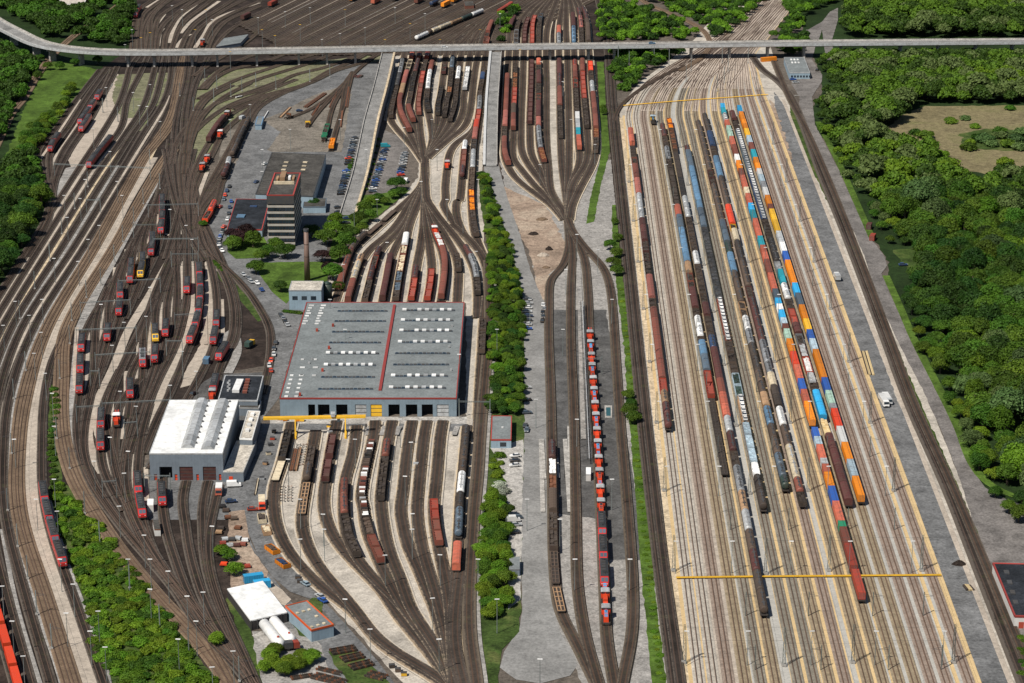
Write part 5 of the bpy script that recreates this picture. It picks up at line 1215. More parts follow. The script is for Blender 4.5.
def mk_flat(L):
    h = rl(L) / 2 - .25; m = MB()
    for s in (-1, 1): m.box(-h, h, s * 1.2 - .15, s * 1.2 + .15, 1.06, 1.28)
    m.box(-h, h, -.2, .2, 1.07, 1.24)
    n = max(3, int(h / 1.6))
    for i in range(n + 1): x = -h + .2 + (2 * h - .4) * i / n; m.box(x - .22, x + .22, -1.05, 1.05, 1.08, 1.22)
    return m.mesh('deck_frame')
def mk_deck(L):
    h = rl(L) / 2 - .25; m = MB(); m.box(-h, h, -1.36, 1.36, 1.06, 1.3)
    n = max(3, int(h / 1.2))
    for i in range(n + 1):
        x = -h + .1 + (2 * h - .2) * i / n
        for s in (-1, 1): m.box(x - .05, x + .05, s * 1.4 - .03, s * 1.4 + .03, 1.1, 1.75)
    return m.mesh('deck')
def mk_container(L):
    h = rl(L) / 2 - .18; m = MB(); w = 1.22; z0, z1 = 1.3, 3.95
    m.box(-h, h, -w, w, z0, z1)
    n = max(6, int(2 * h / .9))
    for i in range(n):
        x = -h + .3 + (2 * h - .6) * (i + .5) / n
        for s in (-1, 1): m.box(x - .12, x + .12, s * (w + .02) - .02, s * (w + .02) + .025, z0 + .15, z1 - .15)
        m.box(x - .1, x + .1, -w + .1, w - .1, z1, z1 + .03)
    for a in (-1, 1):
        for b in (-1, 1): m.box(a * (h - .05) - .08, a * (h - .05) + .08, b * (w - .03) - .08, b * (w - .03) + .08, z0 - .0, z1 + .06)
    return m.mesh('shell')
def mk_cdoor(L):
    h = rl(L) / 2 - .18; m = MB()
    for y in (-.8, -.35, .35, .8): m.bar((-h - .06, y, 1.45), (-h - .06, y, 3.8), .035)
    m.box(-h - .05, -h - .005, -.02, .02, 1.4, 3.85); return m.mesh('door_bars')
def mk_carr(L):
    h = rl(L) / 2 - .2; m = MB()
    for z in (1.1, 2.75):
        for s in (-1, 1): m.box(-h, h, s * .85 - .38, s * .85 + .38, z, z + .12)
    n = 6
    for i in range(n + 1):
        x = -h + .1 + (2 * h - .2) * i / n
        for s in (-1, 1): m.box(x - .06, x + .06, s * 1.36 - .06, s * 1.36 + .06, 1.1, 3.1)
    return m.mesh('car_deck')
# road cars
def car_body_mesh():
    m = MB(); L, w = 2.15, .86
    pf = [(-L, .35), (-L, .75), (-L + .15, .92), (-1.35, .95), (.95, .93), (L - .12, .78), (L, .62), (L, .35)]
    n = len(m.v); k = len(pf)
    m.v += [(x, -w, z) for x, z in pf] + [(x, w, z) for x, z in pf]
    m.f.append(tuple(range(n, n + k))); m.f.append(tuple(reversed(range(n + k, n + 2 * k))))
    for i in range(k): j = (i + 1) % k; m.f.append((n + j, n + i, n + k + i, n + k + j))
    m.prism([(-1.25, -.62, 1.34), (.3, -.62, 1.34), (.3, .62, 1.34), (-1.25, .62, 1.34)], [(-1.15, -.58, 1.45), (.2, -.58, 1.45), (.2, .58, 1.45), (-1.15, .58, 1.45)])
    return m.mesh('body')
def car_glass_mesh():
    return MB().prism([(-1.85, -.78, .94), (1.0, -.78, .93), (1.0, .78, .93), (-1.85, .78, .94)], [(-1.3, -.63, 1.345), (.35, -.63, 1.345), (.35, .63, 1.345), (-1.3, .63, 1.345)]).mesh('windows')
def car_wheel_mesh():
    m = MB(); m.prism([(.32 * math.cos(a), -.1, .32 + .32 * math.sin(a)) for a in [2 * math.pi * i / 10 for i in range(10)]], [(.32 * math.cos(a), .1, .32 + .32 * math.sin(a)) for a in [2 * math.pi * i / 10 for i in range(10)]]); return m.mesh('wheel')
def car_light_mesh(): return MB().box(-.06, .06, -.2, .2, -.07, .07).mesh('headlight')
CARC = ['silver', 'dark_grey', 'navy', 'white', 'black', 'grey', 'blue', 'bright_red', 'grey_blue', 'silver', 'dark_grey', 'navy']
NCAR = [0]
def car(x, y, z, rz, colour, label, group=None, scale=1.0):
    NCAR[0] += 1
    t = thing('car', label, 'car', (x, y, z), rz, group); t.scale = (scale,) * 3
    put('body', cached('car_body', car_body_mesh), P[colour], t); put('windows', cached('car_glass', car_glass_mesh), P['glass'], t)
    for a in (-1.35, 1.35):
        for b in (-.76, .76): put('wheel', cached('car_wheel', car_wheel_mesh), P['tyre'], t, (a, b, 0))
    for b in (-.6, .6): put('headlight', cached('car_light', car_light_mesh), P['white'], t, (2.13, b, .66))
    return t
# locomotives
def mk_loco_body(L=18.4):
    h = L / 2; m = MB(); w = 1.48
    def sec(x, zt, k=1.0): return (x, [(-w * k, 1.0), (w * k, 1.0), (w * k, 1.9), (w * k, zt - .35), (w * k - .25, zt), (-w * k + .25, zt), (-w * k, zt - .35), (-w * k, 1.9)])
    m.loft_x([sec(-h, 2.1, .9), sec(-h + .35, 2.35), sec(-h + 1.1, 3.75), sec(-h + 1.6, 3.85), sec(h - 1.6, 3.85), sec(h - 1.1, 3.75), sec(h - .35, 2.35), sec(h, 2.1, .9)])
    return m.mesh('body')
def mk_loco_roof(L=18.4):
    h = L / 2; m = MB()
    m.prof_x([(-1.4, 3.5), (1.4, 3.5), (1.4, 3.8), (1.15, 4.05), (-1.15, 4.05), (-1.4, 3.8)], -h + 1.75, h - 1.75); return m.mesh('roof')
def mk_loco_gear():
    m = MB()
    for x in (-4.6, -2.2, 0, 2.4, 4.4): m.box(x - .8, x + .8, -.7 if x else -.95, .55, 4.051, 4.25)
    for x in (-3.4, -1, 1.2, 3.4): m.bar((x, -.9, 4.15), (x, .9, 4.15), .06)
    m.bar((-6, .75, 4.35), (6, .75, 4.35), .05); return m.mesh('roof_equipment')
def mk_panto():
    m = MB(); m.bar((-1, -.5, 4.1), (1, -.5, 4.1), .05); m.bar((-1, .5, 4.1), (1, .5, 4.1), .05)
    m.bar((.9, 0, 4.15), (-.7, 0, 4.5), .05); m.bar((-.7, 0, 4.5), (.6, 0, 4.75), .04); m.box(.45, .75, -.9, .9, 4.73, 4.8); return m.mesh('pantograph')
def mk_windscreen(L=18.4):
    h = L / 2; m = MB()
    # lies on the raked cab front
    a = (h - .38, 2.42); b = (h - 1.02, 3.62); d = .035
    for y0, y1 in ((-1.15, -.08), (.08, 1.15)):
        m.prism([(a[0], y0, a[1]), (a[0] + d, y0, a[1] + d), (a[0] + d, y1, a[1] + d), (a[0], y1, a[1])], [(b[0], y0, b[1]), (b[0] + d, y0, b[1] + d), (b[0] + d, y1, b[1] + d), (b[0], y1, b[1])])
    return m.mesh('windscreen')
def mk_lamps(L=18.4):
    h = L / 2; m = MB()
    for y in (-.9, .9): m.box(h - .1, h + .06, y - .16, y + .16, 1.65, 1.9)
    return m.mesh('headlight')
def mk_loco_under(L=18.4):
    h = L / 2; m = MB(); m.box(-2.2, 2.2, -1.3, 1.3, .4, .999)
    for s in (-1, 1):
        m.box(s * (h - .2) - .12, s * (h - .2) + .12, -1.3, 1.3, .6, .998)
        for y in (-.87, .87): m.bar((s * (h - .1), y, 1.05 - .15), (s * (h + .45), y, .9), .2, 8)
    return m.mesh('underframe')
def loco(tid, s, label, group, L=18.4, body='loco_red', roof='dark_grey', front='sky_toned_glass', flip=False):
    a = at_s(tid, s - L * .35); b = at_s(tid, s + L * .35); c = (a + b) / 2; rt = TR[tid][2]
    rz = math.atan2(b[1] - a[1], b[0] - a[0]) + (math.pi if flip else 0)
    t = thing('electric_locomotive', label, 'locomotive', (c[0], c[1], rt), rz, group)
    put('body', cached('lb', mk_loco_body), P[body], t); put('roof', cached('lr', mk_loco_roof), P[roof], t)
    g_ = put('roof_equipment', cached('lg', mk_loco_gear), P['dark_grey'], t)
    for x, r in ((-5.6, 0), (5.6, math.pi)): put('pantograph', cached('lp', mk_panto), P['black'], t, (x, 0, 0), r)
    for r in (0, math.pi):
        put('windscreen', cached('lw', mk_windscreen), P[front], t, (0, 0, 0), r); put('headlight', cached('ll', mk_lamps), P['white'], t, (0, 0, 0), r)
    put('underframe', cached('lu', mk_loco_under), P['underframe'], t)
    for x in (-5.6, 5.6):
        b_ = put('bogie', cached('bogie', bogie_mesh), P['underframe'], t, (x, 0, 0)); put('wheels', cached('wheels', wheel_mesh), P['rust'], b_)
    return t
def mk_sh_hood():
    m = MB()
    m.prism([(-6.6, -.85, 1.25), (-.6, -.85, 1.25), (-.6, .85, 1.25), (-6.6, .85, 1.25)], [(-6.5, -.75, 3.0), (-.6, -.75, 3.0), (-.6, .75, 3.0), (-6.5, .75, 3.0)]); return m.mesh('long_hood')
def mk_sh_hood2(): return MB().prism([(2.2, -.85, 1.25), (6.4, -.85, 1.25), (6.4, .85, 1.25), (2.2, .85, 1.25)], [(2.2, -.75, 2.8), (6.25, -.75, 2.8), (6.25, .75, 2.8), (2.2, .75, 2.8)]).mesh('short_hood')
def mk_sh_cab(): return MB().box(-.59, 2.19, -1.42, 1.42, 1.25, 3.7).mesh('cab')
def mk_sh_cabroof(): return MB().prof_x([(-1.5, 3.7), (1.5, 3.7), (1.1, 3.95), (-1.1, 3.95)], -.85, 2.45).mesh('cab_roof')
def mk_sh_glass():
    m = MB()
    for x in (-.62, 2.2): m.box(x - .015, x + .015, -1.3, -.15, 2.95, 3.55); m.box(x - .015, x + .015, .15, 1.3, 2.95, 3.55)
    for s in (-1, 1): m.box(-.3, .6, s * 1.43 - .015, s * 1.43 + .015, 2.7, 3.5); m.box(1.0, 1.9, s * 1.43 - .015, s * 1.43 + .015, 2.7, 3.5)
    return m.mesh('cab_windows')
def mk_sh_deck():
    m = MB(); m.box(-7.0, 7.0, -1.45, 1.45, 1.02, 1.24)
    for s in (-1, 1):
        m.bar((-6.9, s * 1.4, 2.2), (-.7, s * 1.4, 2.2), .035); m.bar((2.3, s * 1.4, 2.2), (6.9, s * 1.4, 2.2), .035)
        for x in (-6.9, -5, -3, 3.2, 5, 6.9): m.bar((x, s * 1.4, 1.2), (x, s * 1.4, 2.2), .035)
        m.box(s * 7.0 - .15, s * 7.0 + .15, -1.35, 1.35, .55, 1.2)
        for y in (-.87, .87): m.bar((s * 7.05, y, .95), (s * 7.4, y, .95), .2, 8)
    return m.mesh('deck')
def mk_sh_stack():
    m = MB()
    for x in (-5.6, -4.2, -2.6, -1.4): m.box(x - .4, x + .4, -.55, .55, 3.0, 3.12)
    m.cone(-1.9, 0, 3.0, 3.5, .2, .2, 8); return m.mesh('hood_grilles')
def shunter(tid, s, label, group, body='bright_red', roof='silver', cabc=None, flip=False):
    L = 14.0; a = at_s(tid, s - L * .3); b = at_s(tid, s + L * .3); c = (a + b) / 2; rt = TR[tid][2]
    rz = math.atan2(b[1] - a[1], b[0] - a[0]) + (math.pi if flip else 0)
    t = thing('diesel_shunter', label, 'locomotive', (c[0], c[1], rt), rz, group)
    put('long_hood', cached('sh', mk_sh_hood), P[body], t); put('short_hood', cached('sh2', mk_sh_hood2), P[body], t)
    put('cab', cached('sc', mk_sh_cab), P[cabc or body], t); put('cab_roof', cached('scr', mk_sh_cabroof), P[roof], t)
    put('cab_windows', cached('sg', mk_sh_glass), P['glass'], t); put('deck', cached('sd', mk_sh_deck), P['underframe'], t)
    put('hood_grilles', cached('ss', mk_sh_stack), P['light_blue' if cabc else 'sky_blue' if tid == 'W3' and s % 2 < 1.3 else 'dark_grey'], t)
    for x in (-4.4, 4.4):
        b_ = put('bogie', cached('bogie', bogie_mesh), P['underframe'], t, (x, 0, 0)); put('wheels', cached('wheels', wheel_mesh), P['rust'], b_)
    return t
KN = {'box': ('covered_wagon', 'covered wagon', 15.5), 'gon': ('open_wagon', 'open goods wagon', 14.0), 'hop': ('hopper_wagon', 'open hopper wagon', 12.5), 'tank': ('tank_wagon', 'tank wagon', 14.5),
      'flat': ('flat_wagon', 'flat wagon', 18.0), 'carr': ('car_transporter', 'car transporter', 15.0), 'cont': ('container_wagon', 'container wagon', 13.0), 'skel': ('flat_wagon', 'bare flat wagon', 18.0),
      'load': ('flat_wagon', 'loaded flat wagon', 14.0), 'plank': ('flat_wagon', 'timber loaded flat wagon', 14.0), 'loco': ('x', 'x', 19.0), 'shunt': ('x', 'x', 14.9), 'gap': ('', '', 1), 'mix': ('flat_wagon', 'flat wagon with mixed crates', 15.0)}
SEQ = [0]
def cname(c): return {'redbrown': 'red brown', 'bright_red': 'bright red', 'loco_red': 'red'}.get(c, c.replace('_', ' '))
def wagon(tid, s, L, kind, colour, label, group, extra=None):
    SEQ[0] += 1; a = at_s(tid, s - L * .35); b = at_s(tid, s + L * .35); c = (a + b) / 2; rt = TR[tid][2]
    rz = math.atan2(b[1] - a[1], b[0] - a[0]); nm = KN[kind][0]; p = P[colour]
    rL = rl(L)
    def K(k, fn): return cached((k, rL), lambda: fn(L))
    if kind == 'cont':
        t = thing('container_wagon', 'wagon under ' + label, 'wagon', (c[0], c[1], rt), rz, group)
        put('deck_frame', K('flat', mk_flat), P['underframe'], t); add_running_gear(t, L, rt)
        q = thing('shipping_container', label, 'container', (c[0], c[1], rt), rz, 'containers' + group[6:] if group.startswith('wagons') else group)
        put('shell', K('cont', mk_container), p, q); put('door_bars', K('cdoor', mk_cdoor), P['grey'], q)
        return t
    t = thing(nm, label, 'wagon', (c[0], c[1], rt), rz, group)
    add_running_gear(t, L, rt)
    if kind == 'box': put('body', K('box', mk_box), p, t); put('roof', K('roof', mk_boxroof), P[extra] if extra else p, t)
    elif kind == 'gon':
        put('body', K('gon', mk_gon), p, t)
        if extra != 'empty': put('load', cached(('load', rL, SEQ[0] % 3), lambda: mk_load(L, SEQ[0] % 3)), P[extra or 'dark_brown'], t)
    elif kind == 'hop': put('body', K('gonh', lambda l: mk_gon(l, 3.0)), p, t); put('hopper_saddle', K('hopin', mk_hopperin), p, t)
    elif kind == 'tank': put('tank_barrel', K('tank', mk_tank), p, t); put('walkway', K('ttop', mk_tanktop), P['dark_grey' if colour not in ('white', 'cream', 'silver') else 'silver'], t); put('barrel_bands', K('bands', mk_bands), p, t)['kind'] = 'stuff'
    elif kind == 'flat': put('deck', K('deck', mk_deck), p, t)
    elif kind == 'skel': put('deck_frame', K('flat', mk_flat), p, t)
    elif kind == 'load': put('deck', K('deck', mk_deck), P['maroon'], t); put('load', cached(('load', rL, 5), lambda: mk_load(L, 5, 2.9)), p, t)
    elif kind == 'mix':
        put('deck', K('deck', mk_deck), p, t); rg = random.Random(SEQ[0])
        for i in range(8):
            x = -L / 2 + .9 + (L - 1.8) * i / 7; hh = rg.uniform(.5, 1.3)
            put('crate', cached(('crate', i % 4), lambda: MB().box(-.75, .75, -1.1 + .2 * (i % 3), 1.15, 1.31, 1.31 + .7 + .2 * (i % 4)).mesh('crate')), P[rg.choice(['white', 'silver', 'black', 'brown', 'white', 'redbrown'])], t, (x, 0, 0))
    elif kind == 'plank': put('deck', K('deck', mk_deck), P['dark_brown'], t); put('timber_load', cached(('load', rL, 6), lambda: mk_load(L, 6, 1.9)), P['timber'], t)
    elif kind == 'carr':
        put('car_deck', K('carr', mk_carr), p, t)
        n = 3; d = np.array([math.cos(rz), math.sin(rz)])
        for i in range(n):
            q = c + d * (L * (i + .5) / n - L / 2)
            car(q[0], q[1], rt + 2.87, rz, extra or 'white', '%s %s car on transporter%s' % (cname(extra or 'white'), ('upper', 'middle', 'lower')[i], label.split(',', 1)[1]), 'cars on' + group[6:] if group.startswith('wagons') else group)
    return t
def train(tid, phrase, group, start, items, h=3.0):
    """items: (kind, colour, end[, extra]) with start/end as the y, or (x, y), where each stretch begins and ends in the photograph"""
    def S(q):
        return s_near(tid, None, q, h) if not isinstance(q, tuple) else s_near(tid, q[0], q[1], h)
    s0 = S(start); k = 0
    for it in items:
        kind, colour, end = it[:3]; extra = it[3] if len(it) > 3 else None
        s1 = S(end); span = abs(s1 - s0); sg = 1 if s1 > s0 else -1
        if kind != 'gap':
            n = max(1, round(span / KN[kind][2]))
            if kind == 'cont': n = max(1, round(span / 13.5))
            L = span / n
            for i in range(n):
                k += 1; sc_ = s0 + sg * L * (i + .5)
                lab = '%s %s, %s from top in %s' % (cname(colour), KN[kind][1], ordw(k), phrase)
                if kind == 'cont': lab = '%s container, %s from top in %s' % (cname(colour), ordw(k), phrase)
                if kind == 'loco': loco(tid, sc_, '%s electric locomotive, %s from top in %s' % ('red' if colour == 'loco_red' else cname(colour), ordw(k), phrase), group, roof=extra or 'slate', body=colour, flip=sg < 0)
                elif kind == 'shunt': shunter(tid, sc_, '%s diesel shunter, %s from top in %s' % (cname(colour), ordw(k), phrase), group, body=colour, roof=extra or 'silver', cabc=None, flip=bool(i % 2))
                else: wagon(tid, sc_, min(L, 19.5) - .1, kind, colour, lab, group, extra)
        s0 = s1
def T(tid, phrase, start, spec, h=3.0):
    """spec text: 'kind colour end [extra], ...'"""
    items = []
    for q in spec.split(','):
        w = q.split(); e = w[2]
        e = tuple(float(v) for v in e.split('/')) if '/' in e else float(e)
        items.append((w[0], w[1], e) + ((w[3],) if len(w) > 3 else ()))
    train(tid, phrase, 'wagons of the ' + phrase, start, items, h)
T('T1', 'leftmost train, eastern yard', 130, 'box salmon 144,flat black 150,gon brown 158,gon redbrown 166,box redbrown 180,box pinkish_red 195,tank silver 220,box maroon 242,gon maroon 262,gon black 277,box pinkish_red 299,gon brown 310,box redbrown 342,box redbrown 380,hop red 392,tank tan 404,tank maroon 427')
T('T5', 'second train from left, eastern yard', 125, 'tank maroon 137,gon brown 148,tank grey 160,gon dark_brown 171,hop dark_brown 207,box salmon 217,box grey_blue 230,box light_blue 264,box tan 274,gon redbrown 290,box maroon 309,gon brown 318,tank white 337,gon brown 343,box light_blue 357,box grey_blue 372,hop red 396,skel dark_brown 472')
T('T6', 'third train from left, eastern yard', 119, 'gon redbrown 129 orange,gon brown 150 rust,flat dark_brown 175,flat black 198,tank silver 218,gon brown 253,tank white 265,gon brown 305,box maroon 317,gon brown 337,tank navy 350,box maroon 381,box redbrown 395,box salmon 418,tank silver 433,tank maroon 452,gon brown 468,tank grey 493,tank tan 512,tank silver 532,tank brown 552,tank maroon 572,tank dark_brown 592,tank brown 612')
T('T7', 'fourth train from left, eastern yard', 147, 'tank maroon 152,box grey_blue 168,box light_blue 210,box grey_blue 228,gon dark_grey 300 dark_grey,carr redbrown 342 white,gon brown 374,gon pale_blue 397 dark_green,carr tan 423 white,load pale_blue 463,load white 477,tank dark_brown 508')
T('T9', 'fifth train from left, eastern yard', 122, 'tank brown 171,gon maroon 186,tank brown 222,box grey_blue 243,tank dark_green 255,box light_blue 273,tank brown 303,gon tan 318,tank white 331,tank grey 345,tank dark_brown 372,tank brown 395,box tan 408,tank light_blue 426,tank brown 455,tank grey_blue 478,tank dark_green 488')
T('T10', 'sixth train from left, eastern yard', 115, 'tank dark_brown 133,box navy 147,gon brown 158,box light_blue 178,tank brown 207,box bright_red 225,gon yellow 231,box cream 242,tank dark_brown 262,tank brown 287,gon maroon 300,tank maroon 342,tank grey 375,box cream 388,box dark_brown 408,tank white 427,tank brown 447,tank cream 480,tank redbrown 493,gon dark_brown 504')
T('T12', 'left container train, eastern yard', 106, 'cont sky_blue 110,cont teal 115,carr silver 122 white,cont salmon 128,cont mint 139,cont salmon 147,cont redbrown 157,cont white 163,cont orange 171,cont redbrown 178,cont salmon 190,cont cream 196,cont salmon 206,cont sky_blue 213,cont teal 221,cont salmon 239,cont teal 248,cont salmon 262,cont redbrown 276,cont salmon 292,cont grey_blue 301,cont sky_blue 307,cont white 313,cont sky_blue 321,cont pale_blue 327,cont redbrown 332,cont mint 342,cont orange 355,cont bright_red 368,cont salmon 382,cont blue 393,cont salmon 405,cont orange 424,gap x 431,cont blue 440,cont pale_blue 448,cont salmon 462,cont silver 468,cont salmon 476,cont orange 490,cont blue 505,cont salmon 525,cont green 531,cont redbrown 547,cont red 570,gap x 573,cont red 598')
T('T13', 'train between container trains', 112, 'box maroon 121,gon dark_brown 131,carr grey_blue 150 white,carr grey_blue 171 silver,carr navy 195 white,carr navy 220 silver,gon dark_brown 240,tank black 262,gon grey 272 silver,cont teal 285,tank white 300,gon brown 310,hop red 325,box maroon 335,gon grey 345,gon maroon 358 silver,gon red 373 white,load silver 384,gon brown 393,box sky_blue 418,plank brown 436,box maroon 503')
T('T14', 'right container train, eastern yard', 108, 'cont sky_blue 114,cont orange 122,cont orange 131,cont yellow 138,cont pale_blue 145,cont redbrown 152,cont teal 160,cont orange 171,cont white 177,cont pale_blue 184,cont grey 190,cont white 198,cont orange 207,cont redbrown 212,cont yellow 223,cont yellow 234,cont silver 245,cont white 254,cont blue 263,cont orange 274,cont orange 286,cont sky_blue 296,cont grey_blue 308,cont orange 322,cont yellow 333,cont blue 342,cont pale_blue 353,cont orange 367,cont orange 381,cont blue 394,cont mint 407,cont grey 412,cont bright_red 430,cont white 446,cont orange 463,cont pale_blue 480,cont orange 500')
for i in range(1): pass
a = s_near('T4', 650, 120); shunter('T4', a, 'dark and yellow shunter standing alone near the upper yellow walkway', None, body='black', roof='pale_blue', cabc='yellow')
# centre stabling line
T('W3', 'long red row of stored locomotives', 328, 'shunt bright_red 512')
T('W3', 'lower part of the red locomotive row', 512, 'loco loco_red 584,shunt bright_red 620')
T('W1', 'brown train beside the centre road', 442, 'tank maroon 459,gon brown 475 white,gon brown 490 rust,box brown 513,gon brown 548,skel brown 580,skel tan 612')
# northern sorting yards
PN = ['first', 'second', 'third', 'fourth', 'fifth', 'sixth', 'seventh', 'eighth', 'ninth', 'tenth', 'eleventh']
NY = {1: (75, 'box redbrown 95,box redbrown 112,box pinkish_red 127,gon brown 138,box redbrown 163'), 2: (64, 'gon dark_brown 73,gon brown 88 rusty,hop red 105,box brown 115,box redbrown 128'), 4: (60, 'hop maroon 122'),
      5: (60, 'box salmon 65,gon dark_brown 72,box maroon 84,gon dark_brown 94,gon redbrown 102,box maroon 118,box pinkish_red 127,tank grey 148,gon redbrown 160 rusty'), 7: (60, 'box maroon 75,tank maroon 88,box redbrown 106,gon dark_brown 136'),
      9: (61, 'tank red 67,box redbrown 79,gon red 88,gon dark_brown 114,cont white 121,cont silver 130,cont teal 137,cont salmon 148'), 10: (60, 'box redbrown 72,hop red 99,gon dark_brown 126'), 11: (62, 'hop bright_red 71,gon brown 82,tank silver 93,box redbrown 110,box redbrown 128,gon redbrown 138 rusty,gon brown 151')}
for k_, (s_, sp) in NY.items(): T('N%d' % k_, '%s rake right of centre ramp' % PN[k_ - 1], s_, sp)
NU = {1: (17, 'box maroon 27'), 2: (20, 'gon brown 30,gon grey 43'), 3: (18, 'hop maroon 42'), 4: (16, 'hop red 43'), 5: (14, 'gon grey_blue 20,gon dark_brown 30,gon brown 42'), 7: (27, 'box salmon 34,tank grey 43'), 9: (14, 'box maroon 27,tank light_blue 42'), 10: (9, 'tank maroon 17,tank pinkish_red 28,gon dark_brown 42'), 11: (8, 'tank maroon 20,box brown 42')}
for k_, (s_, sp) in NU.items(): T('N%d' % k_, '%s centre rake beyond the bridge' % PN[k_ - 1], s_, sp)
EY = {1: (60, 'tank grey 74,tank dark_grey 86,gon dark_brown 100,gon brown 116'), 2: (60, 'gon cream 72,box pinkish_red 85,box tan 95,box redbrown 112,box redbrown 130'), 3: (60, 'tank maroon 72,gon dark_brown 92 black,gon brown 106,box redbrown 120'), 4: (60, 'gon brown 72,hop red 84,hop redbrown 98,hop redbrown 113'),
      5: (62, 'box redbrown 71,tank white 89,gon brown 98,gon dark_brown 110 black'), 6: (64, 'gon maroon 72,gap x 86,gon dark_brown 113 black'), 7: (57, 'tank grey_blue 68,gon dark_brown 87,gon brown 93 rusty,gon dark_brown 115'), 8: (68, 'tank white 79,gon brown 97,gon dark_brown 119'),
      9: (67, 'gon silver 88 white'), 11: (67, 'gon brown 74,box navy 80,gon brown 97,tank grey 110,hop red 121,box bright_red 129,box pinkish_red 140,gon dark_grey 151,tank silver 168,gon brown 190 brown,gon redbrown 211 orange,gon brown 234'), 13: (142, 'tank white 150,hop redbrown 167,tank maroon 176')}
for k_, (s_, sp) in EY.items(): T('E%d' % k_, '%s rake left of centre ramp' % (PN + ['twelfth', 'thirteenth'])[k_ - 1], s_, sp)
EU = {2: (52, 'box salmon 58'), 3: (53, 'box redbrown 58'), 4: (52, 'box red 58'), 11: (38, 'hop redbrown 43')}
for k_, (s_, sp) in EU.items(): T('E%d' % k_, '%s western rake under the bridge' % PN[k_ - 1], s_, sp)
a = s_near('E12', 447.5, 164); shunter('E12', a, 'small red shunter alone on a curved siding beside the pale gravel', None)
FY = {'F1': ((399, 210), 'flat brown 384/222,flat brown 370/238,tank brown 357/252,tank redbrown 346/268,box redbrown 338/287'), 'F2': ((364, 257), 'tank tan 361/264,tank cream 355/281,box redbrown 348/303'), 'F3': ((381, 249), 'tank maroon 378/257,gon red 375/268,tank maroon 371/281,gon brown 366/303'),
      'F4': ((391, 256), 'box maroon 382/303'), 'F5': ((406.5, 235), 'box white 405/246,gon redbrown 402/272 cream,gon brown 399/292 grey_blue,gon brown 397/303'), 'F6': ((416, 267), 'tank maroon 415/279,hop red 411/303'), 'F7': ((432, 270), 'hop red 428/303'),
      'F8': ((430, 227), 'shunt bright_red 432/233 white,gon red 441/248 white,box redbrown 446/263,box redbrown 442/299'), 'F9': ((455, 254), 'gon brown 459/269'), 'F10': ((463, 248), 'tank maroon 468/257,tank grey 475/278,gon dark_brown 478/292'), 'F11': ((476, 318), 'gon brown 473/342')}
for i, (k_, (s_, sp)) in enumerate(FY.items()): T(k_, '%s rake behind the workshop hall' % PN[i] if k_ != 'F11' else 'rake along right workshop hall wall', s_, sp)
T('F11', 'brown wagons beside the right hall corner', (473, 342), 'gon brown 472/350')
# southern sorting yard
SY = {'S1': ((289, 430), 'gon dark_brown 284/459 black,flat cream 277/478'), 'S2': ((317, 446), 'gon brown 312/465,tank brown 310/480,skel tan 303/511'), 'S3': ((335.5, 436), 'hop maroon 333/456,gap x 331/460,hop maroon 328/479'), 'S4': ((345, 480), 'tank redbrown 343/514,gon dark_brown 346/535,gon dark_brown 354/556'),
      'S5': ((372, 438), 'mix brown 369/455,mix brown 366/475,mix brown 363/495,mix brown 361/517,gon dark_brown 366/538 brown,hop redbrown 377/562'), 'S6': ((389, 441), 'tank redbrown 387/457,gon dark_brown 385/477,gon dark_brown 383/497'), 'S9': ((434, 500), 'hop red 434/521,hop redbrown 438/543'),
      'S10': ((466, 427), 'tank dark_brown 463/450,tank brown 462/473,tank white 461/494,tank dark_brown 459/509,tank grey_blue 459/535,gap x 457/544,box salmon 456/568')}
for k_, (s_, sp) in SY.items(): T(k_, '%s rake before the workshop hall' % PN[int(k_[1:]) - 1], s_, sp)
# western lines and depot
T('t4', 'train at the lower left corner', 572, 'cont bright_red 594,gap x 596,cont bright_red 611,gap x 614,cont bright_red 626,gap x 629,cont bright_red 648,gap x 651,cont bright_red 668,gap x 671,cont bright_red 690')
T('f', 'red locomotive convoy on the left main line', 481, 'loco loco_red 499,loco loco_red 519,loco loco_red 539,loco loco_red 561', 4.0)
def lk(tid, y0, y1, ph, spec='loco loco_red', extra=''): T(tid, ph, y0, '%s %s %s' % (spec, y1, extra), 4.0)
lk('t2', 149, 163, 'pair left of the depot throat'); lk('t2', 136, 149, 'upper pair left of the depot throat')
lk('w2', 133, 147, 'left pair on the upper left sidings'); lk('w3', 90, 96, 'single engine nearest the bridge') 
lk('w3', 99, 107.5, 'second engine below the bridge'); lk('w3', 108, 120, 'third engine below the bridge'); lk('w4', 115, 127, 'engine beside the pale gravel field')
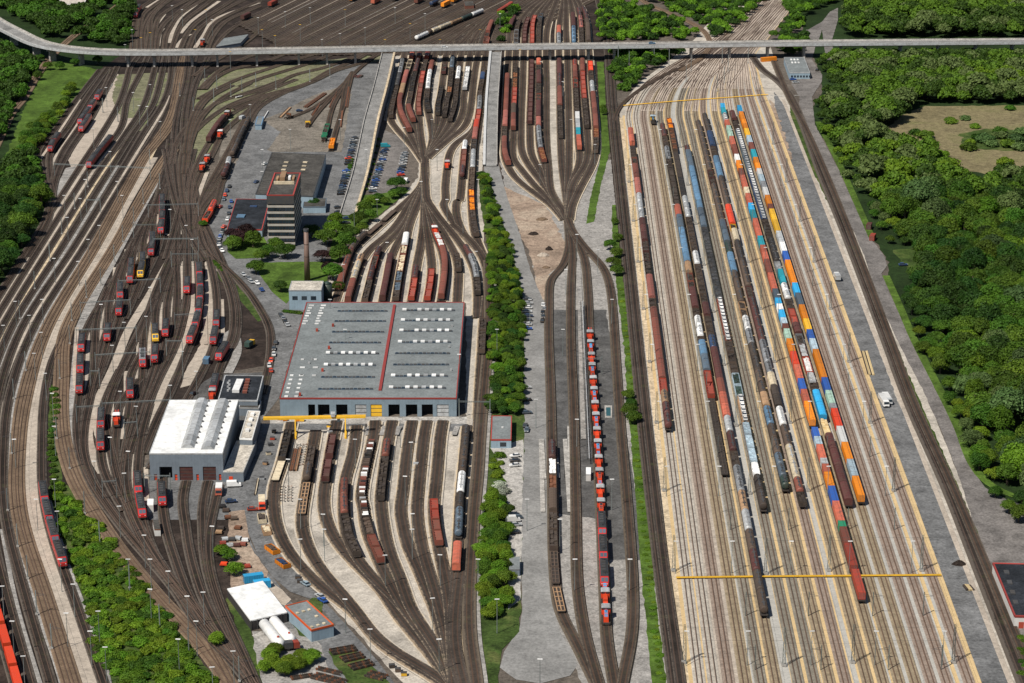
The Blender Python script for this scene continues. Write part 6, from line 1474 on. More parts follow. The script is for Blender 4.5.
for tid, y0, y1, ph, sp, ex in [('L1', 195, 211, 'pair on the highest stabling track', 'loco loco_red', ''), ('L1', 211, 229, 'lower pair on the highest stabling track', 'loco loco_red', ''), ('L2', 233, 250, 'second stabling track', 'loco loco_red', ''), ('L3', 253, 272, 'third stabling track', 'loco yellow', ''),
                                ('L4', 259, 277, 'fourth stabling track', 'loco loco_red', ''), ('L5', 281, 296, 'fifth stabling track', 'loco loco_red', ''), ('L5', 296, 313, 'lower part of the fifth stabling track', 'loco loco_red', ''), ('L6', 320, 339, 'sixth stabling track', 'loco loco_red', ''),
                                ('H1', 330, 350, 'leftmost stabling track', 'loco loco_red', ''), ('H1', 351, 371, 'middle of the leftmost stabling track', 'loco loco_red', ''), ('H1', 371, 391, 'lower end of the leftmost stabling track', 'loco loco_red', ''),
                                ('R0', 346, 364, 'inner track right of the pale diagonal', 'loco loco_red', 'grey'), ('R1', 320, 340, 'yellow fronted engine track', 'loco yellow', ''), ('R1', 341, 360, 'track under the yellow fronted engine', 'loco loco_red', ''), ('R2', 316, 334, 'short track right of the yellow fronted engine', 'loco loco_red', ''),
                                ('R3', 274, 291, 'upper track left of the five engine rake', 'loco loco_red', ''), ('R4', 262, 339, 'curved rake of red engines', 'loco loco_red', ''), ('R5', 308, 341, 'pair right of the curved rake', 'loco loco_red', ''),
                                ('R7', 352, 371, 'upper engine beside the black roofed annexe', 'loco loco_red', ''), ('R6', 371, 391, 'engine beside the black roofed annexe', 'loco loco_red', ''), ('R6', 389, 399, 'engine nearest the white shed corner', 'shunt bright_red', ''),
                                ('S3a', 406, 425, 'short track above the white shed', 'loco loco_red', ''), ('S3a', 426, 447, 'lower short track above the white shed', 'loco loco_red', ''), ('S2a', 406, 423, 'track left of the white shed', 'shunt bright_red', 'white'), ('S1a', 376, 395, 'track next to the white shed', 'loco loco_red', ''),
                                ('B2', 471, 489, 'pair beside the shed front', 'loco loco_red', ''), ('B2', 490, 515, 'lower pair beside the shed front', 'loco loco_red', ''), ('Q1', 479, 502, 'left gate of the white shed', 'loco loco_red', '')]:
    lk(tid, y0, y1, ph, sp, ex)
T('A0', 'engine at the upper left fan', (141, 6), 'loco loco_red 136/14', 4)
a = s_near('A9', 193, 39); shunter('A9', a, 'small red shunter among the fan tracks above the bridge', None)
T('C4', 'dark red rake right of the left throat', (233, 113), 'shunt red 226/118,box maroon 220/127,box maroon 211/141'); T('C3', 'depot curve', (223.6, 130), 'shunt bright_red 220.5/137 white'); T('C3', 'red engines on the depot curve', (221, 161), 'shunt bright_red 219/169,shunt bright_red 216/178')
T('C5', 'dark tank rake beside the blue shed', (253, 121), 'tank brown 249/130,tank dark_brown 244/138,tank dark_brown 240/147,tank brown 236/158'); T('C8', 'short rake above the parked cars', (233, 160), 'tank silver 231/166,tank maroon 227/178'); T('C7', 'bright red wagons beside the street', (215, 202), 'tank bright_red 212/212,gon bright_red 209/223')
T('BR2', 'rake behind the flat roofed building', (318, 122), 'gon green 317/131,gap x 316/133,gon green 313/142,gon green 311/151')
T('BR1', 'yellow wagon siding', (302, 137), 'gon yellow 300/149'); T('BR4', 'orange wagon siding', (334, 139), 'gon orange 331/152 orange')
T('BR0', 'rusty rake left of the yellow wagon', (282, 134), 'flat tan 279/143,gon rusty 277/152')
# white tank train and coloured wagons north of the bridge
def diag(tid_pts, tid): track(tid, tid_pts, 'b_brown', 3.4, ext=(40, 40))
diag(pp('400,52 415,43 440,32 462,23 484,14 500,7'), 'DG1')
T('DG1', 'white tank train just above the bridge', (418, 42), 'tank white 429/37,tank brown 433/35,tank cream 440/32,tank cream 451/26,tank tan 463/23,tank dark_green 473/18,tank white 484/14')
def single(x, y, kind, col, lab, ln=13.5):
    best = min([k for k in TR if k.startswith('P') or k.startswith('BT')], key=lambda k: np.min(np.hypot(TR[k][0][:, 0] - G(x, y)[0], TR[k][0][:, 1] - G(x, y)[1]) if len(TR[k][0]) > 20 else [np.linalg.norm(at_s(k, s_near(k, x, y, 0)) - np.array(G(x, y)))]))
    s = s_near(best, x, y, 2.5); wagon(best, s, ln, kind, col, lab, 'coloured wagons on the upper sidings')
for x, y, kd, c_, nm in ((272, 1.5, 'box', 'red', 'red covered wagon on the sidings near the top left'), (355, 1, 'cont', 'orange', 'orange container alone on the sidings at the top'), (377, 3, 'box', 'salmon', 'salmon covered wagon at the top of the sidings'), (398, 1.5, 'tank', 'grey_blue', 'grey blue tank wagon at the top of the sidings'),
                         (421, 4, 'box', 'redbrown', 'red covered wagon left of the dark blue tank wagon'), (435, 5, 'tank', 'navy', 'dark blue tank wagon at the top of the sidings'), (447, 7, 'cont', 'orange', 'orange container right of the dark blue tank wagon'), (456, 1, 'cont', 'orange', 'orange container at the top edge right of the other'), (238, 1, 'box', 'maroon', 'maroon wagon at the top edge above the fan')):
    single(x, y, kd, c_, nm)
track('EX1', crop(380, 0, pp('655,290 668,230 690,170 725,105 790,65 850,20 900,-20')), 'b_brown', 3.6, kerb='cream_edge', kw=5.6, ext=(0, 40))
T('EX1', 'red wagons on the curve just above the bridge', (514, 7), 'box red 500/13,gap x 495/23,box redbrown 491/33,gon redbrown 487/44')
for v in ('330,280 480,190 600,120 760,70 880,10', '420,280 560,170 680,95 800,45', '500,280 600,175 700,95 800,50', '560,285 625,185 715,100 790,62', '240,300 400,220 560,130 760,60 900,0'):
    track('EZ%s' % v[:3], crop(380, 0, pp(v)), 'b_brown', 3.4, kerb='pale_gravel', kw=5.2, ext=(0, 20))
# ------------------------------------------------------------------ masts, lamps, portals
def mast_mesh(H, w=.13): return MB().box(-w, w, -w, w, .0, H).mesh('pole')
def lattice_mesh(H, b=.45, tp=.22):
    m = MB(); cs = [(-1, -1), (1, -1), (1, 1), (-1, 1)]; n = 7
    for sx_, sy_ in cs: m.bar((sx_ * b, sy_ * b, 0), (sx_ * tp, sy_ * tp, H), .07)
    for k in range(n):
        z0, z1 = H * k / n, H * (k + 1) / n; r0 = b + (tp - b) * k / n; r1 = b + (tp - b) * (k + 1) / n
        for j in range(4):
            a, c_ = cs[j], cs[(j + 1) % 4]
            m.bar((a[0] * r0, a[1] * r0, z0), (c_[0] * r1, c_[1] * r1, z1), .045); m.bar((a[0] * r1, a[1] * r1, z1), (c_[0] * r1, c_[1] * r1, z1), .04)
    return m.mesh('lattice')
def base_mesh(): return MB().box(-.75, .75, -.75, .75, .3, .9).mesh('foundation')
def arm_mesh(L=3.2, z=7.2):
    m = MB(); m.bar((0, 0, z + .9), (L, 0, z + .2), .06); m.bar((0, 0, z), (L * .9, 0, z + .1), .05); m.bar((L, 0, z + .2), (L, 0, z - .8), .04); return m.mesh('cantilever_arm')
LM, LB, LP_, LA = lattice_mesh(13.5), base_mesh(), mast_mesh(8.8), arm_mesh()
yrow = [145, 183, 222, 263, 310, 363, 424, 492, 572, 664]
for ci, (xb, nm) in enumerate([(686, 'western edge'), (787, 'second column'), (857.5, 'third column'), (959.6, 'eastern edge')]):
    for ri, y in enumerate(yrow):
        if ci == 0 and y < 180: continue
        p = ty(xb, y + (3 if ci == 1 else 0)); a = G(*p)
        t = thing('lattice_mast', 'tall lattice mast, %s row from top, %s of eastern yard' % (ordw(ri + 1), nm), 'mast', (a[0], a[1], .2), 0, 'tall masts of the eastern yard')
        put('lattice', LM, P['lattice'], t); put('foundation', LB, M['concrete'], t)
        put('headspan_wire', cached(('hs', ci), lambda: MB().bar((0, 0, 12.6), (31 if ci < 3 else 6, 0, 12.6), .03).bar((0, 0, 8), (31 if ci < 3 else 6, 0, 8), .025).mesh('headspan_wire')), P['dark_grey'], t)['kind'] = 'stuff'
for ci, xb in enumerate([757, 823.5, 891.5, 945]):
    for ri, y in enumerate([127, 165, 203, 243, 287, 337, 393, 458, 531, 617, 671]):
        a = G(*ty(xb, y)); t = thing('catenary_mast', 'slender catenary mast in eastern yard column %s, %s row from the top' % (('one', 'two', 'three', 'four')[ci], ordw(ri + 1)), 'mast', (a[0], a[1], .2), 0, 'slender masts of the eastern yard')
        put('pole', LP_, P['lattice'], t); put('cantilever_arm', LA, P['dark_grey'], t, None, 0 if ri % 2 else math.pi)
def hmast(x, y, label, H=9.0, flip=False, grp='catenary masts of the western lines'):
    a = G(x, y); t = thing('catenary_mast', label, 'mast', (a[0], a[1], .2), 0, grp)
    put('pole', LP_, P['steel'], t).scale = (1.25, 1.25, H / 8.8); put('cantilever_arm', LA, P['dark_grey'], t, None, math.pi if flip else 0); put('foundation', LB, M['concrete'], t, None).scale = (.6, .6, 1)
for i, (x, y) in enumerate([(180, 97), (217, 90), (214, 103), (242, 92), (193.5, 112), (231, 98), (256, 87), (143.5, 205), (134, 224), (123, 243), (114.5, 263), (101, 286), (86.6, 299), (72, 322), (70, 345), (103, 113), (18, 548), (37, 616), (189, 654), (239.5, 683), (8, 512), (160, 190), (150, 165),
                            (62, 235), (75, 210), (50, 262), (35, 290), (20, 320), (88, 188), (118, 122), (28, 580), (52, 650), (12, 455), (14, 400), (26, 372), (60, 380), (57, 440), (70, 470), (100, 545), (85, 515), (130, 590), (160, 630), (310, 83), (276, 90), (330, 78), (205, 82)]):
    hmast(x, y, 'grey catenary mast %s beside the western lines' % ('below the bridge' if y < 130 else 'by the left main tracks' if x < 110 else 'near the depot throat' if y < 400 else 'beside the lower junction'), flip=i % 2 == 0)
for i, (x, y) in enumerate([(618, 62), (629, 68), (654, 62), (669, 66), (691, 72), (686, 83), (722, 64), (724, 84), (728, 72), (748, 64), (756, 90), (717, 92), (760, 103)]):
    hmast(x, y, 'catenary mast in the throat of the eastern yard just below the bridge', 11, i % 2 == 0, 'catenary masts of the eastern throat')
def portal(x0, y0, x1, y1, label, h=7.2):
    a = np.array(G(x0, y0, h)); b = np.array(G(x1, y1, h)); L = np.linalg.norm(b - a)
    t = thing('catenary_portal', label, 'portal', (a[0], a[1], .2), math.atan2(b[1] - a[1], b[0] - a[0]), 'catenary portals over the depot')
    for x in (0, L): put('mast', mast_mesh(h + 1), P['steel'], t, (x, 0, 0))
    m = MB(); m.bar((0, -.2, h), (L, -.2, h), .07); m.bar((0, .2, h), (L, .2, h), .07); m.bar((0, 0, h - .5), (L, 0, h - .5), .07)
    n = max(2, int(L / 1.5))
    for k in range(n): m.bar((L * k / n, 0, h - .5), (L * (k + .5) / n, .2, h), .04); m.bar((L * (k + .5) / n, -.2, h), (L * (k + 1) / n, 0, h - .5), .04)
    put('truss_beam', m.mesh('truss_beam'), P['steel'], t)
for i, q in enumerate([(54, 164, 150, 168), (76, 330, 136, 327.6), (174.5, 315, 195, 314), (153, 239, 198, 238.5), (171, 254, 198, 254), (102, 403.5, 170, 400), (76, 407, 100, 406), (90, 371, 99, 371), (124, 423, 137, 422), (102, 482, 116, 481), (133, 225, 160, 224.5),
                       (118, 281, 160, 279), (166, 341, 182, 341), (80, 303, 130, 300), (148, 205, 198, 204), (86, 200, 100, 200), (95, 355, 150, 352), (144, 476, 170, 476), (459, 401.5, 490, 402), (583, 358.5, 602, 358.5)]):
    portal(*q, 'grey truss portal, %s of the western portals counted from upper left to lower right' % ordw(i + 1) if i < 18 else ('thin portal spanning the track right of the hall' if i == 18 else 'grey portal over the red locomotive row'))
LPM = MB().cone(0, 0, 0, 12, .14, .08, 6).mesh('post'); LHD = MB().box(-.78, .78, -.22, .22, 12, 12.2).mesh('lamp_head')
def lamp(x, y, label, grp, head='white', k=1.0):
    a = G(x, y, 12); t = thing('lamp_post', label, 'lamp', (a[0], a[1], .2), random.uniform(-.15, .15), grp); put('post', LPM, P['steel'], t); put('lamp_head', LHD, P[head], t)
west = '54,480 57,512 73,585 98,612 105,648 12,622 23,657 2,587 45,374 52,394 54,427 187,597 203,593 233,652 212,527 144,536 119,507 128,452 124,323 101,305 29,316 42,300 54,259 67,218 80,199 41,333 15,302 3,326 93,129 110,152 85,180 122,196 64,196 106,88 133,93 139,106 147,107 150,85 117,182 99,226 88,240 78,262 34,354 14,440 36,500 60,560 90,632 66,614 128,560 150,590 168,572 178,640 196,622 212,668 160,122 170,210 186,226 192,240 120,392 136,407 112,346 146,317 182,352 196,372 170,386 150,288 110,438 94,462 124,474 150,560'
for q in pp(west): lamp(q[0], q[1], 'white headed lamp post %s of the western yard' % ('in the upper part' if q[1] < 200 else 'in the middle' if q[1] < 420 else 'in the lower part'), 'lamp posts of the western yard')
mid = '323,515 324,530 412.4,514.5 412,530 440,555.6 385,556 432.5,599 439,640 411,443 405,477 355,440 354,210 387,243 437,150 343,265 377,200 447,200 463,212 478,180 421,182 432,120 404,128 476,252 540,165 563,82 541,62 571,120 595,145 577,235 563,330 577,420 566,270 598,250 612,300 530,300 536,400 527,500 560,520 612,480 630,560 575,560 540,660 497,330 497,600 459,355 478,560 330,300 345,330 400,420 300,540 345,600 370,630 300,500 288,460 230,120 250,105 262,150 290,130 340,120 366,150 262,172'
for q in pp(mid): lamp(q[0], q[1], 'white headed lamp post %s of the central yards' % ('in the upper part' if q[1] < 200 else 'in the middle' if q[1] < 420 else 'in the lower part'), 'lamp posts of the central yards')
for xb in (693, 757, 824, 891, 962):
    for y in (632, 542, 467, 402, 345, 295, 248, 205, 165, 130):
        p = ty(xb, y); lamp(p[0], y, 'white headed lamp post in the cream striped eastern yard', 'lamp posts of the eastern yard')
top = '125,45 150,33 172,6 195,30 212,20 230,52 258,18 262,30 285,12 300,25 322,40 345,10 365,28 385,40 395,8 410,24 340,34 275,36 310,8 440,40 425,14 480,30 500,14 520,50 132,30 141,38 182,10 206,10'
for i, q in enumerate(pp(top)): lamp(q[0], q[1], 'lamp post with %s head on the sidings beyond the bridge' % ('yellow' if i % 2 else 'white'), 'lamp posts beyond the bridge', 'yellow' if i % 2 else 'white')
# catenary wires over the eastern yard and main lines follow the tracks
for tid in ('T1', 'T2', 'T4', 'T6', 'T8', 'T10', 'T12', 'T14', 'T16', 'T17', 'e1', 'e2', 'g1', 'DL1'):
    w = TR[tid][0]; o = put('contact_wire', sweep('contact_wire', w, [(-.03, 5.9), (0, 5.96), (.03, 5.9)], closed=True), P['dark_grey']); o['kind'] = 'structure'

# ------------------------------------------------------------------ parked road vehicles
def row(xs, label, grp, head=None, jit=.25, skip=()):
    """cars between two spots: x0,y0,x1,y1,count; head = heading in radians"""
    x0, y0, x1, y1, n = xs; a = np.array(G(x0, y0)); b = np.array(G(x1, y1))
    dr = math.atan2(b[1] - a[1], b[0] - a[0]) if head is None else head
    for i in range(n):
        if i in skip: continue
        p = a + (b - a) * i / max(1, n - 1); cl = random.choice(CARC)
        car(p[0] + random.gauss(0, jit), p[1] + random.gauss(0, jit * .3), .28, dr + random.gauss(0, .04) + (math.pi if random.random() < .5 else 0), cl, '%s car, %s from top, %s' % (cname(cl), ordw(i + 1), label), grp)
row((385, 151, 372.5, 192.5, 17), 'left row of the curved yard car park', 'cars in the curved yard car park', R(8))
row((405, 154.5, 400.5, 173.5, 8), 'right row of the curved yard car park', 'cars in the curved yard car park', R(5))
row((354.5, 139, 348, 165, 11), 'row beside the western ramp', 'cars beside the western ramp', R(12)); row((346.5, 172, 341, 195, 10), 'lower row beside the western ramp', 'cars beside the western ramp', R(12))
row((338.5, 208.5, 337, 213.5, 2), 'pair near the lower ramp end', 'cars near the lower ramp end', R(20)); row((347.5, 219.5, 345.5, 224, 2), 'pair at the tree belt', 'cars near the lower ramp end', R(15))
row((229, 187.5, 224, 200.5, 4), 'kerb row left of the low office', 'cars along the depot street'); row((231.5, 202.5, 227, 220.5, 4), 'kerb row touching the low office', 'cars along the depot street'); row((222, 232, 218.5, 246, 6), 'kerb row at the dark trees', 'cars along the depot street'); row((219, 246, 222.5, 252, 3), 'kerb bend below the dark trees', 'cars along the depot street')
row((244, 276, 252, 283, 3), 'kerb left of the lawn', 'cars along the depot street'); row((256, 284.5, 262, 291, 2), 'kerb at the boiler house lawn', 'cars along the depot street'); row((281.5, 316, 287, 326, 4), 'row at the left hall corner', 'cars along the depot street')
row((276, 344, 272.5, 362, 4), 'row at the upper annexe', 'cars along the hall wall'); row((270.5, 367, 270.5, 372, 2), 'pair left of the hall wall', 'cars along the hall wall')
row((528, 300.5, 527.5, 330, 8), 'left row on the centre road', 'cars on the centre road', R(0)); row((543.5, 306, 543.5, 322, 5), 'right row on the centre road', 'cars on the centre road'); row((526.2, 427, 526.2, 431.5, 2), 'pair beside the parking office', 'cars beside the parking office', R(85))
row((515.5, 457.5, 514.5, 467, 3), 'three below the parking office', 'cars beside the parking office', R(15)); row((526.5, 389, 527.5, 414, 3), 'line under the hedgerow trees', 'cars under the hedgerow trees', R(15)); row((517, 519, 515, 534, 3), 'line right of the lower hedgerow', 'cars under the hedgerow trees', R(10))
row((226, 112, 222, 122, 1), 'street', 'x') if False else None
for x, y, cl, rz, lab in ((299.5, 111.8, 'navy', .3, 'dark blue car between the rusty steel stacks and depot road'), (256.5, 183, 'navy', 1.2, 'dark car on the street above the low office'), (220, 208, 'bright_red', 1.3, 'red car beside the bright red wagons'), (224, 228, 'bright_red', 1.3, 'red car left of the low office corner'), (401, 176, 'bright_red', .3, 'bright red car at the lower end of the yard car park'),
                          (231, 503, 'navy', .25, 'dark blue car right of the shed apron'), (253, 511, 'red', .1, 'dark red car on the curved road below the annexe'), (193.5, 395, 'black', 1.2, 'black vehicle alone above the white shed'), (793, 80.5, 'blue', .2, 'blue car in front of the yard office'), (796, 83.5, 'silver', .2, 'silver car in front of the yard office'), (817, 71, 'black', 1.3, 'black car on the road right of yard office'),
                          (903, 266, 'navy', .1, 'dark car half hidden among the eastern trees'), (320, 598, 'silver', 2.2, 'silver car beside the grey storage building'), (322.5, 602, 'blue', 2.2, 'blue car beside the grey storage building'), (305.5, 585.5, 'pale_blue', 2.2, 'pale blue car on the curved road kerb'), (265, 165, 'white', 1.1, 'white car on the street beside the flat roofed building')):
    a = G(x, y); car(a[0], a[1], .28, rz, cl, lab)
def on_deck(x, y, cl, lab):
    a = G(x, y, BH + .3); car(a[0], a[1], BH + .01, .02, cl, lab, None, 1.05)
on_deck(652, 43.5, 'light_blue', 'light blue car driving on the bridge above the eastern throat'); on_deck(444.5, 47.5, 'white', 'white car on the bridge between the two ramps')
def van_mesh(L=5.4):
    h = L / 2; m = MB(); pf = [(-h, .4), (-h, 2.1), (-h + .15, 2.25), (h - 1.7, 2.25), (h - 1.0, 1.3), (h - .1, 1.1), (h, .9), (h, .4)]; w = .97
    n = len(m.v); k = len(pf); m.v += [(x, -w, z) for x, z in pf] + [(x, w, z) for x, z in pf]; m.f.append(tuple(range(n, n + k))); m.f.append(tuple(reversed(range(n + k, n + 2 * k))))
    for i in range(k): j = (i + 1) % k; m.f.append((n + j, n + i, n + k + i, n + k + j))
    return m.mesh('body')
def van(x, y, rz, col, lab):
    a = G(x, y); t = thing('van', lab, 'van', (a[0], a[1], .28), rz); put('body', cached('van', van_mesh), P[col], t)
    put('windscreen', cached('vanw', lambda: MB().prism([(1.08, -.85, 2.15), (1.12, -.85, 2.18), (1.12, .85, 2.18), (1.08, .85, 2.15)][::1], [(1.72, -.85, 1.36), (1.76, -.85, 1.4), (1.76, .85, 1.4), (1.72, .85, 1.36)]).mesh('w')), P['glass'], t)
    for u in (-1.7, 1.7):
        for v in (-.85, .85): put('wheel', cached('car_wheel', car_wheel_mesh), P['tyre'], t, (u, v, 0))
van(234, 487, .1, 'white', 'white van parked right of the shed apron'); van(406, 182.5, 1.4, 'white', 'white van at the lower end of the yard car park'); van(242.5, 119.5, 1.2, 'silver', 'silver van beside the blue shed on the depot road'); van(513, 522, .1, 'white', 'white van right of the lower hedgerow'); van(385.5, 147.5, .1, 'teal', 'teal van at the top of the yard car park')
def truck(x, y, rz, cab, box, lab, L=7.5, H=2.9):
    a = G(x, y); t = thing('truck', lab, 'truck', (a[0], a[1], .28), rz)
    put('chassis', MB().box(-L / 2, L / 2, -.5, .5, .6, .85).mesh('chassis'), P['underframe'], t)
    put('load_box', MB().box(-L / 2, L / 2 - 2.3, -1.22, 1.22, .86, H).mesh('load_box'), P[box], t)
    put('cab', MB().prism([(L / 2 - 2.1, -1.2, .7), (L / 2, -1.2, .7), (L / 2, 1.2, .7), (L / 2 - 2.1, 1.2, .7)], [(L / 2 - 2.1, -1.1, 2.7), (L / 2 - .3, -1.1, 2.7), (L / 2 - .3, 1.1, 2.7), (L / 2 - 2.1, 1.1, 2.7)]).mesh('cab'), P[cab], t)
    put('windscreen', MB().prism([(L / 2 - .1, -1.0, 1.6), (L / 2 - .04, -1.0, 1.6), (L / 2 - .04, 1.0, 1.6), (L / 2 - .1, 1.0, 1.6)], [(L / 2 - .27, -1.0, 2.5), (L / 2 - .2, -1.0, 2.5), (L / 2 - .2, 1.0, 2.5), (L / 2 - .27, 1.0, 2.5)]).mesh('ws'), P['glass'], t)
    for u in (-L / 2 + 1.2, L / 2 - 1.1):
        for v in (-1.0, 1.0): put('wheel', cached('tw', lambda: MB().prism([(.5 * math.cos(q), -.16, .5 + .5 * math.sin(q)) for q in [.628 * i for i in range(10)]], [(.5 * math.cos(q), .16, .5 + .5 * math.sin(q)) for q in [.628 * i for i in range(10)]]).mesh('wheel')), P['tyre'], t, (u, v, 0))
truck(219, 494, -1.5, 'salmon', 'white', 'orange and white truck beside the red shed gate'); truck(883.5, 404, -1.5, 'white', 'white', 'long white lorry on the strip right of the eastern yard', 11, 2.6); truck(887, 402, -1.5, 'silver', 'white', 'second white lorry beside the long white lorry', 10, 2.4); truck(837, 280, 1.6, 'white', 'silver', 'white truck on the strip right of the eastern yard'); truck(262, 507, -1.45, 'bright_red', 'cream', 'red truck cab with cream load on the curved road', 9); truck(292, 650, .3, 'red', 'dark_grey', 'red tractor truck beside the white gas tanks', 5)
truck(250, 347.5, 1.2, 'yellow', 'dark_green', 'yellow and green machine on the siding above the black roofed annexe', 6)
# blue shed beside the depot road, green awning
flat_building('blue_vehicle_shed', 'small bright blue shed beside the dark tank wagons', 'shed', [(257, 117), (264, 117), (261.5, 125), (255, 125)], 3.0, 'wall_blue2', 'roof_grey', P['light_blue'], trim_w=.4, lip=.2)
# containers, skips and trailers on the ground
def ground_container(x, y, rz, col, lab, L=6.1, s=1.0):
    a = G(x, y); q = thing('shipping_container', lab, 'container', (a[0], a[1], -1.02), rz); q.scale = (s, s, s)
    put('shell', cached(('cont', rl(L)), lambda: mk_container(L)), P[col], q); put('door_bars', cached(('cdoor', rl(L)), lambda: mk_cdoor(L)), P['grey'], q)
ground_container(253.5, 582, .32, 'sky_blue', 'larger blue container above the white storage hall', 7); ground_container(262, 588, .32, 'sky_blue', 'blue container in front of the larger blue one', 6.1); ground_container(206.5, 364, 1.5, 'light_blue', 'pale blue container cabin above the white shed', 4.5)
ground_container(872.5, 240, 1.25, 'red', 'red container at the turning place by the wood', 5.5); ground_container(869, 229, 1.3, 'maroon', 'rusty brown container above the red one by the wood', 5.5); ground_container(768.5, 61.5, .35, 'orange', 'orange container under the bridge left of yard office', 11)
def skip(x, y, rz, col, load, lab):
    a = G(x, y); t = thing('skip_container', lab, 'skip', (a[0], a[1], -.75), rz)
    put('body', cached('skipb', lambda: mk_gon(7.0, 2.5)), P[col], t); put('load', cached('skipl', lambda: mk_load(7.0, 2, 1.9)), P[load], t)
skip(272.5, 552, -1.0, 'orange', 'brown', 'upper orange skip on the curved road'); skip(283, 566, -1.0, 'orange', 'navy', 'lower orange skip with blue load on the curved road'); skip(266.5, 533, -1.35, 'tan', 'cream', 'rusty tan skip with pale load on the curved road'); skip(262, 521, -1.4, 'cream', 'dark_brown', 'cream skip standing behind the rusty tan one')
# stacks, wheelsets, spare bogies
WS = None
def wheelset_mesh():
    m = MB(); m.bar((0, -.9, .46), (0, .9, .46), .1, 6)
    for s in (-1, 1): m.prism([(.46 * math.cos(q), s * .75 - .08, .46 + .46 * math.sin(q)) for q in [.628 * i for i in range(10)]], [(.46 * math.cos(q), s * .75 + .08, .46 + .46 * math.sin(q)) for q in [.628 * i for i in range(10)]])
    return m.mesh('wheelset')
def wheelrow(x0, y0, x1, y1, n, lab, rows=2, gap=2.1, col='dark_brown'):
    a = np.array(G(x0, y0)); b = np.array(G(x1, y1)); d = (b - a) / np.linalg.norm(b - a); nn = np.array([d[1], -d[0]]); rz = math.atan2(d[1], d[0])
    for r in range(rows):
        for i in range(n):
            p = a + (b - a) * i / (n - 1) + nn * gap * r
            o = put('wheelset', cached('ws', wheelset_mesh), P[col if (i + r) % 4 else 'rust'], None, (p[0], p[1], .27), rz); tag(o, 'dark brown wheelset stored in the %s' % lab, 'wheelset', 'wheelsets in the ' + lab)
wheelrow(331, 652.5, 354, 648.5, 14, 'top grass row beside the lower road'); wheelrow(341.5, 660, 361, 655.5, 13, 'second grass row beside the lower road'); wheelrow(350, 668, 370, 663, 13, 'third grass row beside the lower road'); wheelrow(370, 674, 386, 678, 9, 'lowest right row beside the lower road', 2)
wheelrow(316, 676, 345, 683, 16, 'rows at the bottom edge', 2); wheelrow(318, 670, 340, 675, 12, 'row above the bottom edge', 1); wheelrow(292, 680, 312, 677, 10, 'left row at the bottom edge', 1)
wheelrow(290, 488, 289.5, 502, 6, 'small storage square below the gantry crane', 3, 2.6)
wheelrow(305, 446, 301, 466, 9, 'long rows under the gantry crane', 2, 2.4, 'dark_grey')
def stack(x0, y0, x1, y1, w, col, lab, n=5, z=.8):
    a = np.array(G(x0, y0)); b = np.array(G(x1, y1)); L = np.linalg.norm(b - a); t = thing('steel_stack', lab, 'stack', (a[0], a[1], .27), math.atan2(b[1] - a[1], b[0] - a[0]), 'material stacks in the depot')
    for i in range(n): y = -w / 2 + w * (i + .5) / n; put('beam', MB().box(random.uniform(0, .6), L - random.uniform(0, .8), y - w / n * .42, y + w / n * .42, 0, z * random.uniform(.5, 1)).mesh('beam'), P[col if i % 3 else 'dark_brown'], t)
stack(297, 450, 292, 472, 3.2, 'rust', 'stack of rusty long beams under the gantry crane'); stack(300, 449, 295, 472, 1.5, 'tan', 'narrow orange rusty beams under the gantry crane', 3)
stack(325, 94, 305, 108, 3, 'rust', 'rusty steel stack left of the fan sidings'); stack(349, 88, 346, 108, 2.4, 'rust', 'long rusty stack right of the fan sidings'); stack(337, 92, 330, 108, 1.6, 'rust', 'rusty stack between the fan sidings'); stack(357, 78, 360, 76, 5, 'maroon', 'maroon heap on the pale square by the bridge')
stack(258, 480, 255, 496, .8, 'cream', 'pale kerb stones along the crane road', 2); stack(864, 352, 871, 376, 3, 'timber', 'timber stack on the strip right of the eastern yard', 6, .5); stack(966, 586, 971, 592, 3, 'timber', 'timber heap near the lower end of the eastern strip', 4)
stack(320, 104, 312, 116, 1.4, 'rust', 'short rusty stack above the green wagons', 3); stack(342, 112, 340, 128, 1.6, 'rust', 'short rusty stack beside the orange wagon siding', 3); stack(290, 108, 280, 118, 2.2, 'tan', 'brown steel stack left of the rusty rake', 3); stack(268, 112, 262, 122, 1.0, 'white', 'white slabs right of the blue shed', 3)
stack(236, 98.5, 243, 97, 1.5, 'white', 'white slabs on the gravel by the curved lines', 3)
k = 0
for x, y, c1, lab in ((222, 508, 'black', 'black'), (226, 512, 'brown', 'brown'), (221, 530, 'dark_brown', 'dark brown'), (219, 534, 'tan', 'tan'), (238, 529.5, 'rust', 'rust coloured'), (225, 541, 'silver', 'silver grey'), (232, 541, 'dark_grey', 'dark grey'), (238, 540, 'silver', 'silver'), (223, 545, 'red', 'red'), (230, 547, 'silver', 'pale silver'), (237, 547, 'maroon', 'maroon'),
                      (243, 546, 'redbrown', 'red brown'), (227, 556, 'pale_blue', 'pale blue'), (231, 559, 'silver', 'light'), (224, 566, 'bright_red', 'bright red'), (236, 568, 'red', 'red painted'), (242, 567, 'maroon', 'dark maroon'), (247, 568, 'red', 'dull red'), (228, 519, 'rust', 'rusty'), (234, 520, 'brown', 'long brown'), (245, 542, 'white', 'whitish')):
    a = G(x, y); t = thing('spare_bogie', '%s spare bogie in the scrap rows left of the curved road' % lab, 'bogie', (a[0], a[1], .3), random.uniform(-.3, .3), 'spare bogies left of the curved road')
    put('bogie_frame', cached('bogie', bogie_mesh), P[c1], t); put('wheels', cached('wheels', wheel_mesh), P['dark_brown'], t); put('cross_member', cached('cm', lambda: MB().box(-1.1, 1.1, -.9, .9, .8, 1.0).mesh('cm')), P[c1], t)
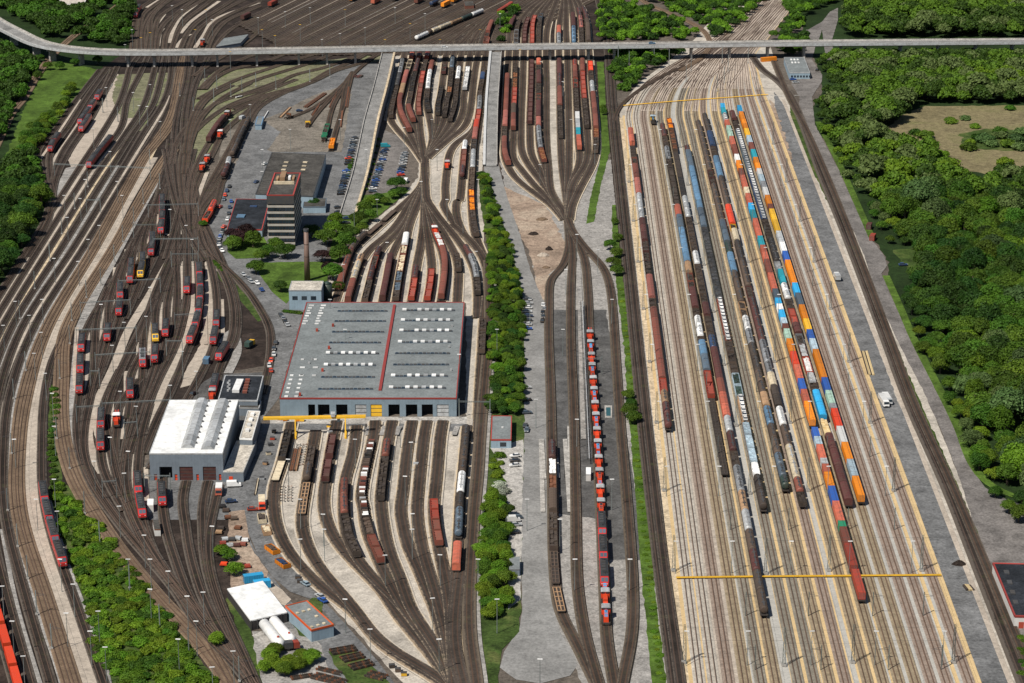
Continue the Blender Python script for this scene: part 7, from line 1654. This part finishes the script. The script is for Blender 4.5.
for i, (x, y, col) in enumerate([(274, 433, 'black'), (272.5, 440, 'red'), (270.5, 446, 'dark_grey'), (268.5, 455, 'cream'), (265.5, 465, 'tan'), (262, 480, 'silver'), (280, 420, 'orange'), (285, 421, 'orange'), (297, 421.5, 'orange'), (302, 421.5, 'yellow'), (416, 466, 'white'), (330, 434, 'white'), (329.5, 428, 'yellow'), (404, 676, 'yellow'), (298, 579, 'brown'), (300, 583, 'dark_brown'), (392, 668, 'dark_brown'), (398, 672, 'brown')]):
    a = G(x, y); t = thing('equipment_crate', '%s crate or machine part standing %s' % (cname(col), 'left of the crane stacks' if i < 6 else 'before the hall front' if i < 13 else 'on the lower road verge'), 'crate', (a[0], a[1], .28), random.uniform(-.4, .4), 'crates around the crane')
    put('crate_body', MB().box(-.9, .9, -.7, .7, 0, 1.0).mesh('crate_body'), P[col], t); put('lid', MB().box(-.95, .95, -.75, .75, 1.001, 1.1).mesh('lid'), P['dark_grey' if col != 'white' else 'silver'], t)
def heap(x, y, r, h, mat, lab):
    a = G(x, y); m = MB(); rg = random.Random(int(x)); rings = []
    for k, (rr, zz) in enumerate(((1, 0), (.8, .45), (.5, .8), (.15, 1))):
        rings.append([(r * rr * math.cos(.52 * i) * rg.uniform(.8, 1.15), r * rr * math.sin(.52 * i) * rg.uniform(.8, 1.15) * .7, h * zz * rg.uniform(.8, 1.1)) for i in range(12)])
    n = 0
    for q in rings: m.v += q
    for k in range(3):
        for i in range(12): j = (i + 1) % 12; m.f.append((k * 12 + i, k * 12 + j, (k + 1) * 12 + j, (k + 1) * 12 + i))
    m.f.append(tuple(36 + i for i in range(12)))
    o = put('rubble_heap', m.mesh('rubble_heap'), M[mat], None, (a[0], a[1], .2)); tag(o, lab, 'heap')
heap(542, 220, 3.2, 1.2, 'b_tan', 'brown rubble heap in the upper part of the dirt field'); heap(533.5, 234.6, 2.8, 1.3, 'dark_gravel', 'dark heap in the middle of the dirt field'); heap(543, 256, 3.0, 1.5, 'pale_gravel', 'pale rubble heap at the lower end of the dirt field'); heap(549, 250, 2.0, 1.8, 'dark_gravel', 'dark heap beside the pale rubble'); heap(546, 268, 2.2, .9, 'b_tan', 'brown heap beside the junction'); heap(959, 565, 2.6, 1.6, 'dark_gravel', 'dark scrap heap at the lower end of the eastern strip')
# pipe rack and pits on the centre stabling yard
a = np.array(G(582.3, 308)); b = np.array(G(589.3, 466)); L = np.linalg.norm(b - a); t = thing('pipe_rack', 'long dark pipe rack along the left side of the red locomotive row', 'pipe rack', (a[0], a[1], .3), math.atan2(b[1] - a[1], b[0] - a[0]))
for s in (-1, 1): put('rack_beam', MB().box(0, L, s * .75 - .14, s * .75 + .14, 2.6, 2.9).mesh('rack_beam'), P['dark_grey'], t)
put('pipe', MB().bar((0, 0, 2.9), (L, 0, 2.9), .16, 6).mesh('pipe'), P['silver'], t)
for i in range(15):
    q = put('rack_post', cached('rp', lambda: MB().box(-.1, .1, -.95, -.75, 0, 2.6).box(-.1, .1, .75, .95, 0, 2.6).box(-.1, .1, -.95, .95, 2.45, 2.59).mesh('rack_post')), P['steel'], t, (L * (i + .5) / 15, 0, 0))
area('inspection_pit', 'concrete', pp('604.5,406 612,406 612,418.5 605,418.5'), z=.262); area('pit_water', 'pit_water', pp('606,408 610.7,408 610.7,416.5 606.3,416.5'), z=.27)
area('pit_shade_sheet', 'pit_shade', pp('564,445 566,445 567,479 564.5,479'), z=.30);  # flat sheet, no depth: the slot's inner shade is painted
strip('platform', 'concrete', pp('542,440 544.5,480'), 1.2, z=.55); strip('platform', 'concrete', pp('569.5,427 571.5,480'), 1.6, z=.55); strip('platform', 'concrete', pp('556.8,460 558.5,480'), .8, z=.95)
# level walkways before the hall gates, floor marks
for i in range(8): strip('gate_walk', 'grey_gravel', [(360 + i * 14.5 - 4, 428), (356.5 + i * 14.5 - 4, 437)], 1.8, z=.9)
for x, y in ((364, 427), (379, 427.5), (393, 427.5), (411, 427), (426, 427), (442, 427)): stack(x, y, x + 4, y, 1.2, 'rust', 'rusty buffer beam before the hall gates near gate %s' % int((x - 350) / 14), 1, .9)
